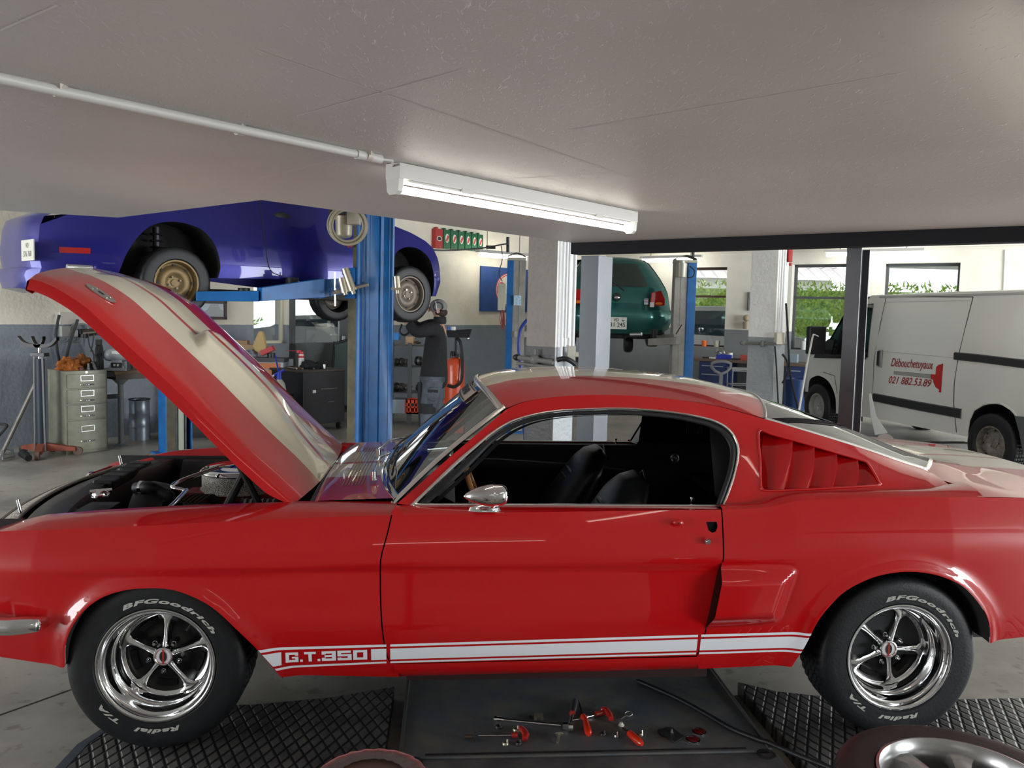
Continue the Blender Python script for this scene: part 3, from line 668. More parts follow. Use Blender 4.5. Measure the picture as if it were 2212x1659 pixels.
# deck lid with stripes
def dz(x, y):
    z0 = interp(x, [2.96, 3.2, 3.45, 3.7, 3.78], [.985, .962, .955, .94, .90]); e = SY(x, ZR(x)); t = min(1, abs(y)/e)
    return ZR(x)+(z0-ZR(x))*(1-t**2.4)
def dcols(x):
    e = SY(x, ZR(x)); return [-e, -.97*e, -.92*e, -.86*e, -.80*e, -.70*e, -.6*e, -.5*e, -.29, -.15, -.02, .02, .15, .29, .5*e, .6*e, .7*e, .8*e, .86*e, .92*e, .97*e, e]
b = MB(); rows = []
for i in range(41):
    r = []; xe = 3.78
    for k, y in enumerate(dcols(3.3)):
        ya = abs(y); x0 = (rgb(min(.5, ya)) if ya < .5 else interp(ya, [.5, .66, .70, .9], [2.993, 2.980, 3.02, 3.03])); x = x0+(xe-.08*(ya/.8)**2-x0)*i/40; e = SY(x, ZR(x)); yy = max(-e, min(e, y)) if ya < .6 else y/ya*min(ya/SY(3.3, ZR(3.3))*e, e)
        ez = RZ(x0, yy)-.008 if ya <= .5 else interp(ya, [.5, .68, .80], [.978, .962, ZR(x0)]); q = sstep(0, .35, (x-x0)/(xe-x0)); r.append(V((x, yy, ez+(dz(x, yy)-ez)*q)))
    rows.append(r)
for k in range(len(rows[0])-1): b.m = 1 if k in (8, 9, 11, 12) else 0; b.loft([r[k:k+2] for r in rows])
b.build('boot_lid', [red, cream], redcar, smooth=60)
# tail: valance, bumper, lamps
b = MB(); rows = []
for z in (.45, .6, .75, .90): rows.append([V((3.78-.08*(y/.8)**2+(.0 if z > .5 else -.03), y*.95, z)) for y in [-.8+.1*k for k in range(17)]])
b.loft(rows); b.build('tail_panel', red, redcar, smooth=60)
b = MB(); b.tube([(3.60, -.86, .55), (3.76, -.84, .55), (3.85, -.7, .55), (3.88, 0, .55), (3.85, .7, .55), (3.76, .84, .55), (3.60, .86, .55)], .045, 10); b.build('rear_bumper', chrome, redcar)
for sg in (1, -1):
    for k in range(3): b = MB(); y = sg*(.48+.09*k); b.box(3.77, 3.80, y-.03, y+.03, .66, .80); b.build('tail_lamp', mat('lamp_red', (.5, .01, .01), .2), redcar, bev=.01)
# ---- front end
b = MB(); rows = []
for z in (.34, .45, .56, .66, .74): rows.append([V((-.82+.10*(abs(y)/.77)**2+(.03 if z < .4 else 0), y, z)) for y in [-.77+.077*k for k in range(21)]])
b.loft(rows[:2]); b.build('front_valance', red, redcar, smooth=60)
b = MB(); b.loft([[V((-.74+.06*(abs(y)/.5)**2, y, z)) for y in [-.5+.1*k for k in range(11)]] for z in (.45, .60, .74)]); b.build('grille', mat('grille_mesh', (.04, .04, .04), .4, metal=.8), redcar)
for sg in (1, -1):
    b = MB(); b.cyl((-.84, sg*.66, .60), (-.70, sg*.66, .60), .11, .12, 24); b.build('headlamp', chrome, redcar, smooth=40)
    b = MB(); b.loft([[V((-.765+.05*((y-.47)/.33)**2, y*sg, z)) for y in (.47, .55, .63, .71, .80)] for z in (.36, .50, .64, .735)]); b.build('headlamp_surround', red, redcar, smooth=60)
b = MB(); pts = [cpt(94, 1353, -.875), cpt(80, 1353, -.885), cpt(40, 1354, -.89), cpt(0, 1355, -.89)]
L = [V((pts[0].x, -.825, pts[0].z)), V((pts[1].x, -.872, pts[1].z)), V((pts[2].x, -.888, pts[2].z)), V((pts[3].x, -.892, pts[3].z)), V((-.74, -.87, pts[3].z)), V((-.88, -.70, pts[3].z)), V((-.93, -.3, pts[3].z)), V((-.94, 0, pts[3].z))]
L = smooth_curve(L, 64); full = L+[V((p.x, -p.y, p.z)) for p in L[::-1][1:]]
rows = []
for i, p in enumerate(full):
    k = (p-(full[0] if i < len(full)/2 else full[-1])).length; s = interp(k, [0, .006, .02, .05, .09], [.05, .38, .64, .88, 1]); t = (full[min(i+1, len(full)-1)]-full[max(i-1, 0)]).normalized(); n = V((t.y, -t.x, 0)); e_n = V((0, -1 if p.y < 0 else 1, 0)); n = (n.normalized()*sstep(.10, .30, k)+e_n*(1-sstep(.10, .30, k))).normalized() if n.length else e_n
    rows.append([p+n*a*s+V((0, 0, b_*s)) for a, b_ in [(-.02, .026), (-.004, .028), (.012, .020), (.020, .004), (.018, -.012), (.006, -.026), (-.02, -.028)]])
b.loft(rows, closed=True); b.build('front_bumper', chrome, redcar, smooth=60)
# ---- windshield with bright trim
ws_glass = glass_mat('windshield_glass', (.42, .47, .46), 1.6)
def wspt(u, t, off=0):     # u -1..1 across, t 0 base .. 1 header
    yb_, yt = u*.685, u*.590; xb, xt = wsx(yb_), hx(yt)+.0; zb_ = .878+.016*(1-u*u); zt = RZ(xt, yt); bow = -.012*math.sin(PI*t)
    p = V((xb+(xt-xb)*t, yb_+(yt-yb_)*t, zb_+(zt-zb_)*t)); n = V((-.72, 0, .69)); return p+n*(-bow+off)
g = MB(); g.loft([[wspt(-1+2*j/24, i/16, -.004) for j in range(25)] for i in range(17)]); g.build('windshield', ws_glass, redcar, smooth=80)
def band(name, line_o, line_i, m, h=.007):
    b = MB(); rows = []
    for o, i in zip(line_o, line_i):
        e = V((-.6, 0, .7)).normalized()*h; rows.append([o, o.lerp(i, .25)+e, o.lerp(i, .5)+e*1.3, o.lerp(i, .75)+e, i])
    b.loft(rows); return b.build(name, m, redcar, smooth=70)
us = [-1+2*j/40 for j in range(41)]
band('windshield_trim', [wspt(u, -.045) for u in us], [wspt(u*.975, .045) for u in us], chrome, .010)
band('windshield_trim', [wspt(u, 1.0, .004) for u in us], [wspt(u*.98, .955, .004) for u in us], pale_chrome, .006)
for s_g in (-1, 1):
    band('windshield_trim', [wspt(s_g, -.04+1.05*k/20, .002) for k in range(21)], [wspt(s_g*.955, -.02+1.03*k/20, .002) for k in range(21)], pale_chrome, .007)
    band('windshield_seal', [wspt(s_g*.955, .0+k/20*.98) for k in range(21)], [wspt(s_g*.935, .02+.96*k/20) for k in range(21)], rubber, .002)
# sun-strip sticker at the header
b = MB(); b.loft([[wspt(-.45+.9*j/12, t, .002) for j in range(13)] for t in (.80, .93)]); b.build('header_sticker', mat('sticker_pale', (.42, .37, .32), .5), redcar, smooth=60)
b = MB(); vs, fs = text_geo('SHELBY', .082, bold=.004, sx=1.25); b.add([wspt(max(-.44, min(.44, v.x/.62)), .865+v.y*1.0, .0045) for v in vs], fs); b.build('sticker_letters', blackpl, redcar, smooth=0)
b = MB()
for tt_ in (.812, .918): b.loft([[wspt(-.43+.86*j/12, t, .0045) for j in range(13)] for t in (tt_-.004, tt_+.004)])
b.build('sticker_border', blackpl, redcar, smooth=0)
# ---- louvre panel in the sail
LV = up([(1661, 941), (1710, 953), (1757, 967), (1805, 981), (1851, 994), (1897, 1010)]); LB = up([(1645, 1058), (1692, 1055), (1745, 1052), (1797, 1050), (1847, 1048), (1898, 1046)])
lip = mat('red_paint', (.5, .01, .01))
for i in range(5):
    for sg in (1, -1):
        a, b1, c, d = LV[i], LV[i+1], LB[i], LB[i+1]; dp = .055; m = MB(); rows = []
        for k in range(7):
            t = k/6; depth = .005+dp*(1-t)**.9
            top = (a[0]+(b1[0]-a[0])*t, a[1]+(b1[1]-a[1])*t); bot = (c[0]+(d[0]-c[0])*t, c[1]+(d[1]-c[1])*t)
            rows.append([V((x_, (-UY(x_, z_)+depth)*sg, z_)) for x_, z_ in [(bot[0]+(top[0]-bot[0])*q, bot[1]+(top[1]-bot[1])*q) for q in (-.08, .25, .5, .75, 1.12)]])
        last = rows[-1]; rows.append([V((p.x+.002, p.y-.004*sg, p.z)) for p in last]); rows.append([V((p.x+.006, p.y-.004*sg, p.z)) for p in last]); rows.append([V((p.x+.008, p.y+.001*sg, p.z)) for p in last]); rows.append([V((p.x+.006, p.y+.050*sg, p.z)) for p in last])
        m.loft(rows); m.build('louvre', red, redcar, smooth=50)
for sg in (1, -1):
    m = MB(); lw_ = sm2(LOUV+[LOUV[0]], 70); m.loft([[V((x_, (-UY(x_, z_)+q)*sg, z_)) for x_, z_ in lw_] for q in (-.001, .03, .06)]); m.build('louvre_surround', red, redcar, smooth=60)
    patch('louvre_backing', LOUV, lambda x, z: V((x, -UY(x, z)+.066, z)), red, redcar, step=.06, mirror=(sg < 0))
    m = MB(); lo = [V((x_, (-UY(x_, z_)-.002)*sg, z_)) for x_, z_ in LOUV]; m.tube(smooth_curve(lo, 60, True)+[lo[0]], .0045, 8); m.build('louvre_frame', red, redcar, smooth=80)
# ---- side scoop
SC2 = sm2(SCO, 48)
for sg in (1, -1):
    cen = (2.16, .56); m = MB()
    _a, _b = SCO[0], SCO[-1]; front_x = lambda z: _b[0]+(_a[0]-_b[0])*(z-_b[1])/(_a[1]-_b[1])
    poly = SC2
    def dep(x, z):
        d = segdist(x, z, SC2); return .058*sstep(0, .075, d)*(1-.5*sstep(2.05, 2.34, x))
    def FSc(x, z): return V((x, (-SY(x, z)-dep(x, z)-.0012), z))
    patch('side_scoop', poly, FSc, red, redcar, step=.008, mirror=(sg < 0), flip=True)
    m = MB(); zz = [_b[1]+.004+(_a[1]-_b[1]-.010)*k/16 for k in range(17)]
    m.loft([[FSc(front_x(z)+.001, z)*1 for z in zz], [FSc(front_x(z)+.001, z)+V((.016, .012, 0)) for z in zz], [V((front_x(z)+.08, -SY(2.1, z)+.02, z)) for z in zz]])
    m.loft([[V((front_x(z)-.004, -SY(2.0, z)-.0025, z)) for z in zz], [V((front_x(z)+.06, -SY(2.0, z)-.0015, z)) for z in zz]])
    o = m.build('scoop_mouth', mat('scoop_dark', (.05, .004, .004), .5), redcar, smooth=60)
    if sg < 0: o.data.transform(Matrix.Diagonal((1, -1, 1, 1)))
# ---- door furniture
m = MB(); m.box(1.975, 2.033, -.795, -.77, .78, .872); m.build('handle_recess', bay, redcar)
p = cpt(1528, 1169, -.848); m = MB(); m.cyl((p.x, -.84, p.z), (p.x, -.857, p.z), .013, .011, 20); m.cyl((p.x, -.857, p.z), (p.x, -.860, p.z), .006, .005, 12); m.build('door_lock', chrome, redcar, smooth=40)
p = cpt(1467, 1131, -.845); m = MB(); m.ball((p.x, -.832, p.z), (.020, .012, .012)); m.build('handle_mount', red, redcar)
m = MB(); m.cyl((p.x, -.842, p.z), (p.x, -.8455, p.z), .0035); m.build('handle_mount_hole', bay, redcar)
p = cpt(1493, 1088, -.70)
for sg in (1, -1):
    m = MB(); m.cyl((p.x, -.70*sg, .87), (p.x, -.70*sg, p.z+.018), .003); m.cyl((p.x, -.70*sg, p.z+.018), (p.x, -.70*sg, p.z+.026), .007); m.build('lock_knob', chrome, redcar)
# bullet mirror
mp_ = cpt(1060, 1070, -.86); prof = [(.001, -.095), (.010, -.088), (.022, -.066), (.032, -.038), (.038, -.010), (.0395, .008), (.0395, .012), (.038, .014), (.0385, .018), (.037, .040), (.030, .054), (.012, .062), (.001, .064)]
m = MB(); m.lathe(prof, 40, frame(V((mp_.x, mp_.y, mp_.z)), (0, 1, 0), z=(1, -.05, .04))); mo = m.build('mirror', chrome, redcar, smooth=60)
m = MB(); q = cpt(1045, 1098, -.80); m.loft([[V((q.x+dx_*s_, q.y+dy_*s_, zz_)) for dx_, dy_ in [(-.055, 0), (-.02, -.018), (.04, -.017), (.062, 0), (.04, .015), (-.02, .014)]] for s_, zz_ in ((1, q.z-.010), (.9, q.z+.004), (.3, q.z+.012))], closed=True)
m.tube([(q.x+.02, q.y, q.z+.0), (q.x+.028, q.y-.02, q.z+.012), (mp_.x+.012, mp_.y+.01, mp_.z-.034)], .010); m.build('mirror_base', chrome, redcar, smooth=50)
# ---- side stripes along the sill: three white bands
def band_poly(x0, x1, f0, f1, xs0=None, n=30):
    lo = lambda x: interp(x, [.37, .82, 1.96, 2.34], [.322, .332, .350, .357]); hi = lambda x: interp(x, [.37, .82, 1.96, 2.34], [.400, .413, .428, .432])
    bt = [(x0[0]+(x1[0]-x0[0])*i/n) for i in range(n+1)]
    return lo, hi
lo = lambda x: interp(x, [.37, .82, 1.96, 2.34], [.300, .318, .342, .352]); hi = lambda x: interp(x, [.37, .82, 1.96, 2.34], [.386, .396, .424, .433])
LX0 = cpt(614, 1412, -.85).x; LX1 = cpt(792, 1410, -.85).x
for sg in (1, -1):
    for f0, f1, x0, x1 in [(0, .10, 0, 0), (.20, .78, 0, 0), (.88, 1, 0, 0)]:
        def seg(xa, xb, slA=0, slB=0):
            n = 40; pts = []
            for i in range(n+1): x = xa+(xb-xa)*i/n; pts.append(x)
            P = [(x, lo(x)+(hi(x)-lo(x))*f0) for x in pts]+[(x, lo(x)+(hi(x)-lo(x))*f1) for x in pts[::-1]]
            return P
        segs = [(.395, .8105), (.8245, 1.950), (1.962, 2.335)]
        if f0 == .2: segs = [(.400, LX0-.014), (LX1+.014, .8105), (.8245, 1.950), (1.962, 2.335)]
        for xa, xb in segs:
            P = seg(xa, xb)
            def clipf(p):
                x, z = p
                if xa < .42: xm = interp(z, [.262, .317, .393, .477], [.446, .412, .360, .288]); x = xb-(xb-x)*(xb-xm-.001)/(xb-xa)
                if xb > 2.3 and x > xa+.001: xm = interp(z, [.29, .313, .359, .429, .45], [2.322, 2.327, 2.346, 2.371, 2.38]); x = xa+(x-xa)*(xm-.0005-xa)/(xb-xa)
                return (x, z)
            P = [clipf(p) for p in P]
            patch('side_stripe', P, lambda x, z: V((x, -SY(x, z)-.0018, z)), white_decal, redcar, step=.03, mirror=(sg < 0), flip=True)
# extended block letters G.T.350
def stroke_poly(cells, w):  # list of rectangles
    return cells
GT = {'G': [(0,0,.28,1),(0,0,1,.24),(0,.76,1,1),(.74,0,1,.55),(.5,.38,1,.55),(.74,.66,1,1)], 'T': [(0,.76,1,1),(.36,0,.64,1)], '3': [(0,0,1,.24),(0,.76,1,1),(.2,.40,1,.60),(.72,0,1,1),(0,.0,.28,.34),(0,.66,.28,1)],
      '5': [(0,0,1,.24),(.72,0,1,.62),(0,.42,1,.64),(0,.42,.26,1),(0,.76,.95,1),(0,0,.28,.30)], '0': [(0,0,.28,1),(.72,0,1,1),(0,0,1,.24),(0,.76,1,1)], '.': [(0,0,1,.24)]}
hgt = .040; letters = [('G', .050), ('.', .011), ('T', .046), ('.', .011), ('3', .056), ('5', .056), ('0', .056)]
_tot = sum(w for c, w in letters)+.006*6; kx = (LX1-LX0)/_tot; letters = [(c, w*kx) for c, w in letters]; cx = LX0
for ch, w in letters:
    for sg in (1, -1):
        m = MB()
        for a, b_, c, d in GT[ch]:
            z0 = (lo(cx)+hi(cx))/2-hgt/2+.001; n = 4; rows = []
            for i in range(n+1):
                x = cx+w*(a+(c-a)*i/n); rows.append([V((x, (-SY(x, z0+hgt*zz_)-.0022)*sg, z0+hgt*zz_+(hi(x)-hi(cx)))) for zz_ in (b_, (b_+d)/2, d)])
            m.loft(rows)
        m.build('stripe_letter', white_decal, redcar, smooth=0, merge=False)
    cx += w+.006*kx
# ------------------------------------------------------------ wheels of the red car
raised_white = mat('raised_letter_white', (.42, .42, .38), .6)
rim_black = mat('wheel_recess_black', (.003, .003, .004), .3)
def arc_text(mb, txt, R_, a0, a1, size, h, bold=.0, shear=.25):
    vs, fs = text_geo(txt, size, shear=shear, bold=bold, align='LEFT', sx=1.25, spacing=1.12)
    x0 = min(v.x for v in vs); x1 = max(v.x for v in vs)
    out = []
    for v in vs: a = a0+(a1-a0)*(v.x-x0)/(x1-x0); r = R_+v.y; out.append(V((r*math.cos(a), r*math.sin(a), h)))
    mb.add(out, fs)
def tyre(parent, R_, width, rim, m=rubber, n=180, tread=True, sipe=.004, name='tyre'):
    w = width/2; s = R_-rim
    prof = [(rim-.004, w*.72), (rim+.006, w*.90), (rim+s*.12, w*.985), (rim+s*.5, w*1.0), (rim+s*.72, w*.985), (rim+s*.86, w*.92), (R_-.008, w*.82), (R_-.001, w*.70)]
    gs = [.46, .22] ; tr = [(R_-.0005, w*.66)]
    for g in (.44, .16, -.16, -.44): tr += [(R_, w*(g+.05)), (R_-.008, w*(g+.04)), (R_-.008, w*(g-.04)), (R_, w*(g-.05))]
    prof = prof+tr+[(r, -h) for r, h in prof[::-1]]+[(rim-.012, -w*.6), (rim-.012, w*.6)]
    b = MB(); b.lathe(prof, n, closed=True); m_ = len(prof)
    if tread:
        for i in range(n):
            if i % 3 == 0:
                for j, (r, h) in enumerate(prof):
                    if r > R_-.0095: 
                        v = b.v[i*m_+j]; k = (R_-.0075)/math.hypot(v.x, v.y) if math.hypot(v.x, v.y) > R_-.0075 else 1; v.x *= k; v.y *= k
    return b.build(name, m, parent, smooth=40)
def magnum_wheel(parent, loc, out, spin, txt0, name='wheel', detail=True):
    """out = +1 when the visible face looks along -y"""
    w = thing(name, None, None); w.parent = parent
    x = V((1, 0, 0)); z = V((0, -out, 0)); w.matrix_local = frame(V(loc), x, z=z)
    tyre(w, .316, .226, .200)
    ch = MB(); ch.lathe([(.203, .092), (.209, .103), (.207, .109), (.200, .110), (.194, .105), (.191, .092), (.186, .086), (.181, .084), (.178, .070), (.176, .050), (.171, .044), (.166, .040), (.163, .020), (.161, .004), (.157, -.002), (.150, -.003), (.146, -.006)], 72)
    ch.build('rim', chrome, w, smooth=50)
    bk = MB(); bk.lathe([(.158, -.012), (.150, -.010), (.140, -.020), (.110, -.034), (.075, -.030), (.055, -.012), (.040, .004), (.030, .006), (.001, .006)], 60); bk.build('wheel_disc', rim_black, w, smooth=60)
    for k in range(5):
        a = spin+2*PI*k/5; c, s = math.cos(a), math.sin(a); b = MB(); rows = []
        for r, hw, h, dz in [(.026, .015, .018, .010), (.045, .0105, .016, .009), (.075, .0085, .010, .008), (.105, .0095, .005, .007), (.130, .013, .004, .006), (.146, .024, .003, .005), (.157, .046, .000, .003)]:
            pts = []
            for q, up_ in [(-1, -.4), (-.55, .75), (0, 1), (.55, .75), (1, -.4)]:
                rr = math.sqrt(max(r*r-(hw*q)**2, 1e-6)) if r > .12 else r
                pts.append(V((c*rr-s*hw*q, s*rr+c*hw*q, h+dz*up_)))
            rows.append(pts)
        b.loft(rows); b.build('spoke', chrome, w, smooth=70)
        a2 = a+PI/5; c, s = math.cos(a2), math.sin(a2)
        b = MB(); b.cyl((c*.057, s*.057, -.02), (c*.057, s*.057, .020), .010, .0095, 6); b.cyl((c*.057, s*.057, .020), (c*.057, s*.057, .034), .0075, .005, 12); b.build('lug_nut', chrome, w, smooth=30)
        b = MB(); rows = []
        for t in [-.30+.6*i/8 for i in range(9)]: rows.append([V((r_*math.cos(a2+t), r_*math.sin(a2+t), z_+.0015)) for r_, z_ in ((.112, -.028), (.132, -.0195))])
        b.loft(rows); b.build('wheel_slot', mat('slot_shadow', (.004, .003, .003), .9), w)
    cp = MB(); cp.lathe([(.036, .006), (.036, .026), (.034, .032), (.030, .033), (.027, .030)], 40); cp.build('hub_cap', chrome, w, smooth=50)
    e = MB(); e.lathe([(.028, .029), (.001, .0305)], 32); eo = e.build('emblem', mat('emblem_white', (.7, .7, .72), .3), w)
    e = MB(); e.add([V((.012*math.sin(t)*1.1, .020*math.cos(t), .0315)) if True else 0 for t in [2*PI*i/16 for i in range(16)]], [tuple(range(16))]); e.build('emblem_motif', blackpl, eo, smooth=0)
    e = MB(); e.box(-.003, .003, -.026, .026, .0312, .0322); e.lathe([(.0265, .0300), (.0285, .0312), (.0285, .0290)], 32); e.build('emblem_band', mat('emblem_red', (.35, .03, .02), .4), eo, smooth=0)
    if detail:
        for tx_, a0_, a1_ in (('BFGoodrich', txt0, txt0-88), ('Radial', -69, -108), ('T/A', -122, -144)): e = MB(); arc_text(e, tx_, .2365, math.radians(a0_), math.radians(a1_), .0215, .1140, bold=.0010); e.build('tyre_lettering', raised_white, w, smooth=0, merge=False)
        v = MB(); c, s = math.cos(math.radians(50)), math.sin(math.radians(50)); v.cyl((.170*c, .170*s, .05), (.150*c, .150*s, .075), .005, .004, 10); v.build('tyre_valve', blackpl, w)
    return w
HZ = .3155
magnum_wheel(redcar, (0.0, -.705, HZ), 1, math.radians(88), 118)
magnum_wheel(redcar, (2.748, -.705, HZ), 1, math.radians(67), 108)
magnum_wheel(redcar, (0.0, .705, HZ), -1, 0, 118, detail=False)
magnum_wheel(redcar, (2.748, .705, HZ), -1, 0, 108, detail=False)
# ------------------------------------------------------------ bonnet, propped open
_h = [(.462, .873), (.36, .966), (.259, 1.062), (.193, 1.130), (.05, 1.278), (-.081, 1.402), (-.196, 1.510), (-.281, 1.588), (-.368, 1.645), (-.431, 1.674), (-.468, 1.684)]
HP = smooth_curve([(a, 0, b) for a, b in _h], 200)
acc = [0]
for i in range(1, 200): acc.append(acc[-1]+(HP[i]-HP[i-1]).length)
HL = acc[-1]
def hood_frame(s):
    s2 = max(0, min(HL, s)); x = interp(s2, acc, [p.x for p in HP]); z = interp(s2, acc, [p.z for p in HP])
    a = max(0, s2-.05); b_ = min(HL, s2+.05)
    t = (V((interp(b_, acc, [p.x for p in HP]), 0, interp(b_, acc, [p.z for p in HP])))-V((interp(a, acc, [p.x for p in HP]), 0, interp(a, acc, [p.z for p in HP])))).normalized()
    p = V((x, 0, z))+t*(s-s2); n = V((-t.z, 0, t.x))
    if n.z < 0: n = -n
    return p, t, n
def bump(s, y):
    s0 = .80-.22*(y/.17)**2*.40; w = .180-.02*sstep(.3, .7, s)
    e = 1-sstep(w-.055, w+.02, abs(y)); f = 1-sstep(s0-.012, s0+.012, s); r = sstep(.06, .45, s)
    return .050*e*f*r
def HSF(s, y, off=0):
    p, t, n = hood_frame(s); u = abs(y)/.66; cr_ = .034*(1-u**2.0)*sstep(-.1, .25, s+.1)
    return p+n*(cr_+bump(s, y)+off-.012*sstep(.92, 1, u))+V((0, y, 0))
smax = lambda y: HL+.085*(1-(abs(y)/.66)**1.6)
smin = lambda y: .0-.028*(1-(abs(y)/.66)**2)
hy = [-.66, -.645, -.62, -.58, -.52, -.45, -.38, -.33, -.29, -.26, -.23, -.20, -.18, -.16, -.14, -.12, -.10, -.075, -.05, -.02, 0, .02, .05, .075, .10, .12, .14, .16, .18, .20, .23, .26, .29, .33, .38, .45, .52, .58, .62, .645, .66]
b = MB(); rows = []; NS = 170
for i in range(NS+1):
    rows.append([HSF(smin(y)+(smax(y)-smin(y))*i/NS, y) for y in hy])
    # keep rows denser around the scoop mouth
for k in range(len(hy)-1):
    ym = (hy[k]+hy[k+1])/2; b.m = 1 if .02 < abs(ym) < .29 else 0
    b.loft([r[k:k+2] for r in rows])
hood = b.build('bonnet', [red, cream], redcar, smooth=75)
# rolled flange at the sides and nose
fl_ = MB()
for sg in (-1, 1):
    rr = []
    for i in range(NS+1):
        s = HL*i/NS; p, t, n = hood_frame(s); e = HSF(s, .66*sg); d = .040*sstep(-.05, .12, s)
        rr.append([e, e+V((0, sg*.005, 0))-n*.006, e+V((0, sg*.006, 0))-n*d, e+V((0, -sg*.012, 0))-n*(d+.004)])
    fl_.loft(rr)
rr = []
for k, y in enumerate(hy):
    e = HSF(smax(y), y); p, t, n = hood_frame(HL); rr.append([e, e+t*.010-n*.012, e+t*.006-n*.045, e-t*.02-n*.05])
fl_.loft(rr); fl_.build('bonnet_flange', red, hood, smooth=60)
ib = MB(); ib.loft([[HSF(s, y, -.022-bump(s, y)) for y in [-.63+.126*k for k in range(11)]] for s in [HL*(.02+.96*i/20) for i in range(21)]])
for y0 in (-.42, 0, .42): ib.loft([[HSF(HL*(.05+.9*i/12), y0+q, -.03-d-bump(HL*(.05+.9*i/12), y0+q)) for q, d in ((-.04, 0), (-.03, .03), (.03, .03), (.04, 0))] for i in range(13)])
ib.build('bonnet_inner_panel', mat('bonnet_underside', (.03, .006, .006), .6), hood, smooth=50)
# pin plate: oval scuff plate with four screws
pc, pt_, pn = hood_frame(.985); c0 = HSF(1.075, -.475)
tdir = (HSF(1.10, -.475)-HSF(1.05, -.475)).normalized(); yd = (HSF(1.075, -.45)-HSF(1.075, -.50)).normalized(); Mp = frame(c0, yd, z=tdir.cross(yd)*(1 if tdir.cross(yd).z > 0 else -1))
for y0 in (-.475, .475):
    c0 = HSF(1.075, y0); yd = (HSF(1.075, y0+.02)-HSF(1.075, y0-.02)).normalized(); nz = tdir.cross(yd); nz = nz if nz.z > 0 else -nz; Mp = frame(c0, yd, z=nz)
    m = MB(); m.prism([(.036*math.cos(a), .062*math.sin(a)) for a in [2*PI*i/28 for i in range(28)]], .0, .003, Mp); pl = m.build('pin_plate', brushed, redcar, smooth=30)
    m = MB()
    for a in (45, 135, 225, 315): m.ball((.022*math.cos(math.radians(a)), .042*math.sin(math.radians(a)), .003), (.004, .004, .003), 8, Mp)
    m.build('plate_screw', chrome, pl)
    m = MB(); m.box(-.006, .006, -.012, .012, .0025, .0042, Mp); m.build('pin_slot', bay, pl)
# gas strut / hinge bar holding it
for sg in (-1, 1): m = MB(); m.tube([V((.30, sg*.50, .80)), HSF(.38, sg*.56, -.04)], .014, 8); m.build('bonnet_hinge', bay, redcar)
# ------------------------------------------------------------ cabin
vinyl = mat('black_vinyl', (.014, .015, .017), .35, noise_scale=60, noise_amt=.2, bump=.1)
vinyl2 = mat('black_trim_panel', (.012, .013, .016), .5)
for sg in (1, -1):   # door cards with armrest ridge, pleated lower field
    b = MB(); y = .715*sg; prof = [(.715, .876), (.69, .872), (.685, .84), (.700, .80), (.690, .775), (.688, .74), (.700, .72), (.705, .45), (.71, .35)]
    b.loft([[V((x, yy*sg, z+(0 if z > .8 else -.02*sstep(1.0, 2.0, x)))) for yy, z in prof] for x in [.86+(2.06-.86)*i/10 for i in range(11)]]); b.build('door_card', vinyl2, redcar, smooth=50)
    b = MB(); b.tube([(.93, .686*sg, .79), (1.3, .684*sg, .79), (1.7, .684*sg, .765), (2.0, .686*sg, .735)], .005); b.build('door_card_piping', mat('dull_bright_strip', (.14, .15, .16), .3, metal=.5), redcar)
    b = MB(); rows = [[V((x, .70*sg, z)) for z in (.30, .55, .80, .885)]+[V((x, min(.66, UY(x, .92)-.09)*sg, .90)), V((x, (UY(x, min(1.22, ZE(x)-.03))-.09)*sg, min(1.22, ZE(x)-.03)))] for x in [2.06+(2.95-2.06)*i/8 for i in range(9)]]
    b.loft(rows); b.build('quarter_trim', vinyl2, redcar, smooth=40)
    b = MB(); b.lathe([(.026, 0), (.026, .006), (.020, .008), (.014, .004), (.001, .006)], 24, frame((2.28, .695*sg, .80), (1, 0, 0), z=(0, -sg, 0))); b.build('courtesy_lamp', brushed, redcar, smooth=40)
    b = MB(); b.box(2.08, 2.72, min(.648*sg, .655*sg), max(.648*sg, .655*sg), .902, .912); tr = b.build('trim_rail', vinyl, redcar)
    for x in (2.15, 2.42, 2.69):
        b = MB(); b.ball((x, .648*sg, .907), (.006, .003, .006), 8); b.build('trim_screw', chrome, tr)
    for i, x in enumerate((2.30, 2.50)):
        b = MB(); _vy = UY(x+.05, 1.08)-.105
        for k in range(9): b.box(x+k*.010, x+k*.010+.005, min(sg*_vy, sg*(_vy+.008)), max(sg*_vy, sg*(_vy+.008)), .96, 1.08)
        b.build('trim_vent', mat('vent_grey', (.06, .06, .065), .4), redcar, smooth=0)
# roof lining, floor, rear shelf, firewall
b = MB(); b.loft([[V((x, y, RZ(x, y)-.03)) for y in [-.57+.114*k for k in range(11)]] for x in [1.22+(2.36-1.22)*i/12 for i in range(13)]]); b.build('headliner', mat('headliner_black', (.02, .02, .021), .8), redcar, smooth=60)
b = MB(); b.box(.80, 3.0, -.70, .70, .28, .30); b.box(2.35, 3.1, -.68, .68, .70, .72); b.box(.72, .76, -.66, .66, .28, .86); b.build('cabin_floor', vinyl2, redcar, smooth=0)
# inner window pillar linings
for sg in (1, -1):
    b = MB(); b.loft([[V((p[0]+.006, -(UY(p[0], p[1])-.012)*sg, p[1]-.004)), V((p[0]+.03, -(UY(p[0], p[1])-.05)*sg, p[1]-.01))] for p in DLOI]); b.build('pillar_lining', vinyl, redcar, smooth=60)
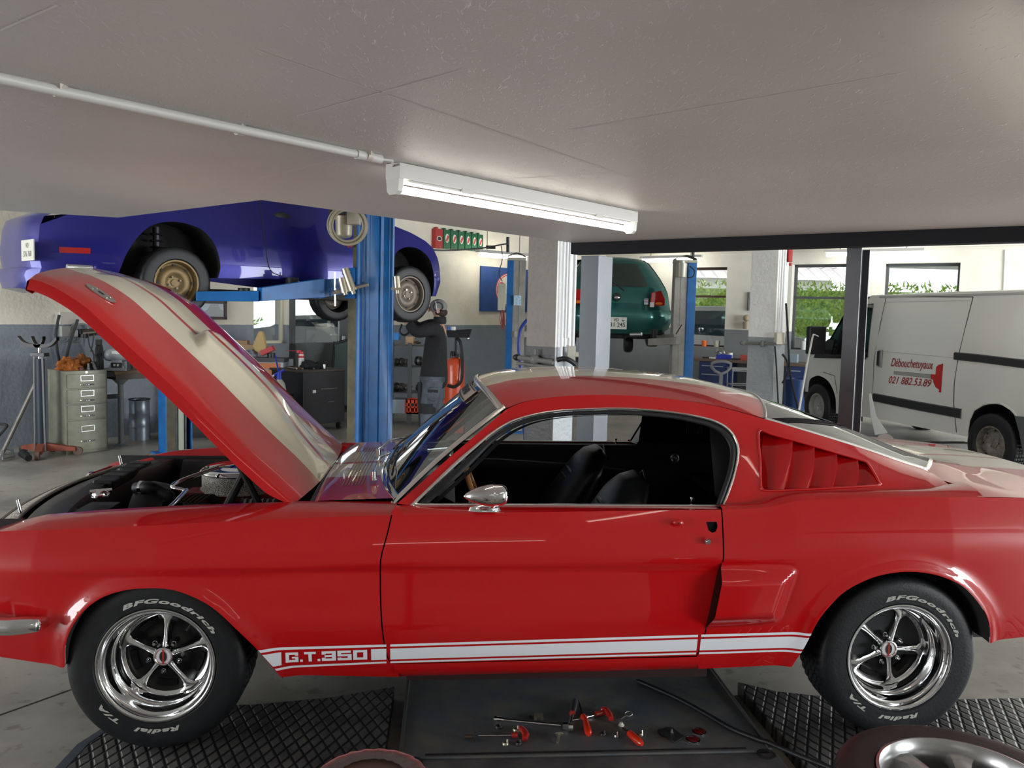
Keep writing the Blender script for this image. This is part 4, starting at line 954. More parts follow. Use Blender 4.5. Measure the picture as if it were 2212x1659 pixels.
# dash
b = MB(); rows = []
for y in [-.66+.132*k for k in range(11)]: rows.append([V((.80, y, .87)), V((.90, y, .895)), V((1.00, y, .895)), V((1.05, y, .87)), V((1.045, y, .83)), V((1.0, y, .70)), V((.98, y, .62))])
b.loft(rows); b.build('dashboard', vinyl, redcar, smooth=50)
b = MB(); b.lathe([(.055, 0), (.055, .10), (.048, .10), (.046, .06), (.001, .06)], 28, frame((.93, .05, .93), (0, 1, 0), z=(1, 0, .1))); b.build('tachometer', chrome, redcar, smooth=40)
b = MB(); b.box(.84, .96, .30, .48, .896, .898); b.build('dash_paper', mat('paper_pale', (.5, .5, .42), .7), redcar)
# wood rim steering wheel
ax = V((.93, 0, .36)).normalized(); so = V((1.15, -.37, .80)); Ms = frame(so, (0, 1, 0), z=ax)
wood = mat('varnished_wood', (.32, .13, .03), .2, coat=1, noise_scale=20, noise_amt=.4)
sw_ = MB(); sw_.tube([(.185*math.cos(a), .185*math.sin(a), 0) for a in [2*PI*i/48 for i in range(49)]], .011, 10, Ms); swo = sw_.build('steering_wheel', wood, redcar, smooth=60)
m = MB()
for a in (0, PI, -PI/2): m.loft([[V((r*math.cos(a)-w*math.sin(a), r*math.sin(a)+w*math.cos(a), -.03*(1-r/.185))) for w in (-.014, .014)] for r in (.03, .10, .18)], Ms)
m.lathe([(.034, -.035), (.034, -.015), (.028, -.010), (.001, -.008)], 24, Ms); m.build('wheel_spokes', chrome, swo, smooth=40)
m = MB(); m.cyl(so-ax*.03, so-ax*.30, .022); m.build('steering_column', vinyl2, swo)
# front seats
def seat_(y0, x0, ztop, lab):
    s = thing('front_seat', None, None); s.parent = redcar
    for nm, prof in (('seat_back', 1),):
        b = MB(); rows = []; n = 20
        for i in range(n+1):
            t = i/n; h = t; w = .235*(1-.10*t)*(1-sstep(.80, 1.02, t)*.62); z = .42+(ztop-.42)*t; x = x0+.30*t+.0; th_ = .075*(1-.3*t)+.02*math.sin(PI*t)
            if t > .94: th_ *= math.sqrt(max(0.02, 1-((t-.94)/.062)**2))
            r = []
            for k in range(20):
                a = 2*PI*k/20; c, s_ = math.cos(a), math.sin(a); r.append(V((x+th_*abs(c)**.8*(1 if c > 0 else -1), y0+w*abs(s_)**.75*(1 if s_ > 0 else -1), z-.25*th_*c)))
            rows.append(r)
        b.loft(rows, closed=True); b.f.append(tuple(range(len(b.v)-20, len(b.v)))); b.mi.append(0); so_ = b.build(nm, vinyl, s, smooth=70)
        m = MB()
        for k in range(9):
            t = .22+.065*k; z = .42+(ztop-.42)*t; x = x0+.30*t-.075*(1-.3*t)-.012; m.ball((x, y0, z), (.014, .13, .022), 12)
        m.build('seat_pleats', vinyl, so_, smooth=60)
        m = MB(); pts = []
        for k in range(24):
            t = .15+.85*min(1, k/12) if k < 12 else .15+.85*(1-(k-12)/12)
            sgn = -1 if k < 12 else 1; w = .235*(1-.10*t)*(1-sstep(.80, 1.02, t)*.62); z = .42+(ztop-.42)*t; pts.append(V((x0+.30*t+.055*(1-.3*t), y0+sgn*w*.80, z)))
        m.tube(pts, .004, 6); m.build('seat_piping', vinyl, so_)
    b = MB(); b.box(x0-.45, x0+.05, y0-.23, y0+.23, .32, .46); b.build('seat_cushion', vinyl, s, bev=.04, seg=3)
    return s
s1 = cpt(1305, 965, .37); s2 = cpt(1378, 1023, -.37)
seat_(.37, s1.x-.33, s1.z, ''); seat_(-.37, s2.x-.30, s2.z, '')
# inside rear view mirror
m = MB(); m.ball((1.22, 0, 1.20), (.012, .10, .028), 14); m.cyl((1.22, 0, 1.22), (1.20, 0, 1.27), .006); m.build('interior_mirror', chrome, redcar, smooth=60)
# wipers
for y0, y1, xo in ((-.42, -.02, 0), (.10, .5, 0)):
    p0 = V((wsx(y0)-.045, y0, .905)); m = MB(); m.cyl(p0, p0+V((0, 0, .035)), .014, .011, 14); a = p0+V((.0, 0, .03)); 
    c = wspt(y1/.68, .08, .02); m.tube([a, a.lerp(c, .5)+V((-.01, 0, .02)), c], [.006, .005, .004], 8); m.build('wiper_arm', chrome, redcar)
    m = MB(); m.tube([wspt((y0+(.1+(y1-y0)*.2*k))/.68, .06+.015*k, .010) for k in range(6)], .005, 6); m.build('wiper_blade', blackpl, redcar)
# ------------------------------------------------------------ engine bay
m = MB()
for sg in (-1, 1): m.loft([[V((x, .645*sg, z)) for z in (.40, .80)] for x in (-.68, -.3, .1, .50)])
m.loft([[V((.52, y, z)) for z in (.35, .86)] for y in (-.65, 0, .65)]); m.loft([[V((x, y, .42)) for y in (-.65, .65)] for x in (-.70, .52)])
m.build('engine_bay_liner', bay, redcar, smooth=0)
for sg in (-1, 1):
    m = MB(); m.loft([[V((x, y*sg, z)) for y, z in ((.645, .79), (.60, .78), (.55, .70), (.50, .60), (.48, .42))] for x in (-.35, -.15, .10, .34)]); m.build('spring_tower', bay, redcar, smooth=40)
def cz(px, py, z):
    P = atz(px, py, PLZ+z)-CT; return V((P.dot(EX), P.dot(EY), z))
# radiator support: black panel at the front with expanded mesh ahead of it
P1_ = cz(110, 1100, .79); 
m = MB(); rows = []
xs = lambda y: -.615+.17*(abs(y)/.66)**2*0-.0
m.loft([[V((x+(.10*(abs(y)/.62)**2), y, z)) for x, z in ((-.64, .70), (-.635, .775), (-.56, .790), (-.50, .785), (-.48, .74), (-.48, .50))] for y in [-.62+.062*k for k in range(21)]])
m.build('radiator_support', mat('black_gloss', (.010, .010, .011), .42, coat=.15), redcar, smooth=50)
mesh_m = bpy.data.materials.new('expanded_mesh'); mesh_m.use_nodes = True; nt = mesh_m.node_tree; bs = nt.nodes['Principled BSDF']; bs.inputs['Base Color'].default_value = (.42, .40, .34, 1); bs.inputs['Metallic'].default_value = .5; bs.inputs['Roughness'].default_value = .4
m = MB()
for k in range(-34, 35):
    for sg in (1, -1):
        y0 = k*.018; pts = []
        for i in range(7):
            t = i/6; y = y0+sg*t*.10; 
            if abs(y) > .60: continue
            pts.append(V((-.66-.09*t+.10*(abs(y)/.62)**2, y, .775-.035*t**2)))
        if len(pts) > 1: m.tube(pts, .0028, 4, cap=False)
m.tube([(-.665+.10*(y/.62)**2, y, .778) for y in [-.6+.06*k for k in range(21)]], .006, 6); m.tube([(-.755+.10*(y/.62)**2, y, .742) for y in [-.6+.06*k for k in range(21)]], .008, 6)
m.build('front_grille_mesh', mesh_m, redcar, smooth=0)
# radiator top tank with ribbed cover and cap
m = MB(); m.box(-.56, -.47, .02, .50, .755, .80); rt = m.build('radiator_tank', MATS['black_gloss'], redcar, bev=.012, seg=3)
for y in (.12, .22, .32, .42):
    m = MB(); m.box(-.562, -.468, y, y+.012, .797, .803); m.build('tank_strap', bay, rt)
pc_ = cz(217, 1270*0+1000+66, .81); m = MB(); pq = cz(218, 1068, .815); m.lathe([(.001, .020), (.020, .019), (.034, .010), (.036, .0), (.036, -.008)], 24, Matrix.Translation(pq)); m.cyl((pq.x-.035, pq.y-.02, pq.z+.014), (pq.x+.035, pq.y+.02, pq.z+.014), .009, .009, 8); m.build('radiator_cap', chrome, redcar, smooth=40)
# fan shroud, upper hose, battery, expansion
m = MB(); q = cz(285, 1085, .72); m.lathe([(.19, -.06), (.20, -.02), (.19, .04), (.175, .07)], 40, frame((q.x+.08, q.y+.05, .60), (0, 1, 0), z=(1, 0, 0))); m.build('fan_shroud', blackpl, redcar, smooth=60)
m = MB(); a = cz(300, 1052, .80); c = cz(352, 1060, .78); d = cz(360, 1088, .72); m.tube(smooth_curve([a+V((-.02, .02, -.01)), a+V((.04, 0, .0)), c+V((-.02, 0, .0)), c+V((.03, 0, -.03)), d, d+V((.0, 0, -.08))], 20), .026, 14); ho = m.build('radiator_hose', rubber, redcar, smooth=80)
m = MB(); m.cyl(a+V((.0, .012, -.004)), a+V((.014, .010, -.004)), .029, n=20); m.build('hose_clamp', chrome, ho)
m = MB(); q = cz(215, 1092, .78); m.box(q.x-.07, q.x+.05, q.y-.09, q.y+.09, .66, .775); m.build('battery', mat('battery_blue_black', (.012, .014, .02), .4), redcar, bev=.008)
m = MB(); q = cz(150, 1105, .76); m.tube([q+V((-.05, .06, -.04)), q+V((0, 0, 0)), q+V((.10, -.01, -.02))], .018, 8); m.build('coolant_hose', rubber, redcar)
# air cleaner
ac = cz(510, 1012, .80)+V((0, .02, 0)); Ma = Matrix.Translation(V((ac.x+.02, ac.y, .745)))
m = MB(); m.lathe([(.001, .075), (.02, .075), (.06, .066), (.10, .066), (.108, .060), (.130, .058), (.170, .062), (.190, .052), (.194, .045), (.190, .040)], 64, Ma); al = m.build('air_cleaner_lid', chrome, redcar, smooth=50)
m = MB(); m.lathe([(.182, .042), (.182, -.035), (.190, -.040), (.190, -.046), (.10, -.05)], 64, Ma)
filt = mat('pleated_filter', (.42, .38, .32), .7); nt = filt.node_tree; wv = nt.nodes.new('ShaderNodeTexVoronoi'); wv.inputs['Scale'].default_value = 130; wv.feature = 'DISTANCE_TO_EDGE'; tcn = nt.nodes.new('ShaderNodeTexCoord'); nt.links.new(tcn.outputs['Object'], wv.inputs['Vector']); rr_ = nt.nodes.new('ShaderNodeValToRGB'); rr_.color_ramp.elements[0].color = (.45, .43, .38, 1); rr_.color_ramp.elements[1].color = (.05, .045, .04, 1); rr_.color_ramp.elements[0].position = .05; rr_.color_ramp.elements[1].position = .25; nt.links.new(wv.outputs['Distance'], rr_.inputs[0]); nt.links.new(rr_.outputs[0], nt.nodes['Principled BSDF'].inputs['Base Color'])
m.build('air_filter', filt, redcar, smooth=60)
m = MB(); m.tube([V((ac.x+.02, ac.y, .82)), V((ac.x+.02, ac.y, .835))], .008); m.build('wing_nut', chrome, al)
# valve covers, engine block, distributor, hose, braces
m = MB(); m.box(ac.x-.25, ac.x+.22, -.26, .26, .45, .66); m.build('engine_block', mat('engine_dark', (.03, .028, .027), .5), redcar, bev=.02)
for sg in (-1, 1):
    m = MB(); m.box(ac.x-.22, ac.x+.22, sg*.27-.07, sg*.27+.07, .60, .705); m.build('valve_cover', mat('valve_cover_red', (.18, .012, .01), .4), redcar, bev=.02, seg=3)
q = cz(430, 1095, .75); m = MB(); m.cyl((q.x-.03, q.y, q.z-.02), (q.x+.04, q.y, q.z-.02), .022); m.cyl((q.x+.04, q.y, q.z-.02), (q.x+.08, q.y, q.z-.02), .012); m.build('oil_filler_blue', mat('anodised_blue', (.02, .06, .35), .25, metal=.6), redcar, smooth=40)
m = MB(); q1 = cz(352, 1108, .80); q2 = cz(399, 1063, .80); q3 = cz(372, 1052, .81); q4 = cz(392, 1038, .81); q5 = cz(470, 1010, .83); m.tube(smooth_curve([q1+V((-.08, -.12, -.02)), q1, q2, q2+V((-.01, .03, 0)), q3, q4, q5], 40), .010, 10); m.build('brace_bar', chrome, redcar, smooth=80)
m = MB(); q = cz(405, 1045, .78)+V((-.02, -.06, -.08))
for k in range(5): m.tube(smooth_curve([q+V((.02*k, .02, 0)), q+V((.05+.02*k, .06, .03)), q+V((.12+.01*k, .10, -.02))], 10), .005, 6)
m.build('ignition_leads', mat('lead_grey', (.05, .045, .04), .5), redcar)
m = MB(); q = cz(557, 1092, .72)
pts = [q+V((-.07+.012*k, 0, 0)) for k in range(14)]; m.tube(pts, [.028 if k % 2 else .034 for k in range(14)], 14); m.build('heater_hose', mat('ribbed_hose_grey', (.06, .06, .06), .5), redcar, smooth=40)
m = MB(); a = cz(540, 1015, .86); c = cz(520, 1075, .80); m.loft([[p_+V((w, 0, 0)) for w in (-.016, .016)] for p_ in (V((a.x+.04, a.y-.1, .95)), V((c.x, c.y, .70)))], closed=False); m.build('bonnet_prop', blackpl, redcar, solid=.006 if False else 0) if False else None
m = MB(); m.tube([V((a.x+.07, -.30, .955)), V((a.x-.02, -.42, .74))], .017, 8); m.build('bonnet_prop', blackpl, redcar)
# bonnet pins
for px_, py_, sg in ((52, 1118, -1), (268, 1014, 1)):
    q = cz(px_, py_, .765); m = MB(); m.cyl(q+V((0, 0, -.03)), q+V((-.022, 0, .070)), .0075, .006, 12); m.build('bonnet_pin', chrome, redcar)
# ------------------------------------------------------------ other vehicles
class Side:
    """flank of a vehicle: a vertical plane through p0 running along D, outward normal N"""
    def __init__(s, p0, D, toward=CAM):
        s.p = V((p0[0], p0[1], 0)); s.D = V((D[0], D[1], 0)).normalized(); s.N = V((s.D.y, -s.D.x, 0))
        if (V((toward[0], toward[1], 0))-s.p).dot(s.N) < 0: s.N = -s.N
    def tr(s, px, py, off=0):
        q = onplane(px, py, s.p+s.N*off, s.N); return ((q-s.p).dot(s.D), q.z)
    def P(s, u, z, off=0): return s.p+s.D*u+s.N*off+V((0, 0, z))
    def line(s, pts, off=0): return [s.tr(a, b, off) for a, b in pts]
def road_wheel(parent, c, N, R_, w, rimcol, rim_r=None, style='steel', spin=0, n=72, name='wheel'):
    rim_r = rim_r or R_*.60; o = thing(name, None, None)
    M = frame(V(c), V((0, 0, 1)).cross(V(N)), z=N); o.matrix_basis = M
    tyre(o, R_, w, rim_r, n=n*2 if R_ > .3 and style != 'far' else n, tread=True)
    k = rim_r; h = w*.42
    b = MB(); b.lathe([(k*.98, h*.98), (k*1.02, h*1.06), (k*.95, h*1.06), (k*.90, h*.8), (k*.88, h*.35), (k*.80, h*.30), (k*.66, h*.55), (k*.40, h*.52), (k*.30, h*.30), (k*.16, h*.34), (k*.15, h*.45), (k*.001, h*.46)], 48)
    rm = b.build('rim', rimcol, o, smooth=50)
    if style == 'steel':
        for i in range(8):
            a = spin+2*PI*i/8; b = MB(); pts = []
            for q in range(10):
                t = 2*PI*q/10; r = k*(.775+.055*math.cos(t)); aa = a+.10*math.sin(t); pts.append(V((r*math.cos(aa), r*math.sin(aa), h*.43+abs(r-k*.72)*.0+.004)))
            b.add(pts, [tuple(range(10))]); 
            b.build('rim_slot', bay, rm, smooth=0)
    for i in range(4 if style != 'van' else 5):
        a = spin+.4+2*PI*i/(4 if style != 'van' else 5); b = MB(); b.cyl((k*.27*math.cos(a), k*.27*math.sin(a), h*.25), (k*.27*math.cos(a), k*.27*math.sin(a), h*.60), k*.055, k*.045, 8); b.build('lug_nut', chrome, rm, smooth=40)
    return o
# ======== blue coupe up on the lift
bl_paint = mat('blue_metallic', (.012, .012, .17), .3, metal=.3, coat=.5, spec=.3)
BS = Side((-2.80, 6.8), (1.72, 1.80)); WB = 2.49; ZW = 1.825
bc = thing('coupe', 'dark blue coupe raised on the blue lift with its bonnet end pointing away', 'car', BS.P(1.2, 0, -.85)); 
bcinv = Matrix.Translation(-bc.location)
def kid(o, root):
    """keep world placement, parent to root (root only translated / rotated)"""
    bpy.context.view_layer.update(); o.parent = root; o.matrix_parent_inverse = root.matrix_world.inverted(); return o
bpy.context.view_layer.update()
BW = 1.60
def boff(u, z):
    t = z-ZW; w = -.02 + .03*math.exp(-((t-.15)/.25)**2); w -= .10*max(0, t-.32)**1.2*2.2; w -= .10*max(0, -t-.02)**1.3
    e = max(0, (-.05-u)/.85); w -= .30*e**2.2; e = max(0, (u-WB-.05)/.75); w -= .34*e**2.2; return w
def FB(u, z): return BS.P(u, z, boff(u, z))
arR = BS.line([(262, 590), (266, 577), (278, 546), (299, 514), (324, 491), (349, 481), (380, 478), (410, 483), (440, 496), (461, 521), (472, 552), (475, 580), (470, 601)])
arF = BS.line([(848, 600), (851, 569), (856, 550), (867, 539), (887, 533), (910, 538), (930, 556), (939, 582), (942, 612), (939, 640)])
arR = sm2(arR, 40); arF = sm2(arF, 36)
zt = ZW+.56
topl = [(-.92, ZW+.42), (-.6, ZW+.58), (0, ZW+.70), (1.0, ZW+.80), (1.8, ZW+.79)]+BS.line([(851, 482), (895, 501), (930, 521)])
frontl = BS.line([(948, 536), (958, 557), (961, 577), (963, 610), (955, 622), (950, 640)])
rear_l = [(-.93, ZW+.40), (-.95, ZW+.22), (-.93, ZW+.08), (-.95, ZW+.02), (-.92, ZW-.08), (-.75, ZW-.11)]
dseam = BS.line([(573, 430), (574, 480), (576, 557), (586, 587), (611, 597)])
outl = topl[::1]+frontl+arF[::-1]+[BS.tr(745, 622)]+[BS.tr(611, 603)]+arR[::-1]+BS.line([(240, 592)])+rear_l[::-1]
for r_ in (0, 1):
    if r_ == 0: f_ = FB
    else: f_ = lambda u, z: BS.P(u, z, -BW-boff(u, z))
    o = patch('body_side', outl, f_, bl_paint, None, step=.05, flip=(r_ == 1)); kid(o, bc)
b = MB()  # door seam and handle
b.tube([FB(u, z)+BS.N*.0015 for u, z in sm2(dseam, 24)], .004, 6); kid(b.build('door_seam', bay), bc)
hu, hz = BS.tr(619, 465); Mh = frame(FB(hu, hz), BS.D, z=BS.N); b = MB(); b.lathe([(.001, .004), (.05, .004), (.062, .002), (.066, -.004)], 24, Mh @ Matrix.Diagonal((1.25, .5, 1, 1))); kid(b.build('door_handle', blackpl, smooth=60), bc)
for a_, c_ in (((640, 556), (745, 583)),): 
    u0, z0 = BS.tr(*a_); u1, z1 = BS.tr(*c_)
# rear end and front end wrap
def wrap(name, rows, m, sm=60):
    b = MB(); b.loft(rows); return kid(b.build(name, m, smooth=sm), bc)
def endrow(u_end, z, bulge, sgn, n=14):
    r = []
    for i in range(n+1):
        t = i/n; w0 = boff(u_end, z); v = w0+(-BW-2*w0)*t; r.append(BS.P(u_end+sgn*bulge*(1-(2*t-1)**4)+0, z, v))
    return r
wrap('rear_bumper', [endrow(u, z, .10, -1) for u, z in [(-.75, ZW-.11), (-.92, ZW-.08), (-.95, ZW+.02), (-.93, ZW+.08)]], bl_paint)
wrap('rear_fascia', [endrow(u, z, .08, -1) for u, z in [(-.93, ZW+.08), (-.95, ZW+.22), (-.93, ZW+.40), (-.90, ZW+.48), (-.6, ZW+.62), (0, ZW+.72)]], bl_paint)
wrap('nose', [endrow(u, z, .10, 1) for u, z in [frontl[-1], frontl[3], frontl[2], frontl[0], topl[-1], topl[-2], topl[-3], (1.8, ZW+.80)]], bl_paint)
gls = mat('dark_car_glass', (.01, .012, .014), .05, coat=1)
b = MB(); 
def crow(u, z, w): return [BS.P(u, z, -BW/2+w*s_) for s_ in (-1, -.5, 0, .5, 1)]
b.loft([crow(0, ZW+.70, .70), crow(.5, ZW+1.02, .56), crow(1.0, ZW+1.08, .54), crow(1.4, ZW+1.04, .56), crow(1.85, ZW+.78, .68)])
for s_ in (-1, 1): b.add([BS.P(u, z, -BW/2+s_*w) for u, z, w in [(0, ZW+.70, .70), (.5, ZW+1.02, .56), (1.0, ZW+1.08, .54), (1.4, ZW+1.04, .56), (1.85, ZW+.76, .68)]], [(0, 1, 2, 3, 4)])
kid(b.build('cabin', gls, smooth=40), bc)
b = MB(); b.box(-.7, WB+.2, -BW+.12, -.12, ZW-.10, ZW-.04); o = b.build('underbody', mat('underbody_grime', (.03, .028, .025), .8)); o.matrix_world = frame(BS.p, BS.D, z=(0, 0, 1)) @ (Matrix.Diagonal((1, 1 if frame(BS.p, BS.D, z=(0,0,1)).to_3x3() @ V((0,1,0)) @ BS.N > 0 else -1, 1, 1))); kid(o, bc)
hous = mat('wheel_house_dark', (.02, .019, .018), .9)
for arc in (arR, arF):
    b = MB(); b.loft([[FB(u, z) for u, z in arc], [BS.P(u, z+.01, -.42) for u, z in arc], [BS.P(u, ZW-.1, -.42) for u, z in arc]]); kid(b.build('wheel_arch', hous, smooth=60), bc)
gold = mat('rim_bronze', (.17, .115, .045), .45, metal=.4); greyrim = mat('rim_worn_grey', (.16, .13, .10), .5, metal=.3)
for u, v, zz, mtl in ((0, -.06, ZW, gold), (WB, -.06, ZW-.02, greyrim), (.0, -1.72, ZW-.04, gold), (WB, -1.48, ZW-.04, greyrim)):
    inward = BS.N if v > -1 else -BS.N
    w_ = road_wheel(bc, BS.P(u, zz, v-.04*(1 if v > -1 else -1)), inward, .300, .185, mtl, .185); kid(w_, bc)
b = MB(); cs = BS.P(-.05, ZW+.12, -.30)
b.cyl(cs, cs+V((0, 0, .35)), .03, n=12)
for k in range(5): b.lathe([(.05, 0), (.058, .008), (.05, .016)], 18, Matrix.Translation(cs+V((0, 0, .06+.055*k))))
kid(b.build('coil_spring', darksteel, smooth=50), bc)
b = MB(); e = aty(150, 577, 6.22); b.tube([e-BS.D*.02, e+BS.D*.16], .024, 14, cap=False); b.tube([e-BS.D*.018, e+BS.D*.16], .021, 14, cap=True); kid(b.build('exhaust_tip', brushed, smooth=40), bc)
lu, lz = BS.tr(178, 539); b = MB(); b.loft([[BS.P(lu+du, lz+dz_, boff(lu+du, lz+dz_)+.004) for du in (-.09, -.03, .04, .10)] for dz_ in (-.022, .022)]); kid(b.build('side_reflector', mat('reflector_red', (.35, .01, .01), .2, coat=1)), bc)
# number plate on the tail
pa, pb = V(aty(36, 462, 6.42)), V(aty(84, 470, 6.75))
u0 = -1.01; Mpl = frame(BS.P(u0, ZW+.21, -BW/2+.45), BS.N, z=-BS.D)
Mpl = Mpl @ Matrix.Rotation(math.radians(0), 4, 'X')
b = MB(); b.box(-.15, .15, -.08, .08, 0, .008, Mpl); pl_ = kid(b.build('number_plate', mat('plate_white_worn', (.55, .54, .48), .5)), bc)
for t_, yy, sz in (('VD', .035, .055), ('376 768', -.03, .062)):
    vs, fs = text_geo(t_, sz); b = MB(); b.add([Mpl @ V((v.x, v.y+yy, .0095)) for v in vs], fs); kid(b.build('plate_characters', mat('plate_ink_faded', (.16, .15, .12), .6), smooth=0), pl_)
# ======== green hatchback on the rear lift
gp = mat('green_metallic', (.02, .17, .155), .22, metal=.5, coat=1)
GX, GY = (1331-1106)/1755*12.0, 12.0
gz = lambda py: aty(1385, py, 12.0).z
g_ = thing('hatchback', 'teal green hatchback seen from behind, raised on the lift by the windows', 'car', (GX, GY+1.8, 0)); bpy.context.view_layer.update()
def kg(o): return kid(o, g_)
zB, zP, zL, zT = gz(722), gz(668), gz(628), gz(552)
half = [(y_ - 0) for y_ in ()]
secs = [  # z, half width, y depth of the tail surface
 (gz(722), .70, .10), (gz(708), .80, .0), (gz(690), .825, -.04), (gz(672), .82, -.05), (gz(668), .805, -.02), (gz(655), .80, .02), (gz(632), .775, .05), (gz(620), .745, .08), (gz(600), .68, .17), (gz(580), .60, .27), (gz(565), .53, .34), (gz(556), .46, .42), (gz(551), .30, .60)]
def grow_(z, hw, dy, n=18):
    return [V((GX+hw*(1-(1-abs(s_))**1)*(1 if s_ > 0 else -1)*1.0, GY+dy+.22*abs(s_)**5, z-.01*abs(s_)**3)) for s_ in [-1+2*i/n for i in range(n+1)]]
rows = [grow_(*s_) for s_ in secs]
b = MB(); b.loft(rows[:6]); kg(b.build('rear_bumper', gp, smooth=60))
b = MB(); b.loft(rows[5:8]+[]); kg(b.build('tailgate', gp, smooth=60))
b = MB(); rr2 = rows[7:]
b.loft(rr2); kg(b.build('tailgate_frame', gp, smooth=60))
b = MB(); b.loft([[p+V((0, -.012, 0)) for p in grow_(z, hw*.90, dy)] for z, hw, dy in [(gz(619), .735, .085), (gz(600), .68, .17), (gz(580), .60, .27), (gz(567), .53, .33)]]); kg(b.build('rear_window', mat('hatch_glass', (.03, .05, .045), .05, coat=1), smooth=60))
b = MB()   # flanks and roof going away from us
fl2 = [[V((GX+sg*hw, GY+dy+.22, z)) for (z, hw, dy) in secs] for sg in (-1, 1)]
for sg, L in ((-1, fl2[0]), (1, fl2[1])): b.loft([L, [p+V((0, 1.2, .02)) for p in L], [V((p.x, GY+3.5, min(p.z, gz(640)))) for p in L]])
b.loft([grow_(gz(551), .30, .60)]+[[V((GX+s_*.50, GY+1.8, gz(548))) for s_ in [-1+2*i/18 for i in range(19)]], [V((GX+s_*.72, GY+2.9, gz(640))) for s_ in [-1+2*i/18 for i in range(19)]], [V((GX+s_*.78, GY+3.7, gz(690))) for s_ in [-1+2*i/18 for i in range(19)]]]); kg(b.build('body_shell', gp, smooth=60))
b = MB(); b.box(GX-.72, GX+.72, GY+.15, GY+3.5, gz(724), gz(718)); kg(b.build('underbody', hous))
for sg in (-1, 1):
    b = MB(); P_ = [aty(a, c, 11.98) for a, c in [(1407, 632), (1428, 628), (1437, 645), (1437, 660), (1403, 662)]]
    q = [V((GX+sg*(p.x-GX), p.y+.16*max(0, (p.x-GX-.55)/.27)**2-.02, p.z)) for p in P_]; b.add(q+[p+V((0, .05, 0)) for p in q], [(0, 1, 2, 3, 4), (0, 1, 6, 5), (1, 2, 7, 6), (2, 3, 8, 7), (3, 4, 9, 8), (4, 0, 5, 9)]); l = kg(b.build('tail_lamp', mat('lamp_red', (.5, .02, .015), .2), bev=.01))
    b = MB(); q2 = aty(1424, 656, 11.9); b.ball((GX+sg*(q2.x-GX), q2.y+.03, q2.z), (.055, .015, .022)); kid(b.build('indicator', mat('amber_lens', (.8, .22, .02), .2), smooth=60), l)
    b = MB(); q2 = aty(1409, 659, 11.9); b.box(GX+sg*(q2.x-GX)-.03, GX+sg*(q2.x-GX)+.03, q2.y+.01, q2.y+.03, q2.z-.03, q2.z+.04); kid(b.build('reverse_lamp', mat('clear_lens', (.8, .75, .75), .2), smooth=60), l)
p = aty(1333, 641, 11.96); b = MB(); b.lathe([(.001, .01), (.05, .01), (.06, -.005)], 20, frame(p, (1, 0, 0), z=(0, -1, 0))); bd = kg(b.build('tailgate_badge', blackpl, smooth=50)); b = MB(); b.ball(p+V((0, -.012, -.012)), (.042, .01, .022)); kid(b.build('handle_oval', chrome, smooth=60), bd)
b = MB(); q0, q1 = aty(1392, 645, 11.95), aty(1400, 658, 11.95); b.box(q0.x, q1.x, q0.y, q0.y+.006, q1.z, q0.z); st_ = kg(b.build('sticker', mat('sticker_white', (.7, .68, .72), .5), smooth=0))
b = MB()
for k, c_ in ((.8, 1), (.45, 1)): b.box(q0.x+.004, q1.x-.004, q0.y-.003, q0.y, q1.z+(q0.z-q1.z)*k-.006, q1.z+(q0.z-q1.z)*k+.006)
kid(b.build('sticker_bar', mat('sticker_purple', (.25, .04, .2), .5), smooth=0), st_)
Mg = frame(aty(1331, 698, 11.90), (1, 0, 0), z=(0, -1, 0)); b = MB(); b.box(-.155, .155, -.088, .088, -.01, .004, Mg); pg = kg(b.build('number_plate', mat('plate_white', (.75, .76, .72), .4), bev=.004))
for t_, xx, yy, sz in (('VD', 0, .045, .062), ('331 245', 0, -.025, .088)):
    vs, fs = text_geo(t_, sz, bold=.001, sx=.95); b = MB(); b.add([Mg @ V((v.x+xx, v.y+yy, .0055)) for v in vs], fs); kid(b.build('plate_characters', blackpl, smooth=0), pg)
for xx, c_, nm in ((-.10, (.6, .02, .02), 'plate_shield_red'), (.10, (.02, .2, .06), 'plate_shield_green')):
    b = MB(); b.add([Mg @ V((xx+a, .046+c, .0055)) for a, c in [(-.018, .022), (.018, .022), (.018, -.006), (0, -.024), (-.018, -.006)]], [(0, 1, 2, 3, 4)]); sh = kid(b.build('plate_crest', mat(nm, c_, .5), smooth=0), pg)
    b = MB()
    if xx < 0: b.box(xx-.011, xx+.011, .043, .049, .0056, .006, Mg); b.box(xx-.003, xx+.003, .035, .057, .0056, .006, Mg)
    else: b.box(xx-.016, xx+.016, .048, .066, .0056, .006, Mg)
    kid(b.build('crest_mark', mat('crest_white', (.8, .8, .8), .5), smooth=0), sh)
b = MB(); b.tube([aty(1315, 612, 11.9), aty(1325, 610, 11.88), aty(1348, 628, 11.85)], .012, 6); kg(b.build('rear_wiper', blackpl))
b = MB(); b.tube([aty(1362, 722, 12.0), aty(1386, 722, 11.9)], .028, 12); kg(b.build('exhaust_silencer', brushed, smooth=60))
b = MB(); b.box(GX-.55, GX+.55, GY+.5, GY+.62, gz(735), gz(724)); kg(b.build('rear_axle', darksteel, bev=.01))
for sg in (-1, 1):
    w_ = road_wheel(g_, (GX+sg*.64, GY+.72, gz(712)), (sg, 0, 0), .28, .17, greyrim, .17, style='far', n=36); kid(w_, g_)
w_ = road_wheel(g_, (GX+.12, GY+1.6, gz(738)), (0.3, 0, -.2), .01, .01, greyrim, .006, style='far', n=8) if False else None
b = MB(); p = aty(1357, 742, 12.6); b.lathe([(.02, -.06), (.12, -.06), (.14, -.03), (.14, .03), (.12, .06), (.02, .06)], 24, frame(p, (0, 1, 0), z=(.9, -.4, 0))); kg(b.build('exhaust_resonator', rubber, smooth=50))
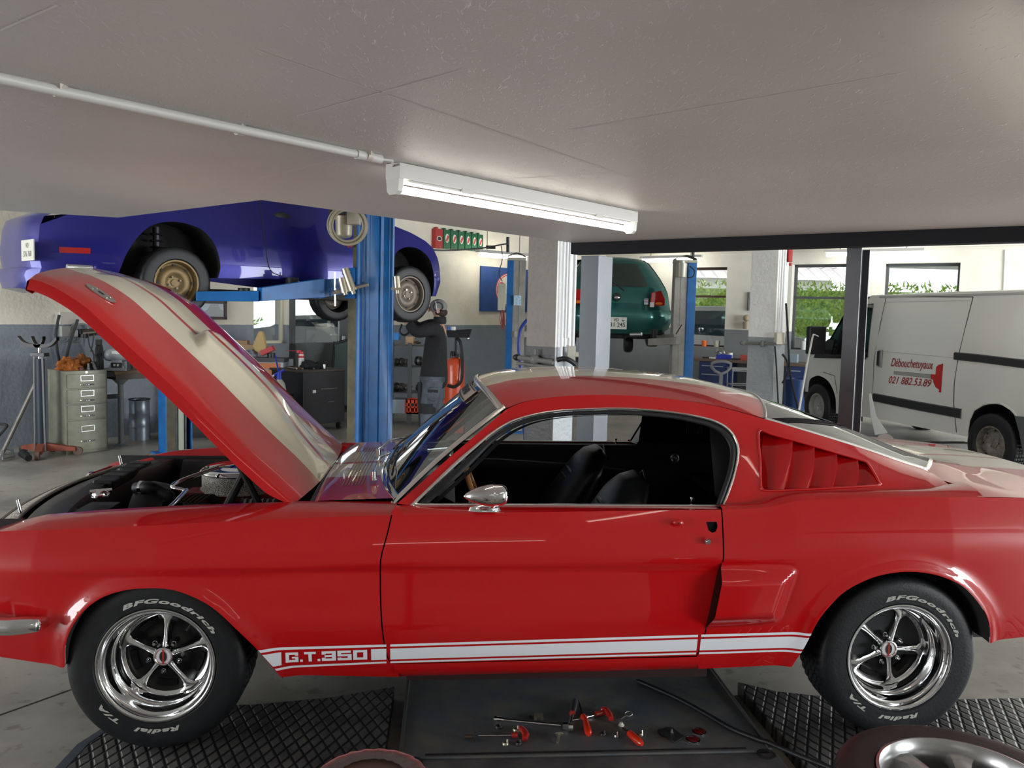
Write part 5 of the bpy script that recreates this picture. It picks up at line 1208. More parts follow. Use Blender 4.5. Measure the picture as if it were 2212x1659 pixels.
# ======== white van
vp = mat('van_white', (.74, .73, .69), .22, coat=.6)
VS = Side((5.09, 8.6), (-.187, .982)); VW = 1.95
van = thing('van', 'white panel van with a red plunger sign on its side, behind the dark steel post', 'van', VS.P(1.7, 0, -VW/2)); bpy.context.view_layer.update()
def kv(o): return kid(o, van)
def voff(u, z):
    w = -.02-.10*max(0, (z-1.0)/1.0)**1.8+(-.03*max(0, .6-z)); e = max(0, (u-3.5)/.75); w -= .45*e**2; return w
def FV(u, z): return VS.P(u, z, voff(u, z))
T_ = VS.line
v_r = sm2(T_([(2087, 944), (2089, 914), (2099, 889), (2124, 875), (2157, 874), (2182, 890), (2202, 921), (2210, 960)]), 40)
v_f = sm2(T_([(1742, 846), (1745, 823), (1755, 814), (1768, 812), (1785, 822), (1796, 840), (1802, 862), (1802, 893)]), 36)
zroof = VS.tr(2000, 631)[1]; u_end = -1.15
nose = T_([(1822, 690), (1776, 752), (1758, 764), (1742, 775), (1732, 789), (1727, 810), (1725, 830), (1728, 846)])
outv = [(u_end, .50), (u_end, zroof-.05), (u_end+.1, zroof)]+T_([(1884, 636)])+nose+v_f+T_([(1883, 903)])+v_r
outv = [(u_end, zroof-.04)]+[(u_end+.08, zroof), (1.0, zroof), (2.3, zroof-.02)]+nose+v_f+T_([(1883, 903)])+v_r+[(u_end, v_r[-1][1])]
kv(patch('body_side', outv, FV, vp, None, step=.06)); kv(patch('body_side', outv, lambda u, z: VS.P(u, z, -VW-voff(u, z)), vp, None, step=.08))
def vrow(u, z, bow=0, n=12):
    w0 = voff(u, z); return [VS.P(u+bow*(1-(2*i/n-1)**4), z+.04*(1-(2*i/n-1)**2)*(z > 1.7), w0+(-VW-2*w0)*i/n) for i in range(n+1)]
b = MB(); b.loft([vrow(u_end, .5), vrow(u_end, zroof-.04), vrow(u_end+.08, zroof), vrow(1.0, zroof), vrow(2.3, zroof-.02), vrow(nose[0][0]-.0, nose[0][1]+.25)]); kv(b.build('roof', vp, smooth=50))
b = MB(); b.loft([vrow(nose[0][0], nose[0][1]+.24), vrow(nose[1][0], nose[1][1]-.02, .1)]); kv(b.build('windscreen', gls, smooth=60))
b = MB(); b.loft([vrow(*p, .12) for p in nose[1:]]); kv(b.build('nose', vp, smooth=60))
b = MB(); b.loft([[p+VS.D*.02 for p in vrow(*q, .14)] for q in T_([(1727, 812), (1723, 820), (1722, 850), (1730, 866)])]); kv(b.build('front_bumper', mat('bumper_grey', (.10, .11, .12), .6), smooth=50))
b = MB(); b.box(-1.3, 3.6, -.2, 0, 0, .01); 
o = MB(); o.add([VS.P(u, z, v) for u, v, z in [(u_end, -.15, .36), (3.6, -.15, .36), (3.6, -VW+.15, .36), (u_end, -VW+.15, .36), (u_end, -.15, .46), (3.6, -.15, .46), (3.6, -VW+.15, .46), (u_end, -VW+.15, .46)]], [(0,1,2,3),(4,5,6,7),(0,1,5,4),(1,2,6,5),(2,3,7,6),(3,0,4,7)]); kv(o.build('chassis', hous, smooth=0))
def strip(name, pts, h, m, thick=.018, par=None):
    L = [VS.tr(*p) for p in pts]; b = MB(); rows = [[VS.P(u, z+dz_, voff(u, z)+t_) for dz_, t_ in ((-h, 0), (-h*.8, thick), (h*.8, thick), (h, 0))] for u, z in L]; b.loft(rows); return kv(b.build(name, m, smooth=30))
strip('rub_strip', [(2058, 769), (2110, 774), (2212, 787)], .045, blackpl); strip('rub_strip', [(1884, 858), (1980, 877), (2074, 894)], .055, blackpl)
strip('roof_gutter', [(1884, 641), (2080, 636), (2212, 632)], .012, mat('gutter_grey', (.45, .44, .42), .5), .01)
seam = mat('seam_dark', (.06, .055, .05), .7)
def vline(name, pts, r=.006, m=seam):
    b = MB(); b.tube([FV(*VS.tr(*p)) for p in pts], r, 6); return kv(b.build(name, m))
vline('door_seam', [(2084, 641), (2078, 690), (2066, 768), (2058, 830), (2057, 870), (2062, 934)]); vline('door_seam', [(1884, 641), (2084, 641)], .005); vline('door_seam', [(1898, 642), (1893, 700), (1885, 780), (1880, 900)])
vline('panel_crease', [(1901, 652), (2078, 648)], .006, mat('van_crease', (.6, .59, .56), .4)); vline('panel_crease', [(1886, 757), (2064, 773)], .006, mat('van_crease', (.6, .59, .56), .4)); vline('panel_crease', [(1901, 652), (1895, 700), (1886, 757)], .006, mat('van_crease', (.6, .59, .56), .4))
vline('door_seam', [(1776, 804), (1800, 812), (1806, 850)], .005); vline('wheel_arch_lip', [(2086, 930), (2090, 908), (2100, 886), (2125, 871), (2157, 870), (2184, 887), (2205, 918)], .012, vp)
# cab door glass with black quarter panel, mirror
wq = sm2(T_([(1768, 772), (1790, 738), (1815, 694), (1830, 668), (1872, 664), (1870, 772)]), 20)
kv(patch('cab_window', T_([(1770, 768), (1790, 735), (1818, 682), (1830, 660), (1874, 655), (1872, 772)]), lambda u, z: VS.P(u, z, voff(u, z)+.008), gls, None, step=.1))
kv(patch('cab_window_surround', T_([(1757, 773), (1764, 752), (1788, 732), (1800, 735), (1795, 765), (1870, 766), (1870, 776)]), lambda u, z: VS.P(u, z, voff(u, z)+.018), blackpl, None, step=.1))
c_ = onplane(1762, 735, VS.P(0, 0, .22), VS.N); b = MB(); Mv = frame(c_, VS.N, z=(0, 0, 1)); b.box(-.13, .13, -.05, .06, -.20, .20, Mv); b.box(-.25, -.05, -.03, .03, -.19, -.12, Mv); kv(b.build('door_mirror', blackpl, bev=.035, seg=3))
u0, z0 = VS.tr(1898, 774); b = MB(); b.loft([[VS.P(u0+du, z0+dz_, voff(u0, z0)+t_) for dz_, t_ in ((-.12, .0), (-.11, .012), (.11, .012), (.12, 0))] for du in (-.05, .05)]); h0 = kv(b.build('handle_recess', mat('van_recess', (.5, .49, .46), .5), smooth=0)); b = MB(); b.loft([[VS.P(u0+du-.005, z0+dz_, voff(u0, z0)+t_) for dz_, t_ in ((-.10, .012), (-.09, .04), (.09, .04), (.10, .012))] for du in (-.022, .022)]); kid(b.build('door_handle', blackpl, smooth=0), h0)
# the red sign
signred = mat('sign_red', (.33, .012, .015), .5); signred2 = mat('sign_plunger_red', (.50, .02, .02), .5)
def on_van(name, pts, m, off=.004):
    return kv(patch(name, T_(pts), lambda u, z: VS.P(u, z, voff(u, z)+off), m, None, step=.1))
def script(txt, pL, pR, pTop, shear=.35):
    """text laid between two photo points along the flank"""
    vs, fs = text_geo(txt, 1, shear=shear, bold=.004); x0 = min(v.x for v in vs); x1 = max(v.x for v in vs)
    a = VS.tr(*pL); c = VS.tr(*pR); t = VS.tr(*pTop); hh = t[1]-a[1]; b = MB()
    # base line from a to c
    y0 = 0; cap = .70
    b.add([VS.P(a[0]+(c[0]-a[0])*(v.x-x0)/(x1-x0), a[1]+(c[1]-a[1])*(v.x-x0)/(x1-x0)+(v.y+.35)*hh/cap, voff(a[0], a[1])+.006) for v in vs], fs)
    return kv(b.build('sign_lettering', signred, smooth=0))
script('Débouchetuyaux', (1922, 792), (2013, 799), (1922, 774)); script('021 882.53.89', (1917, 828), (2009, 837), (1917, 813))
o = on_van('plunger_stick', [(1928, 802), (2008, 809), (2008, 817), (1928, 808)], mat('sign_stick_grey', (.32, .31, .30), .5)); vline('plunger_outline', [(1928, 802), (2008, 809)], .003, blackpl); vline('plunger_outline', [(1928, 808), (2008, 817)], .003, blackpl)
on_van('plunger_cup', [(2008, 808), (2018, 809), (2019, 793), (2024, 788), (2030, 787), (2031, 785), (2034, 786), (2030, 848), (2025, 847), (2026, 842), (2018, 836), (2013, 825), (2013, 820), (2008, 819)], signred2)
hubg = mat('hubcap_grey', (.36, .36, .34), .45, metal=.3); rustr = mat('rim_dirty_steel', (.28, .26, .22), .5, metal=.4, noise_scale=20, noise_amt=.5)
for u, zz, mt_ in ((0, .345, rustr), (3.36, .345, hubg)):
    for v, N_ in ((-.13, VS.N), (-VW+.13, -VS.N)):
        w_ = road_wheel(van, VS.P(u, zz, v), N_, .345, .21, mt_, .20, style='van' if u > 1 else 'steel'); kid(w_, van)
for arc in (v_r, v_f):
    b = MB(); b.loft([[FV(u, z)-VS.N*.004 for u, z in arc], [VS.P(u, z, -.45) for u, z in arc], [VS.P(u, .2, -.45) for u, z in arc]]); kv(b.build('wheel_arch', hous, smooth=60))
b = MB(); b.loft([[VS.P(u, z, voff(u, z)+.03) for u, z in T_([(2193, 898), (2240, 903)])], [VS.P(u, z, voff(u, z)+.03) for u, z in T_([(2203, 935), (2240, 940)])], [VS.P(u, z, voff(u, z)+.03) for u, z in T_([(2212, 990), (2240, 1000)])]]); kv(b.build('rear_bumper', mat('bumper_grey', (.10, .11, .12), .6), smooth=0))
# ------------------------------------------------------------ lamps and conduit under the slab
tubem = mat('tube_light', (1, 1, 1), .4, emit=(1, .93, .82), estr=6)
wht = mat('white_enamel', (.56, .55, .52), .4)
la = atz(848, 352, CEIL-.001); lb = atz(1365, 458, CEIL-.001); ld = (lb-la).normalized(); LL = (lb-la).length
def fluorescent(pos, d, L, label, emis=tubem, group=None, name='strip_light'):
    M = frame(pos, d, z=(0, 0, 1)); b = MB(); b.box(0, L, -.035, .035, -.052, 0, M); b.box(.05, L-.05, -.028, .028, -.060, -.050, M)
    t = thing(name, label, 'lamp', pos, group=group); bpy.context.view_layer.update(); kid(b.build('housing', wht, bev=.004), t)
    for x in (0, L-.022):
        b = MB(); b.prism([(-.032, -.05), (.032, -.05), (.028, -.092), (.015, -.104), (-.015, -.104), (-.028, -.092)], x, x+.022, M @ Matrix(((0, 0, 1, 0), (1, 0, 0, 0), (0, 1, 0, 0), (0, 0, 0, 1)))); kid(b.build('end_cap', wht, bev=.002), t)
    b = MB(); b.cyl(M @ V((.025, 0, -.083)), M @ V((L-.025, 0, -.083)), .0135, n=16); kid(b.build('tube', emis), t); return t, M
lt, Ml = fluorescent(la, ld, LL, 'lit white fluorescent strip light on the low slab above the red car')
b = MB(); b.box(.30, .36, -.037, -.03, -.064, -.046, Ml); kid(b.build('clip', wht, bev=.002), lt); b = MB(); b.box(LL-.35, LL-.30, -.037, -.03, -.064, -.046, Ml); kid(b.build('clip', wht, bev=.002), lt)
ca = atz(-90, 150, CEIL-.0145); cb = atz(822, 344, CEIL-.0145); cd = (cb-ca).normalized(); ca = cb-cd*4.2
cd_ = thing('conduit', 'white conduit pipe on the ceiling leading to the near strip light', 'pipe', cb); bpy.context.view_layer.update()
b = MB(); b.cyl(ca, cb, .0125, n=14); kid(b.build('pipe', wht), cd_)
b = MB(); b.cyl(cb-cd*.10, cb, .015, n=14); kid(b.build('coupler', wht), cd_); b = MB(); b.tube([cb, cb+cd*.05+V((0, 0, .004)), la+V((0, 0, -.01))], .004, 8); kid(b.build('cable', wht), cd_)
for px_, py_ in ((128, 195), (518, 280), (795, 336)):
    p = atz(px_, py_, CEIL-.012); b = MB(); b.cyl(p-cd*.010, p+cd*.010, .0165, n=14); b.box(-.012, .012, -.018, .018, .0, .012, Matrix.Translation(p)); kid(b.build('pipe_clamp', mat('clamp_grey', (.5, .47, .42), .4), smooth=40), cd_)
farlamp = mat('tube_light_far', (1, 1, 1), .4, emit=(1, .95, .85), estr=14)
def walllamp(p, q, label):
    d = q-p; L = d.length; d.normalize(); b = thing('strip_light', label, 'lamp', p); bpy.context.view_layer.update()
    m = MB(); M = frame(p, d, z=(0, 0, 1)); m.box(-.05, L+.05, -.05, .05, .045, .10, M); kid(m.build('housing', wht, bev=.005), b); m = MB(); m.cyl(p, q, .030, n=12); kid(m.build('tube', farlamp), b)
    m = MB(); 
    for x in (.15*L, .85*L): m.cyl(M @ V((x, 0, .10)), V(((M @ V((x, 0, 0))).x, (M @ V((x, 0, 0))).y, HC)), .006, n=6)
    kid(m.build('hanger', blackpl), b)
walllamp(lw(1036, 551, .5), lw(1136, 559, .5), 'strip light hanging before the wall above the blue banner')
walllamp(rw(1388, 564, .5), rw(1511, 561, .5), 'strip light hanging behind the rear lift post beside the green car')
walllamp(rw(1786, 551, .5), rw(1990, 548, .5), 'long strip light hanging in front of the windows over the white van')
# ------------------------------------------------------------ lifts
liftblue = mat('lift_blue', (.012, .14, .42), .38, noise_scale=6, noise_amt=.25)
olive = mat('lift_olive_grey', (.13, .115, .07), .6, noise_scale=8, noise_amt=.4)
liftgrey = mat('lift_grey', (.36, .35, .32), .5, noise_scale=6, noise_amt=.25)
D1 = BS.D; N1 = BS.N
e = aty(787, 700, 7.35); Mq = frame((e.x, e.y, 0), D1, z=(0, 0, 1))      # local x along the car, local y away from camera side
wx = (onplane(850, 700, e, V((D1.y, -D1.x, 0)))-e).length; wy = (onplane(750, 700, e, D1)-e).length
t = thing('lift_post', 'bright blue lift post with ribbed face standing before the blue coupe', 'lift', (e.x, e.y, 0)); bpy.context.view_layer.update(); lift = t
b = MB(); b.box(0, wx, 0, .014, 0, 2.75, Mq); b.box(0, .02, 0, wy*.48, 0, 2.75, Mq); b.box(wx-.02, wx, 0, wy*.9, 0, 2.75, Mq); b.box(wx*.50, wx*.60, -.012, .002, 0, 2.75, Mq); b.box(wx*.17, wx*.19, -.003, .002, 0, 2.75, Mq); b.box(wx*.82, wx*.835, -.003, .002, 0, 2.75, Mq)
kid(b.build('column', liftblue, bev=.002), t)
zc_ = aty(760, 640, 7.4).z
b = MB(); b.box(.005, .05, wy*.48, wy, 0, zc_, Mq); b.box(.03, wx*.8, wy*.4, wy*.85, 0, 2.7, Mq); kid(b.build('inner_guide', olive, bev=.003), t)
b = MB(); b.box(-.02, wx*.6, wy*.5, wy*1.05, zc_-.02, zc_+.26, Mq); kid(b.build('carriage', liftblue, bev=.006), t)
b = MB(); b.box(-.12, wx+.1, -.1, wy+.1, 0, .02, Mq); kid(b.build('base_plate', liftblue, bev=.004), t)
def pw(px, py, d): return aty(px, py, d)
def arm(name, p, q, h0, h1, w, m):
    d = q-p; b = MB(); y = V((-d.y, d.x, 0)).normalized()*w
    b.loft([[p+y*s_+V((0, 0, z*h0)) for s_, z in ((-1, -1), (1, -1), (1, 1), (-1, 1))], [q+y*s_+V((0, 0, z*h1)) for s_, z in ((-1, -1), (1, -1), (1, 1), (-1, 1))]], closed=True)
    n = len(b.v); b.f += [(0, 1, 2, 3), (4, 5, 6, 7)]; b.mi += [0, 0]; return kid(b.build(name, m, bev=.006), t)
c0 = pw(757, 618, 7.55)
arm('swing_arm', pw(745, 617, 7.55), pw(683, 625, 7.4), .07, .085, .07, liftblue); arm('swing_arm', pw(695, 622, 7.35), pw(560, 636, 7.0), .085, .058, .06, liftblue); arm('arm_extension', pw(560, 640, 7.0), pw(425, 640, 6.9), .045, .04, .045, liftblue)
for a_ in (((527, 640, 7), (527, 622, 7), .05), ((631, 612, 7.5), (631, 600, 7.5), .06)): b = MB(); b.cyl(pw(*a_[0]), pw(*a_[1]), a_[2], n=20); kid(b.build('lift_pad', rubber, smooth=40), t)
b = MB(); b.tube([pw(723, 588, 7.35), pw(724, 661, 7.35)], .008, 6); kid(b.build('lock_pin', brushed), t)
zinc = mat('zinc_plated', (.50, .46, .36), .3, metal=.8)
b = MB(); b.box(-.16, .16, -.05, .05, -.012, .012, frame(pw(757, 623, 7.25), (.9, .2, .25), z=(-.15, -.2, 1))); br = kid(b.build('adapter_bracket', zinc, bev=.003), t)
for a_, c_, r_ in (((745, 580), (762, 628), .035), ((738, 600), (746, 632), .038)):
    p, q = pw(*a_, 7.2), pw(*c_, 7.2); b = MB(); b.cyl(p, q, r_, n=20); b.cyl(p+(q-p)*.15, p+(q-p)*.22, r_*1.12, n=20); b.cyl(q, q+(q-p)*.15, r_*.6, n=14); kid(b.build('pad_adapter', zinc, smooth=40), t)
p, q = pw(856, 597, 7.4), pw(858, 622, 7.4); b = MB(); b.cyl(p, q, .032, n=18); b.box(-.05, .05, -.04, .04, -.02, 0, Matrix.Translation(q)); b.cyl(q, q+V((0, 0, -.05)), .018, n=12); kid(b.build('pad_adapter', zinc, smooth=40), t)
mot = mat('motor_beige', (.40, .36, .27), .4, metal=.3)
b = MB(); p = pw(743, 490, 7.1); b.cyl(p+V((0, 0, .09)), p-V((0, 0, .07)), .075, .07, 20); b.ball(p-V((0, 0, .07)), (.07, .07, .03)); mo_ = kid(b.build('hydraulic_motor', mot, smooth=50), t)
b = MB(); q0, q1 = pw(749, 456, 7.0), pw(776, 485, 7.0); b.box(q0.x, q1.x, q0.y, q0.y+.09, q1.z, q0.z); kid(b.build('switch_box', mat('box_beige', (.42, .39, .31), .5), bev=.006), t)
b = MB(); b.box(pw(710, 455, 7.1).x, pw(745, 455, 7.1).x, 7.1, 7.2, pw(720, 475, 7.1).z, pw(720, 452, 7.1).z); kid(b.build('motor_mount', bay, bev=.01), t)
for k in range(4):
    c = pw(748+k*1.5, 486+k*.8, 6.93-.012*k); r = .155-.012*(k % 3); b = MB(); b.tube([c+V((r*math.cos(a), .0, r*math.sin(a))) for a in [2*PI*i/40+.3*k for i in range(41)]], .011, 8, cap=False); kid(b.build('cable_loop', mat('cable_beige', (.30, .27, .19), .5)), t)
b = MB(); vs, fs = text_geo('db', .10, bold=.002); ml = frame(onplane(757, 527, e+N1*0, D1)-D1*.004, -N1 if False else N1*1, z=-D1); b.add([ml @ V((v.x, v.y, .002)) for v in vs], fs); kid(b.build('painted_mark', mat('mark_red', (.4, .03, .04), .6), smooth=0), t)
# far post of the same lift
e2 = aty(357, 900, 8.7); M2 = frame((e2.x, e2.y, 0), D1, z=(0, 0, 1)); t2 = thing('lift_post', 'far blue and beige lift post, its foot seen between the barrel and the open bonnet', 'lift', (e2.x, e2.y, 0)); bpy.context.view_layer.update()
w2 = (onplane(415, 900, e2, V((D1.y, -D1.x, 0)))-e2).length; w3 = (onplane(343, 900, e2, D1)-e2).length
b = MB(); b.box(0, .02, 0, w3, 0, 2.6, M2); b.box(w2*.97, w2, 0, w3, 0, 2.6, M2); b.box(0, w2, w3, w3+.014, 0, 2.6, M2); kid(b.build('column', liftblue, bev=.002), t2)
b = MB(); b.box(.02, w2*.36, .0, .05, 0, 2.55, M2); kid(b.build('inner_guide', olive, bev=.003), t2); b = MB(); b.box(w2*.50, w2*.70, .01, .05, 0, 2.55, M2); kid(b.build('cover_strip', mat('pale_green_cover', (.48, .53, .43), .5), bev=.003), t2); b = MB(); b.box(w2*.38, w2*.48, .02, .06, 0, 2.5, M2); b.box(w2*.74, w2*.82, .02, .06, 0, 2.5, M2); kid(b.build('screw_spindle', darksteel, bev=.003), t2)
b = MB(); b.box(-.05, w2+.05, -.02, w3+.1, 0, .02, M2); kid(b.build('base_plate', liftblue), t2)
# rear lift around the green car
def rear_post(pxs, d, ytop, lab, flip=False, motor=False):
    a, m_, c = pxs; p0, p1, p2 = aty(a, 700, d), aty(m_, 700, d), aty(c, 700, d+.05); zt_ = aty(m_, ytop, d).z
    t = thing('lift_post', lab, 'lift', (p1.x, p1.y, 0)); bpy.context.view_layer.update()
    b = MB(); bl_, gr_ = ((p0.x, p1.x), (p1.x, p2.x)) if not flip else ((p1.x, p2.x), (p0.x, p1.x))
    b.box(bl_[0], bl_[1], d, d+.25, 0, zt_); kid(b.build('column', liftblue, bev=.005), t)
    b = MB(); b.box(gr_[0], gr_[1], d+.02, d+.22, 0, zt_-.01); b.box((gr_[0]+gr_[1])/2-.004, (gr_[0]+gr_[1])/2+.004, d+.014, d+.03, 0, zt_-.02); kid(b.build('spindle_cover', liftgrey, bev=.003), t)
    b = MB(); x0, x1 = p0.x, p2.x; b.loft([[V((x0+(x1-x0)*u_, d-.02+dy, zt_+h_)) for u_, h_ in ((0, 0), (.02, .05), (.25, .08), (.5, .10), (.75, .08), (.98, .05), (1, 0))] for dy in (0, .28)]); b.box(x0, x1, d-.02, d+.26, zt_-.01, zt_+.03); kid(b.build('top_cap', mat('cap_grey_beige', (.42, .41, .33), .6), bev=.004), t)
    b = MB(); b.box(x0-.06, x1+.06, d-.08, d+.35, 0, .02); kid(b.build('base_plate', liftblue), t); return t
tl = rear_post((1093, 1107, 1133), 11.0, 561, 'blue and grey rear lift post standing in front of the blue banner')
tr_ = rear_post((1455, 1482, 1499), 11.6, 566, 'blue and grey rear lift post right of the green car', flip=True)
p = aty(1471, 583, 11.5); b = MB(); b.cyl(p+V((0, 0, .09)), p-V((0, 0, .10)), .085, .08, 20); b.cyl(p+V((0, 0, .09)), p+V((0, 0, .13)), .06, n=16); mo2 = kid(b.build('lift_motor', mat('motor_grey', (.38, .37, .31), .4, metal=.3), smooth=50), tr_)
b = MB(); b.tube(smooth_curve([aty(1490, 575, 11.5), aty(1500, 585, 11.5), aty(1497, 597, 11.5), aty(1484, 600, 11.5)], 14), .008, 6); kid(b.build('motor_cable', blackpl), tr_)
q0, q1 = aty(1076, 612, 10.85), aty(1091, 671, 10.85); b = MB(); b.box(q0.x, q1.x, 10.85, 10.98, q1.z, q0.z); kid(b.build('control_box', mat('control_box_grey', (.45, .44, .36), .5), bev=.006), tl)
b = MB(); p = aty(1118, 649, 10.95); b.box(p.x-.05, p.x+.05, p.y, p.y+.01, p.z-.065, p.z+.065); kid(b.build('notice', mat('notice_blue_white', (.25, .5, .7), .5, noise_scale=40, noise_amt=.0, color2=(.7, .75, .78)), bev=.001), tl)
for k in range(4):
    b = MB(); x = 1083+2*k; b.tube(smooth_curve([aty(x, 670, 10.8), aty(x-3+k, 690, 10.78), aty(x+3-k, 712-k*3, 10.8), aty(x+2, 695, 10.8), aty(1088, 672, 10.8)], 14), .006, 6); kid(b.build('red_lead', mat('lead_red', (.25, .05, .04), .5)), tl)
b = MB(); b.cyl(aty(1097, 512, 11.1), aty(1097, 545, 11.1), .022, n=10); kid(b.build('feed_pipe', darksteel), tl); b = MB(); b.cyl(aty(1497, 542, 11.6), aty(1497, 556, 11.6), .022, n=10); kid(b.build('feed_pipe', darksteel), tr_)
def beam(t_, p, q, h, w, m, nm='swing_arm'):
    d = q-p; y = V((-d.y, d.x, 0)).normalized()*w; b = MB(); b.loft([[r+y*s_+V((0, 0, z*h)) for s_, z in ((-1, -1), (1, -1), (1, 1), (-1, 1))] for r in (p, q)], closed=True); b.f += [(0, 1, 2, 3), (4, 5, 6, 7)]; b.mi += [0, 0]; return kid(b.build(nm, m, bev=.004), t_)
beam(tr_, aty(1466, 736, 11.55), aty(1405, 739, 11.9), .05, .06, liftgrey); beam(tr_, aty(1463, 727, 11.6), aty(1418, 725, 12.6), .03, .05, liftgrey)
b = MB(); p = aty(1413, 733, 11.9); b.cyl(p, p+V((0, 0, .14)), .04, n=14); kid(b.build('lift_pad', rubber), tr_)
b = MB(); b.tube([aty(1460, 722, 11.5), aty(1473, 701, 11.5)], .008, 6); kid(b.build('release_lever', darksteel), tr_)
beam(tl, aty(1105, 722, 11.0), aty(1180, 722, 11.6), .04, .05, liftgrey)
# ------------------------------------------------------------ services on pillar one
steelpipe = mat('painted_pipe_pale', (.72, .73, .74), .4); darkpipe = mat('pipe_dark_grey', (.16, .16, .15), .5)
pA, pE = P1[0], None
e0 = V((P1[0].x, P1[0].y, 0)); faceN = V((A.y, -A.x, 0))
if faceN.dot(CAM-e0) < 0: faceN = -faceN
def pf(px, py, off=.03): return onplane(px, py, e0+faceN*off, faceN)
for i, (x, y0, y1, r) in enumerate(((1219, 522, 780, .011), (1226, 523, 748, .010), (1232, 523, 730, .012), (1243, 528, 750, .016))):
    b = MB(); p = pf(x+.0, y0, .03); q = pf(x-8*(y1-y0)/250, y1, .03); q = V((p.x, p.y, q.z)); b.cyl(V((p.x, p.y, CEIL+.7)), q, r, n=10); tag(b.build('service_pipe', steelpipe), ['thin pale pipe down the white pillar face, leftmost of the four', 'thin pale pipe on the white pillar, second of the four from the left', 'thin pale pipe on the white pillar, third of the four from the left', 'thick cream pipe on the white pillar beside the dark beam end'][i], 'pipe')
rr0 = e0+B*-.32+V((0, 0, 0))
h0 = pf(1230, 781, .05).z; ea = V((P1[0].x, P1[0].y, h0))
t = thing('pipe_rack', 'horizontal grey pipes strapped round the base of the first pillar', 'pipe', ea); bpy.context.view_layer.update()
fr1 = onplane(1117, 779, e0-A*.06, A); fr2 = ea-A*.05+B*.02
b = MB(); b.tube([V((fr1.x, fr1.y, h0+.02)), V((fr2.x, fr2.y, h0))], .022, 10); kid(b.build('pipe', darkpipe), t)
b = MB(); b.tube([V((fr1.x, fr1.y, h0-.03)), V((fr2.x, fr2.y, h0-.045))], .014, 10); kid(b.build('pipe', darkpipe), t)
mid_ = (V((fr1.x, fr1.y, h0+.02))+V((fr2.x, fr2.y, h0)))/2+V((0, 0, .0)); b = MB(); b.ball(mid_, .045, 12); b.cyl(mid_, mid_+V((0, 0, .09)), .012, n=8); kid(b.build('clamp', darkpipe), t)
b = MB(); b.ball(V((fr1.x, fr1.y, h0+.02)), (.04, .03, .03), 12); kid(b.build('pipe_end', darksteel), t)
b = MB(); b.tube(smooth_curve([ea+V((.02, -.06, .02)), ea+V((.10, -.08, .03)), ea+V((.2, -.05, -.05)), ea+V((.24, -.03, -.25))], 16), .022, 10); kid(b.build('rubber_hose', rubber), t)
p = pf(1234, 765, .06); b = MB(); b.box(-.035, .035, -.03, .03, -.07, .07, Matrix.Translation(p)); tag(b.build('socket_box', mat('socket_grey', (.5, .48, .42), .5), bev=.008), 'small grey socket box low on the white pillar face', 'socket')
p = pf(1250, 768, .10); b = MB(); b.lathe([(.001, .03), (.035, .028), (.06, .0), (.055, -.01), (.001, -.01)], 18, frame(p, (1, 0, 0), z=(.6, 0, .6))); hl = tag(b.build('hand_lamp', mat('lamp_cream', (.62, .6, .48), .4), smooth=50), 'cream inspection lamp hanging by its cable beside the pillar socket', 'lamp'); b = MB(); b.cyl(p+V((0, 0, -.01)), p+V((-.03, 0, -.12)), .03, .025, 12); b.tube(smooth_curve([p+V((-.03, 0, -.1)), p+V((.05, 0, -.12)), p+V((.08, 0, -.25))], 10), .006, 6); hh_ = b.build('lamp_handle', blackpl, hl)
b = MB(); p0 = aty(1137, 690, 9.0); b.tube(smooth_curve([aty(1139, 690, 9), aty(1124, 712, 9), aty(1120, 745, 9), aty(1123, 780, 9), aty(1128, 850, 9), aty(1135, 960, 9)], 24), .018, 10); tag(b.build('air_hose', mat('hose_blue', (.01, .03, .22), .4)), 'dark blue air hose hanging in a bow left of the first pillar', 'hose')
b = MB(); b.tube(smooth_curve([aty(905, 536, 9.6), aty(960, 541, 9.8), aty(1040, 536, 10.2), aty(1092, 527, 10.8), aty(1098, 530, 10.9)], 24), .010, 6); b.box(-.06, .06, -.02, .02, -.02, .02, Matrix.Translation(aty(1060, 534, 10.4))); tag(b.build('overhead_cable', blackpl), 'thin black cable slung across in front of the oil can signs', 'cable')
b = MB(); b.tube(smooth_curve([aty(1083, 531, 10.8), aty(1085, 560, 10.8), aty(1078, 590, 10.8), aty(1085, 608, 10.85)], 16), .006, 6); tag(b.build('drop_cable', blackpl), 'thin cable dropping to the grey control box on the rear lift post', 'cable')
# services on pillar two
e20 = V((P2[0].x, P2[0].y, 0))
def pf2(px, py, off=.05): return onplane(px, py, e20+faceN*off, faceN)
def pf3(px, py, off=.05): return onplane(px, py, e20-A*off, A)
t = thing('pipe_rack', 'grey clamp pipe fixed across the second pillar at dado height', 'pipe', pf3(1650, 742)); bpy.context.view_layer.update()
b = MB(); b.tube([pf3(1606, 741), pf3(1678, 743)], .016, 8); b.ball(pf3(1646, 743), (.03, .03, .04), 10); b.ball(pf3(1606, 741), (.05, .03, .03), 10); kid(b.build('pipe', darkpipe), t)
b = MB(); b.tube([pf3(1678, 743), pf2(1700, 742)], .014, 8); kid(b.build('pipe', darkpipe), t)
b = MB(); q = pf2(1684, 731, .06); b.box(-.05, .05, -.05, .05, -.07, .07, Matrix.Translation(q)); tag(b.build('socket_box', mat('socket_cream', (.66, .63, .52), .5), bev=.01), 'cream socket box on the right edge of the second pillar', 'socket')
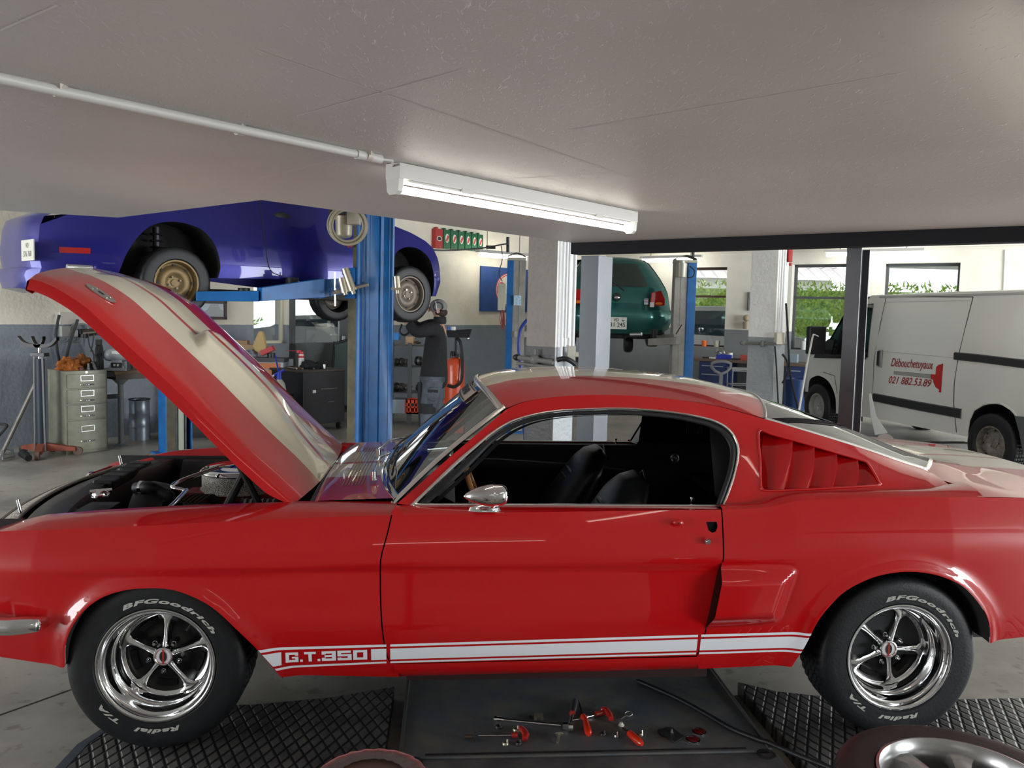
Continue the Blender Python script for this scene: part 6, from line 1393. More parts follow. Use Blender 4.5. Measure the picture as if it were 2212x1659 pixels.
for i, (pts, lab) in enumerate((([(1674, 748), (1677, 790), (1680, 850), (1683, 900)], 'black cable hanging down the second pillar'), ([(1698, 655), (1702, 720), (1706, 800), (1716, 850), (1726, 890)], 'long black hose hanging right of the second pillar'), ([(1690, 765), (1700, 780), (1702, 805), (1690, 828)], 'black hose looped against the lower right of the second pillar'))):
    b = MB(); b.tube(smooth_curve([aty(x, y, 9.55-.1*(i == 1)) for x, y in pts], 20), .013 if i else .009, 8); tag(b.build('hose', rubber), lab, 'hose')
b = MB(); 
for x in (1689, 1694): p = pf2(x, 600, .03); b.cyl(V((p.x, p.y, HC)), V((p.x, p.y, pf2(x, 722, .03).z)), .014, n=8)
tag(b.build('service_pipe', steelpipe), 'pair of thin white pipes on the right face of the second pillar', 'pipe')
p = pf3(1622, 640, .0)+B*-.08; 
b = MB(); q0, q1 = pf3(1617, 630, -.05), pf3(1612, 672, -.05)
b = MB(); r0, r1 = aty(1704, 538, 9.8), aty(1712, 566, 9.8); b.box(r0.x, r1.x, 9.8, 9.86, r1.z, r0.z+.1); b.cyl(aty(1707, 568, 9.8), aty(1708, 574, 9.8), .02, n=8); tag(b.build('hose_reel', mat('reel_red', (.38, .02, .02), .4), bev=.01), 'red hose balancer hanging high beside the second pillar', 'reel')
b = MB(); b.box(rw(1615, 632).x, rw(1619, 632).x+.02, rw(1615, 640).y-.06, rw(1615, 640).y-.01, rw(1615, 671).z, rw(1615, 631).z); tag(b.build('wall_notice', darksteel), 'small dark notice board on the window wall left of the second pillar', 'sign')
p = rw(1612, 700, .1); b = MB(); b.cyl(p-V((0, 0, .1)), p+V((0, 0, .05)), .06, .07, 12); b.ball(p+V((0, 0, .12)), (.07, .07, .07), 12); tag(b.build('wall_siren', mat('siren_beige', (.35, .28, .2), .5), smooth=50), 'small beige siren fixed to the wall left of the second pillar', 'siren')
# pole leaning on the van, jack arms by the dark post
b = MB(); b.tube([aty(1757, 722, 10.6), aty(1755, 730, 10.6), aty(1742, 795, 9.6), aty(1726, 886, 8.4), aty(1700, 1020, 7.6)], .012, 8); b.tube([aty(1757, 722, 10.6), aty(1768, 727, 10.7)], .008, 6); tag(b.build('prop_pole', mat('pole_white_metal', (.8, .8, .8), .25, metal=.5)), 'thin bright metal pole leaning in front of the white van', 'pole')
t = thing('vehicle_lift', 'grey lift arm lying under the white van behind the red tail', 'lift', atz(1990, 975, 0)); bpy.context.view_layer.update()
beam(t, atz(1900, 968, .10), atz(2092, 968, .10), .07, .09, liftgrey, 'arm_tube'); b = MB(); b.cyl(atz(1912, 955, .16), atz(1912, 955, .24), .10, n=20); kid(b.build('lift_pad', brushed, smooth=40), t)
b = MB(); p = aty(1890, 890, 7.6); b.loft([[aty(x, y, 7.6+dy) for x, y in ((1876, 850), (1882, 850), (1893, 900), (1918, 935), (1890, 940), (1880, 900))] for dy in (0, .12)], closed=True); b.f += [(0, 1, 2, 3, 4, 5), (6, 7, 8, 9, 10, 11)]; b.mi += [0, 0]; kid(b.build('arm_bracket', MATS['pipe_dark_grey'], bev=.004), t)
fluorescent(atz(2330, -60, CEIL-.001), A, 1.3, 'second white strip light on the low slab, just beyond the top right corner')
fluorescent(V((-.6, -.9, CEIL-.001)), V((1, .08, 0)), 1.5, 'strip light on the slab over the floor in front of the red car doors')
# ------------------------------------------------------------ left side of the workshop
def T(name, label, cat, loc, **k):
    t = thing(name, label, cat, loc, **k); bpy.context.view_layer.update(); return t
cabm = mat('cabinet_khaki', (.27, .27, .20), .4, metal=.2, noise_scale=5, noise_amt=.3)
cp = V((-4.76, 8.62, 0)); Mc = frame(cp, A, z=(0, 0, 1)); cab = T('filing_cabinet', 'khaki metal filing cabinet with four drawers by the left wall', 'cabinet', cp)
CW, CD, CH = .44, .45, .90
b = MB(); b.box(0, CW, 0, CD, 0, CH, Mc); kid(b.build('body', cabm, bev=.004), cab)
zs_ = [.865, .715, .700, .545, .530, .375, .360, .035]
for i in range(4):
    z1, z0 = zs_[2*i], zs_[2*i+1]; b = MB(); b.box(.018, CW-.018, -.016, 0, z0, z1, Mc); dr_ = kid(b.build('drawer', cabm, bev=.004), cab)
    zc2 = z1-.045 if i < 3 else z1-.09; b = MB()
    for a_ in ((.15, .29, zc2+.026, zc2+.032), (.15, .29, zc2-.032, zc2-.026), (.15, .156, zc2-.03, zc2+.03), (.284, .29, zc2-.03, zc2+.03)): b.box(a_[0], a_[1], -.022, -.016, a_[2], a_[3], Mc)
    kid(b.build('label_frame', brushed, smooth=0), dr_); zh = z0+.035 if i < 3 else z0+.10
    b = MB(); b.tube([Mc @ V(q) for q in ((.15, -.016, zh), (.16, -.035, zh), (.22, -.040, zh), (.28, -.035, zh), (.29, -.016, zh))], .009, 8); kid(b.build('drawer_handle', chrome, smooth=60), dr_)
b = MB(); b.cyl(Mc @ V((.22, -.004, .882)), Mc @ V((.22, .0, .882)), .013); kid(b.build('lock', brushed), cab)
# on the cabinet: rags, bottle, iron bits
def rag(name, c, r, m, seed, lab, cat, h=1):
    random.seed(seed); b = MB(); n = 40; k = 20
    for i in range(k+1):
        a = PI/2*i/k
        for j in range(n):
            t = 2*PI*j/n; d = V((math.sin(a)*math.cos(t), math.sin(a)*math.sin(t), math.cos(a))); f = 1+.35*noise.noise(d*2.6+V((seed, 0, 0)))+.22*noise.noise(d*6+V((seed, 3, 0)))+.08*noise.noise(d*15+V((seed, 3, 0)))
            b.v.append(V(c)+V((d.x*r[0]*f, d.y*r[1]*f, max(0, d.z*r[2]*f*h))))
    for i in range(k):
        for j in range(n): b.f.append((i*n+j, (i+1)*n+j, (i+1)*n+(j+1) % n, i*n+(j+1) % n)); b.mi.append(0)
    b.f.append(tuple(range(k*n, k*n+n))); b.mi.append(0)
    o = b.build(name, m, smooth=50); return tag(o, lab, cat) if lab else o
orange = mat('orange_cloth', (.55, .17, .03), .85, noise_scale=30, noise_amt=.5)
ctop = lambda x, y: Mc @ V((x, y, CH+.001))
rag('cleaning_rag', ctop(-.0+.12, .20, ), (.12, .10, .12), orange, 3, 'crumpled orange rag heaped on the filing cabinet, the one at the left', 'rag')
rag('cleaning_rag', ctop(.28, .25), (.10, .10, .14), mat('orange_cloth_dirty', (.38, .13, .03), .85, noise_scale=30, noise_amt=.5), 5, 'larger dirty orange rag on the filing cabinet beside the black bottle', 'rag')
b = MB(); p = ctop(.385, .12); b.lathe([(.001, 0), (.032, 0), (.033, .005), (.033, .12), (.022, .14), (.016, .15), (.022, .155), (.022, .18), (.001, .182)], 20, Matrix.Translation(p)); tag(b.build('oil_bottle', blackpl, smooth=50), 'black oil bottle standing on the right corner of the filing cabinet', 'bottle')
for i, (x, y, s, lab) in enumerate(((.20, .06, .05, 'rusty round iron weight on the front edge of the filing cabinet'), (.27, .05, .06, 'small dark steel bracket on the filing cabinet beside the iron weight'), (.33, .06, .065, 'black rubber wedge on the filing cabinet in front of the bottle'))):
    b = MB(); p = ctop(x, y)
    if i == 0: b.cyl(p, p+V((0, 0, .03)), .025, n=16); 
    elif i == 1: b.box(-.02, .02, -.02, .02, 0, .03, Matrix.Translation(p)); b.box(-.012, .012, -.015, .015, .03, .075, Matrix.Translation(p))
    else: b.prism([(-.05, 0), (.05, 0), (.015, .085), (-.02, .09)], -.03, .03, Matrix.Translation(p) @ Matrix.Rotation(PI/2, 4, 'X'))
    tag(b.build(['iron_weight', 'steel_bracket', 'rubber_wedge'][i], [mat('rust', (.12, .05, .03), .7), darksteel, rubber][i], bev=.003), lab, ['weight', 'bracket', 'wedge'][i])
# bench with grinder
wp = atz(262, 963, 0); bench = T('workbench', 'grinder bench with a thick worn wood edge on a grey pipe leg', 'bench', wp); Mb = frame(wp, A, z=(0, 0, 1)); bz = aty(262, 800, wp.y).z
wood2 = mat('bench_wood', (.20, .12, .06), .6, noise_scale=6, noise_amt=.5, stretch=(1, 8, 8)); pipem = mat('pipe_grey', (.22, .23, .24), .45)
b = MB(); b.box(-.12, 1.0, -.12, .42, bz-.035, bz, Mb); kid(b.build('bench_top', wood2, bev=.004), bench)
b = MB(); b.cyl(Mb @ V((0, 0, 0)), Mb @ V((0, 0, bz-.14)), .030, n=16); b.lathe([(.001, .03), (.04, .028), (.07, .008), (.09, 0)], 20, Mb); b.lathe([(.032, bz-.16), (.05, bz-.14), (.09, bz-.10), (.10, bz-.04)], 20, Mb); kid(b.build('leg', pipem, smooth=40), bench)
b = MB(); b.box(-.10, .25, -.10, .12, bz-.10, bz-.035, Mb); kid(b.build('bracket', mat('bracket_brown', (.12, .09, .08), .6), bev=.006), bench)
b = MB(); b.box(-.20, -.02, -.02, .02, bz-.32, bz-.27, Mb); b.box(-.20, -.10, -.10, .25, bz-.06, bz-.01, Mb); kid(b.build('side_rail', darksteel, bev=.004), bench)
b = MB(); b.cyl(Mb @ V((.9, .3, 0)), Mb @ V((.9, .3, bz-.03)), .03); kid(b.build('leg', pipem), bench)
gr0 = Mb @ V((-.02, .02, bz+.001)); gray = mat('grinder_grey', (.32, .35, .37), .35, coat=.3); gd = T('bench_grinder', 'grey bench grinder with a big black wheel guard on the pipe-leg bench', 'grinder', gr0); Mgd = frame(gr0, (.97, .25, 0), z=(0, 0, 1))
b = MB(); b.loft([[Mgd @ V((x*w, y*d_, z)) for x, y in ((-1, -1), (1, -1), (1, 1), (-1, 1))] for z, w, d_ in ((0, .11, .08), (.02, .11, .08), (.022, .085, .07), (.11, .055, .05), (.13, .055, .05))], closed=True); b.box(-.11, .11, -.09, .09, 0, .015, Mgd); kid(b.build('base', gray, bev=.003), gd)
b = MB(); Mx = Mgd @ Matrix.Translation((0, 0, .175)) @ Matrix.Rotation(PI/2, 4, 'Y'); b.lathe([(.001, -.145), (.04, -.14), (.06, -.125), (.072, -.09), (.075, -.05), (.075, .05), (.072, .09), (.06, .125), (.04, .14), (.001, .145)], 32, Mx); kid(b.build('motor', gray, smooth=50), gd)
b = MB(); b.box(-.045, .04, -.077, -.070, .19, .225, Mgd); kid(b.build('data_plate', mat('plate_white', (.75, .76, .72), .4), smooth=0), gd)
b = MB(); b.box(-.055, .055, -.078, -.060, .035, .09, Mgd); sw2 = kid(b.build('switch_panel', blackpl, bev=.003), gd); b = MB(); b.box(-.03, -.005, -.084, -.076, .05, .075, Mgd); b.box(.008, .03, -.084, -.076, .05, .075, Mgd); kid(b.build('switch_button', brushed, bev=.002), sw2)
for sx_, r_ in ((-1, .125), (1, .09)):
    b = MB(); b.lathe([(.02, -.02), (r_, -.02), (r_, .02), (.02, .02)], 36, Mgd @ Matrix.Translation((sx_*.19, 0, .175)) @ Matrix.Rotation(PI/2, 4, 'Y'), closed=True); gw_ = kid(b.build('wheel_guard', blackpl, bev=.004), gd)
    b = MB(); b.box(sx_*.19-.03, sx_*.19+.03, -.05, .01, .175+r_-.01, .175+r_+.05, Mgd); b.box(sx_*.15-.03, sx_*.15+.02, -.13, -.06, .02, .12, Mgd); kid(b.build('tool_rest', blackpl, bev=.004), gd)
# barrel
bp_ = atz(292, 952, 0)+V((0, .12, 0)); barm = mat('barrel_blue_grey', (.26, .31, .36), .35, metal=.5, noise_scale=7, noise_amt=.3)
b = MB(); hb = aty(292, 862, bp_.y).z; r_ = .118+.0
b.lathe([(.001, .01), (r_, .0), (r_*1.0, .02), (r_*.985, hb*.30), (r_*1.02, hb*.31), (r_*1.02, hb*.33), (r_*.985, hb*.34), (r_*.98, hb*.63), (r_*1.01, hb*.64), (r_*1.01, hb*.66), (r_*.975, hb*.67), (r_*.97, hb*.97), (r_*1.0, hb), (r_*.95, hb), (r_*.94, hb*.9), (.001, hb*.3)], 40, Matrix.Translation(bp_)); br_ = T('barrel', 'dented blue-grey steel barrel under the grinder bench', 'barrel', bp_); kid(b.build('drum', barm, smooth=40), br_)
b = MB(); b.tube([bp_+V((r_*math.cos(a), r_*math.sin(a), hb)) for a in [2*PI*i/32 for i in range(33)]], .008, 6); kid(b.build('rim_ring', darksteel), br_)
b = MB(); q = atz(330, 965, 0)+V((0, .45, 0)); b.box(q.x-.12, q.x+.15, q.y, q.y+.3, 0, .28); tag(b.build('storage_box', blackpl, bev=.02), 'black box on the floor between the barrel and the far lift post', 'box')
# transmission jack
tj = atz(90, 985, 0); jack = T('transmission_jack', 'tall transmission jack with black saddle horns and orange wheeled base', 'jack', tj); zj = lambda py: aty(90, py, tj.y).z; xj = lambda px: aty(px, 900, tj.y).x-tj.x
orj = mat('jack_orange_red', (.28, .07, .04), .6, noise_scale=9, noise_amt=.5); dkb = mat('jack_dark_blue', (.02, .03, .05), .5)
b = MB(); b.cyl(tj+V((0, 0, .05)), tj+V((0, 0, zj(775))), .045, n=18); kid(b.build('cylinder', dkb), jack)
b = MB(); b.cyl(tj+V((0, 0, zj(790))), tj+V((0, 0, zj(745))), .018, n=12); kid(b.build('ram', chrome), jack)
for x in (-.052, .055):
    b = MB(); b.cyl(tj+V((x, -.03, .06)), tj+V((x*(.8), -.03, zj(768))), .009, n=8); kid(b.build('guide_rod', brushed), jack)
b = MB(); b.box(-.075, .075, -.05, .05, zj(770), zj(762), Matrix.Translation(tj)); b.box(-.10, .10, -.04, .04, zj(750), zj(746), Matrix.Translation(tj)); kid(b.build('collar', darksteel, bev=.004), jack)
for pts in (((-.205, 730), (-.13, 744), (0, 747), (.13, 744), (.205, 730)), ((-.06, 730), (-.03, 744), (0, 748), (.03, 744), (.06, 730))):
    b = MB(); L = smooth_curve([tj+V((x, -.02, zj(y))) for x, y in pts], 20); b.loft([[p+V((0, dy, dz_)) for dy, dz_ in ((-.03, -.018), (.03, -.018), (.03, .018), (-.03, .018))] for p in L], closed=True); kid(b.build('saddle_horn', blackpl, smooth=40), jack)
for ang, L_ in ((.3, .33), (2.7, .28), (-1.2, .22), (1.7, .25)):
    d = V((math.cos(ang), math.sin(ang), 0)); q = d.cross(V((0, 0, 1)))*.035; b = MB(); b.loft([[tj+d*s_+q*u_+V((0, 0, z)) for u_, z in ((-1, z0), (1, z0), (1, z1), (-1, z1))] for s_, z0, z1 in ((.0, .06, .15), (L_, .05, .09))], closed=True); b.f.append((4, 5, 6, 7)); b.mi.append(0); kid(b.build('foot', orj, bev=.004), jack)
    b = MB(); c = tj+d*(L_+.02)+V((0, 0, .045)); b.cyl(c-q*.6, c+q*.6, .045, n=20); kid(b.build('castor', mat('castor_brown', (.12, .08, .06), .6), bev=.003), jack)
b = MB(); fp = atz(62, 998, 0)+V((0, 0, .04)); b.tube([fp, fp+V((-.12, .1, .03))], [.035, .045], 12); kid(b.build('foot_pedal', rubber), jack)
b = MB(); b.tube([aty(76, 830, tj.y+.1), aty(2, 985, tj.y+.0)], .022, 10); tag(b.build('pipe_lever', mat('pipe_lever_grey', (.2, .19, .17), .5, metal=.4)), 'long steel pipe leaning against the transmission jack', 'pipe')
b = MB(); q = aty(0, 920, 8.2); b.tube(smooth_curve([atz(-20, 990, .02), aty(-8, 950, 8.3), aty(12, 925, 8.3), aty(14, 918, 8.3), aty(0, 916, 8.3), aty(-25, 918, 8.3)], 20), .014, 8); tag(b.build('trolley_handle', blackpl), 'black tube handle at the left picture edge', 'handle')
b = MB(); b.tube([atz(4, 990, .03), atz(30, 985, .03), atz(26, 972, .05), atz(8, 968, .05), atz(4, 990, .03)], .014, 8); tag(b.build('jack_stand', brushed), 'small bent metal stand at the foot of the leaning pipe', 'stand')
# pipes, sockets on the left wall
def wl_(px, py, off=.04): return lw(px, py, off)
t = T('wall_socket_set', 'row of grey sockets and pipes on the wall above the filing cabinet', 'sockets', wl_(160, 740))
LM = lambda px, py, off=.0: frame(lw(px, py, off), LD, z=LN)
for px0, px1, py0, py1, m in ((128, 147, 704, 727, mat('socket_pale', (.38, .38, .35), .5)), (148, 163, 712, 727, mat('socket_pale', (.38, .38, .35), .5)), (165, 174, 712, 728, blackpl)):
    p, q = lw(px0, py1), lw(px1, py0); w = (q-p).dot(LD); b = MB(); b.box(0, w, 0, q.z-p.z, 0, .08, frame(p, LD, z=LN) @ Matrix(((1,0,0,0),(0,1 if (frame(p, LD, z=LN).to_3x3() @ V((0,1,0))).z > 0 else -1,0,0),(0,0,1,0),(0,0,0,1)))); kid(b.build('socket', m, bev=.008), t)
b = MB(); b.cyl(lw(175, 720, .06), lw(205, 717, .06), .05, .04, 14); kid(b.build('valve_body', mat('brass_dark', (.10, .09, .07), .4, metal=.6), smooth=40), t); b = MB(); b.ball(lw(213, 717, .06), .045); kid(b.build('valve_cap', brushed), t); b = MB(); b.cyl(lw(180, 730, .1), lw(181, 722, .1), .04); kid(b.build('gauge', blackpl), t)
b = MB(); b.tube(smooth_curve([lw(150, 712, .06), lw(160, 702, .06), lw(185, 701, .06), lw(190, 712, .06)], 14), .012, 8); b.tube([lw(209, 700, .04), lw(209, 714, .04)], .01, 8); kid(b.build('pipework', mat('pipe_pale_grey', (.30, .31, .31), .5)), t)
for c_ in (135, 162):
    b = MB(); b.tube([lw(c_+12*math.cos(a), 731+8*math.sin(a), .05) for a in [PI*i/14 for i in range(15)]], .010, 6); kid(b.build('cable_loop', pipem), t)
b = MB(); p, q = lw(128, 700), lw(222, 690); b.box(0, (q-p).dot(LD), 0, .14, 0, .03, frame(p, LD, z=(0, 0, 1)) @ Matrix(((1,0,0,0),(0,0,-1 if (frame(p, LD, z=(0,0,1)).to_3x3() @ V((0,1,0))).dot(LN) > 0 else -1,0),(0,1,0,0),(0,0,0,1)))); kid(b.build('backing_board', mat('board_white', (.6, .57, .5), .5), smooth=0), t)
for i, (pts, lab) in enumerate((([(128, 680), (121, 720), (124, 760), (132, 795)], 'black cable on the left wall running down from the blue coupe'), ([(168, 690), (156, 725), (146, 760), (139, 795)], 'second black cable on the left wall meeting the first at the rags'), ([(190, 720), (193, 745), (202, 765), (204, 800)], 'thin black cable hanging from the wall sockets to the grinder'), ([(203, 722), (200, 745), (196, 760)], 'short thin cable under the wall sockets'))):
    b = MB(); b.tube(smooth_curve([lw(x, y, .12) for x, y in pts], 16), .017 if i < 2 else .008, 6); tag(b.build('wall_cable', blackpl), lab, 'cable')
# framed picture of a car
p0, p1 = lw(420, 690), lw(488, 650); Mf = frame(p0, LD, z=(0, 0, 1)); sd = -1 if (Mf.to_3x3() @ V((0, 1, 0))).dot(LN) < 0 else 1; w = (p1-p0).dot(LD); h = p1.z-p0.z
t = T('framed_picture', 'framed car picture on the left wall behind the bronze wheel', 'picture', p0)
b = MB()
for a in ((0, w, 0, .04), (0, w, h-.04, h), (0, .04, 0, h), (w-.04, w, 0, h)): b.box(a[0], a[1], min(0, sd*.03), max(0, sd*.03), a[2], a[3], Mf)
kid(b.build('frame', mat('frame_dark_red', (.04, .01, .01), .4), smooth=0), t); b = MB(); b.box(.04, w-.04, min(0, sd*.012), max(0, sd*.012), .04, h-.04, Mf); kid(b.build('print', mat('print_sky', (.55, .66, .72), .3), smooth=0), t)
b = MB(); b.prism([(w*.25, h*.12), (w*.9, h*.12), (w*.92, h*.45), (w*.8, h*.55), (w*.72, h*.8), (w*.5, h*.8), (w*.38, h*.5), (w*.26, h*.42)], -.002, .002, Mf @ Matrix.Translation((0, sd*.014, 0)) @ Matrix(((1, 0, 0, 0), (0, 0, -1, 0), (0, 1, 0, 0), (0, 0, 0, 1)))); kid(b.build('print_motif', mat('print_car', (.42, .45, .46), .4), smooth=0), t)
# orange tool chest with a heap of things
tc0 = atz(540, 940, 0)+V((0, .5, 0)); d = 11.5
def fb(name, px0, px1, py0, py1, dd, depth, m, bev=.004, z0=None):
    a, c = aty(px0, py1, dd), aty(px1, py0, dd); b = MB(); b.box(a.x, c.x, dd, dd+depth, a.z if z0 is None else z0, c.z); return b.build(name, m, bev=bev)
t = T('tool_chest', 'grey tool chest with orange drawers behind the bonnet', 'toolbox', V((aty(570, 900, 10.9).x, 10.9, 0)))
kid(fb('body', 522, 612, 780, 900, 10.9, .5, mat('chest_grey', (.42, .45, .48), .4), z0=0), t)
for i, (y0, y1) in enumerate(((785, 796), (800, 810), (814, 826), (830, 842), (846, 862))): kid(fb('drawer', 526, 604, y0, y1, 10.885, .02, mat('drawer_orange', (.62, .17, .03), .4)), t)
kid(fb('top_tray', 520, 614, 774, 781, 10.88, .24, mat('tray_dark', (.05, .05, .055), .5)), t)
ztc = aty(560, 774, 10.9).z
card = mat('cardboard', (.42, .28, .16), .8)
def item(name, px0, px1, py0, py1, dd, m, lab, cat, rot=0, dep=.2, shape='box', bev=.004):
    a, c = aty(px0, py1, dd), aty(px1, py0, dd); ctr = (a+c)/2; hw, hh = (c.x-a.x)/2, (c.z-a.z)/2
    M = Matrix.Translation(V((ctr.x, dd+dep/2, ctr.z))) @ Matrix.Rotation(rot, 4, 'Y'); b = MB()
    if shape == 'box': b.box(-hw, hw, -dep/2, dep/2, -hh, hh, M)
    elif shape == 'cyl': b.lathe([(.001, -hh), (hw, -hh), (hw, hh), (.001, hh)], 24, M)
    elif shape == 'ball': b.ball((0, 0, 0), (hw, dep/2, hh), 14, M)
    return tag(b.build(name, m, bev=bev, smooth=40), lab, cat)
item('cardboard_box', 490, 534, 736, 765, 11.0, card, 'open cardboard box on the tool chest, at the back left', 'box', dep=.12); item('cardboard_box', 505, 552, 745, 774, 10.95, mat('cardboard_light', (.5, .34, .2), .8), 'lower cardboard box on the tool chest in front of the first', 'box', dep=.1)
item('red_white_carton', 561, 590, 753, 763, 10.88, mat('carton_red', (.55, .05, .05), .5), 'narrow red and white carton tilted on the tool chest', 'box', rot=-.45, dep=.1)
gm = mat('glove_tan', (.58, .42, .19), .8)
b = MB(); b.v = []; 
P_ = [aty(x, y, 10.93) for x, y in ((552, 733), (560, 715), (568, 716), (572, 730), (574, 742), (578, 752), (566, 766), (552, 758), (546, 748))]
b.loft([[p+V((0, dy, 0)) for p in P_] for dy in (-.03, .05)], closed=True); b.f += [tuple(range(9)), tuple(range(9, 18))]; b.mi += [0, 0]; tag(b.build('work_glove', gm, bev=.02, seg=3), 'tan leather work glove propped upright on the tool chest', 'glove')
rag('cloth', V((aty(535, 774, 10.9).x, 10.9, ztc)), (.12, .08, .10), mat('cloth_blue_grey', (.30, .34, .42), .85, noise_scale=20, noise_amt=.6), 8, 'blue-grey crumpled cloth at the left front of the tool chest', 'cloth')
item('solenoid', 575, 592, 763, 774, 10.9, darksteel, 'dark round motor part on the tool chest under the carton', 'part', shape='cyl', dep=.1)
# black cabinet
bx = V((aty(655, 880, 10.6).x, 10.6, 0)); t = T('tool_cabinet', 'black wheeled metal cabinet standing between the open bonnet and the blue post', 'cabinet', bx)
bk = mat('cabinet_black', (.018, .020, .024), .4, noise_scale=4, noise_amt=.3); e_ = aty(655, 850, 10.45); e_.z = 0; Mk = frame(e_, A, z=(0, 0, 1)); hz = aty(655, 804, 10.6).z
wR = (onplane(717, 850, e_, V((A.y, -A.x, 0)))-e_).length; wL = (onplane(585, 850, e_, A)-e_).length
b = MB(); b.box(0, wR, 0, wL, .10, hz, Mk); kid(b.build('body', bk, bev=.008), t); b = MB(); b.box(-.02, wR+.01, -.01, wL, hz, hz+.03, Mk); kid(b.build('top', mat('cabinet_top_dark', (.05, .045, .04), .6), bev=.01), t)
b = MB(); b.box(.15, .20, -.004, 0, .52, .56, Mk); kid(b.build('badge', mat('badge_pale', (.6, .6, .6), .4), smooth=0), t); b = MB(); b.box(.28, .55, -.004, 0, .56, .57, Mk); b.box(.40, .50, -.004, 0, .38, .39, Mk); kid(b.build('slot_mark', mat('slot_grey', (.12, .12, .12), .5), smooth=0), t)
for x, y in ((.05, .06), (wR-.05, .06), (.05, wL-.06), (wR-.05, wL-.06)):
    b = MB(); c = Mk @ V((x, y, .045)); b.cyl(c-A*.015, c+A*.015, .045, n=16); b.cyl(c, c+V((0, 0, .06)), .012, n=8); kid(b.build('castor', darksteel, smooth=40), t)
zk = hz+.031
def onk(px, py): 
    q = atz(px, py, zk); return q
c = onk(651, 795); c = V((aty(651, 700, 10.95).x, 10.95, zk)); sc_ = T('spray_can', 'white spray can with red cap and long straw on the black cabinet', 'can', c)
b = MB(); b.lathe([(.001, 0), (.037, 0), (.037, .17), (.030, .19)], 20, Matrix.Translation(c)); kid(b.build('can', mat('can_white', (.70, .70, .72), .35), smooth=40), sc_); b = MB(); b.lathe([(.0305, .17), (.032, .185), (.028, .22), (.001, .225)], 20, Matrix.Translation(c)); b.box(-.06, .0, -.012, .012, .20, .235, Matrix.Translation(c)); kid(b.build('cap', mat('can_red', (.6, .03, .04), .35), smooth=40), sc_); b = MB(); b.tube([c+V((-.05, 0, .225)), c+V((-.21, 0, .23))], .003, 5); kid(b.build('straw', MATS['can_red']), sc_)
b = MB(); b.lathe([(.0375, .135), (.0375, .165)], 20, Matrix.Translation(c)); kid(b.build('label_band', MATS['can_red']), sc_)
rag('work_glove', V((aty(668, 795, 10.85).x, 10.85, zk)), (.12, .08, .11), mat('glove_black', (.012, .012, .014), .8), 12, 'black work glove heaped on the black cabinet beside the spray can', 'glove'); rag('work_glove', V((aty(684, 795, 10.85).x, 10.9, zk)), (.07, .06, .09), MATS['glove_black'], 14, 'smaller black work glove at the right on the black cabinet', 'glove')
item('metal_part', 693, 700, 788, 798, 10.8, brushed, 'small shiny metal part at the right end of the black cabinet top', 'part', shape='cyl')
for i, (x0, x1, lab) in enumerate(((615, 640, 'flat wrench lying at the left on the black cabinet top'), (630, 652, 'ratchet lying in the middle of the black cabinet top'), (655, 675, 'socket handle in front of the black gloves'))):
    b = MB(); b.tube([V((aty(x0, 800, 10.6).x, 10.75+.04*i, zk+.012)), V((aty(x1, 800, 10.6).x, 10.62+.03*i, zk+.012))], .011, 8); tag(b.build('hand_tool', [brushed, mat('tool_brown', (.2, .12, .07), .5), blackpl][i]), lab, 'tool')
# pump bottle hanging on the cabinet side
c = aty(608, 815, 10.2); c.z = aty(608, 850, 10.2).z; pb = T('pump_sprayer', 'clear pump sprayer with bright blue head beside the bonnet edge', 'sprayer', c)
b = MB(); b.lathe([(.001, 0), (.06, 0), (.065, .05), (.06, .12), (.035, .17), (.03, .19)], 20, Matrix.Translation(c) @ Matrix.Rotation(-.15, 4, 'Y')); kid(b.build('bottle', mat('bottle_milky', (.5, .5, .42), .3), smooth=60), pb)
blu = mat('sprayer_blue', (.02, .05, .5), .35); b = MB(); q = c+V((-.028, 0, .18)); b.cyl(q, q+V((0, 0, .09)), .035, .03, 16); b.tube([q+V((-.06, 0, .05)), q+V((.06, 0, .12))], .018, 8); b.tube([q+V((-.01, 0, .1)), q+V((-.05, 0, .30))], .010, 8); kid(b.build('pump_head', blu, smooth=40), pb); b = MB(); b.cyl(q+V((-.06, 0, .05)), q+V((-.10, 0, .03)), .014, .01, 10); kid(b.build('nozzle', mat('nozzle_white', (.75, .75, .75), .4)), pb)
b = MB(); z_ = aty(608, 851, 10.2).z; b.box(c.x-.12, c.x+.12, 10.05, 10.35, 0, z_-.001); tag(b.build('side_stand', bk, bev=.01), 'low black stand under the blue pump sprayer', 'stand')
# windscreen leaning by the door
t = T('windscreen_pane', 'dark green windscreen glass leaning against the grey door', 'glass', V((aty(738, 890, 11.6).x, 11.6, 0)))
P_ = smooth_curve([aty(x, y, dd) for x, y, dd in ((722, 750, 12.2), (728, 741, 12.2), (800, 738, 12.2), (800, 880, 11.5), (755, 880, 11.5), (728, 868, 11.55), (719, 840, 11.7))], 40, True)
b = MB(); b.add(P_+[p+V((0, .02, 0)) for p in P_], [tuple(range(40)), tuple(range(40, 80))]+[(i, (i+1) % 40, 40+(i+1) % 40, 40+i) for i in range(40)]); kid(b.build('pane', mat('green_glass_dark', (.03, .075, .075), .1, coat=1), smooth=30), t); b = MB(); b.tube(P_+[P_[0]], .022, 6); kid(b.build('rubber_edge', blackpl), t)
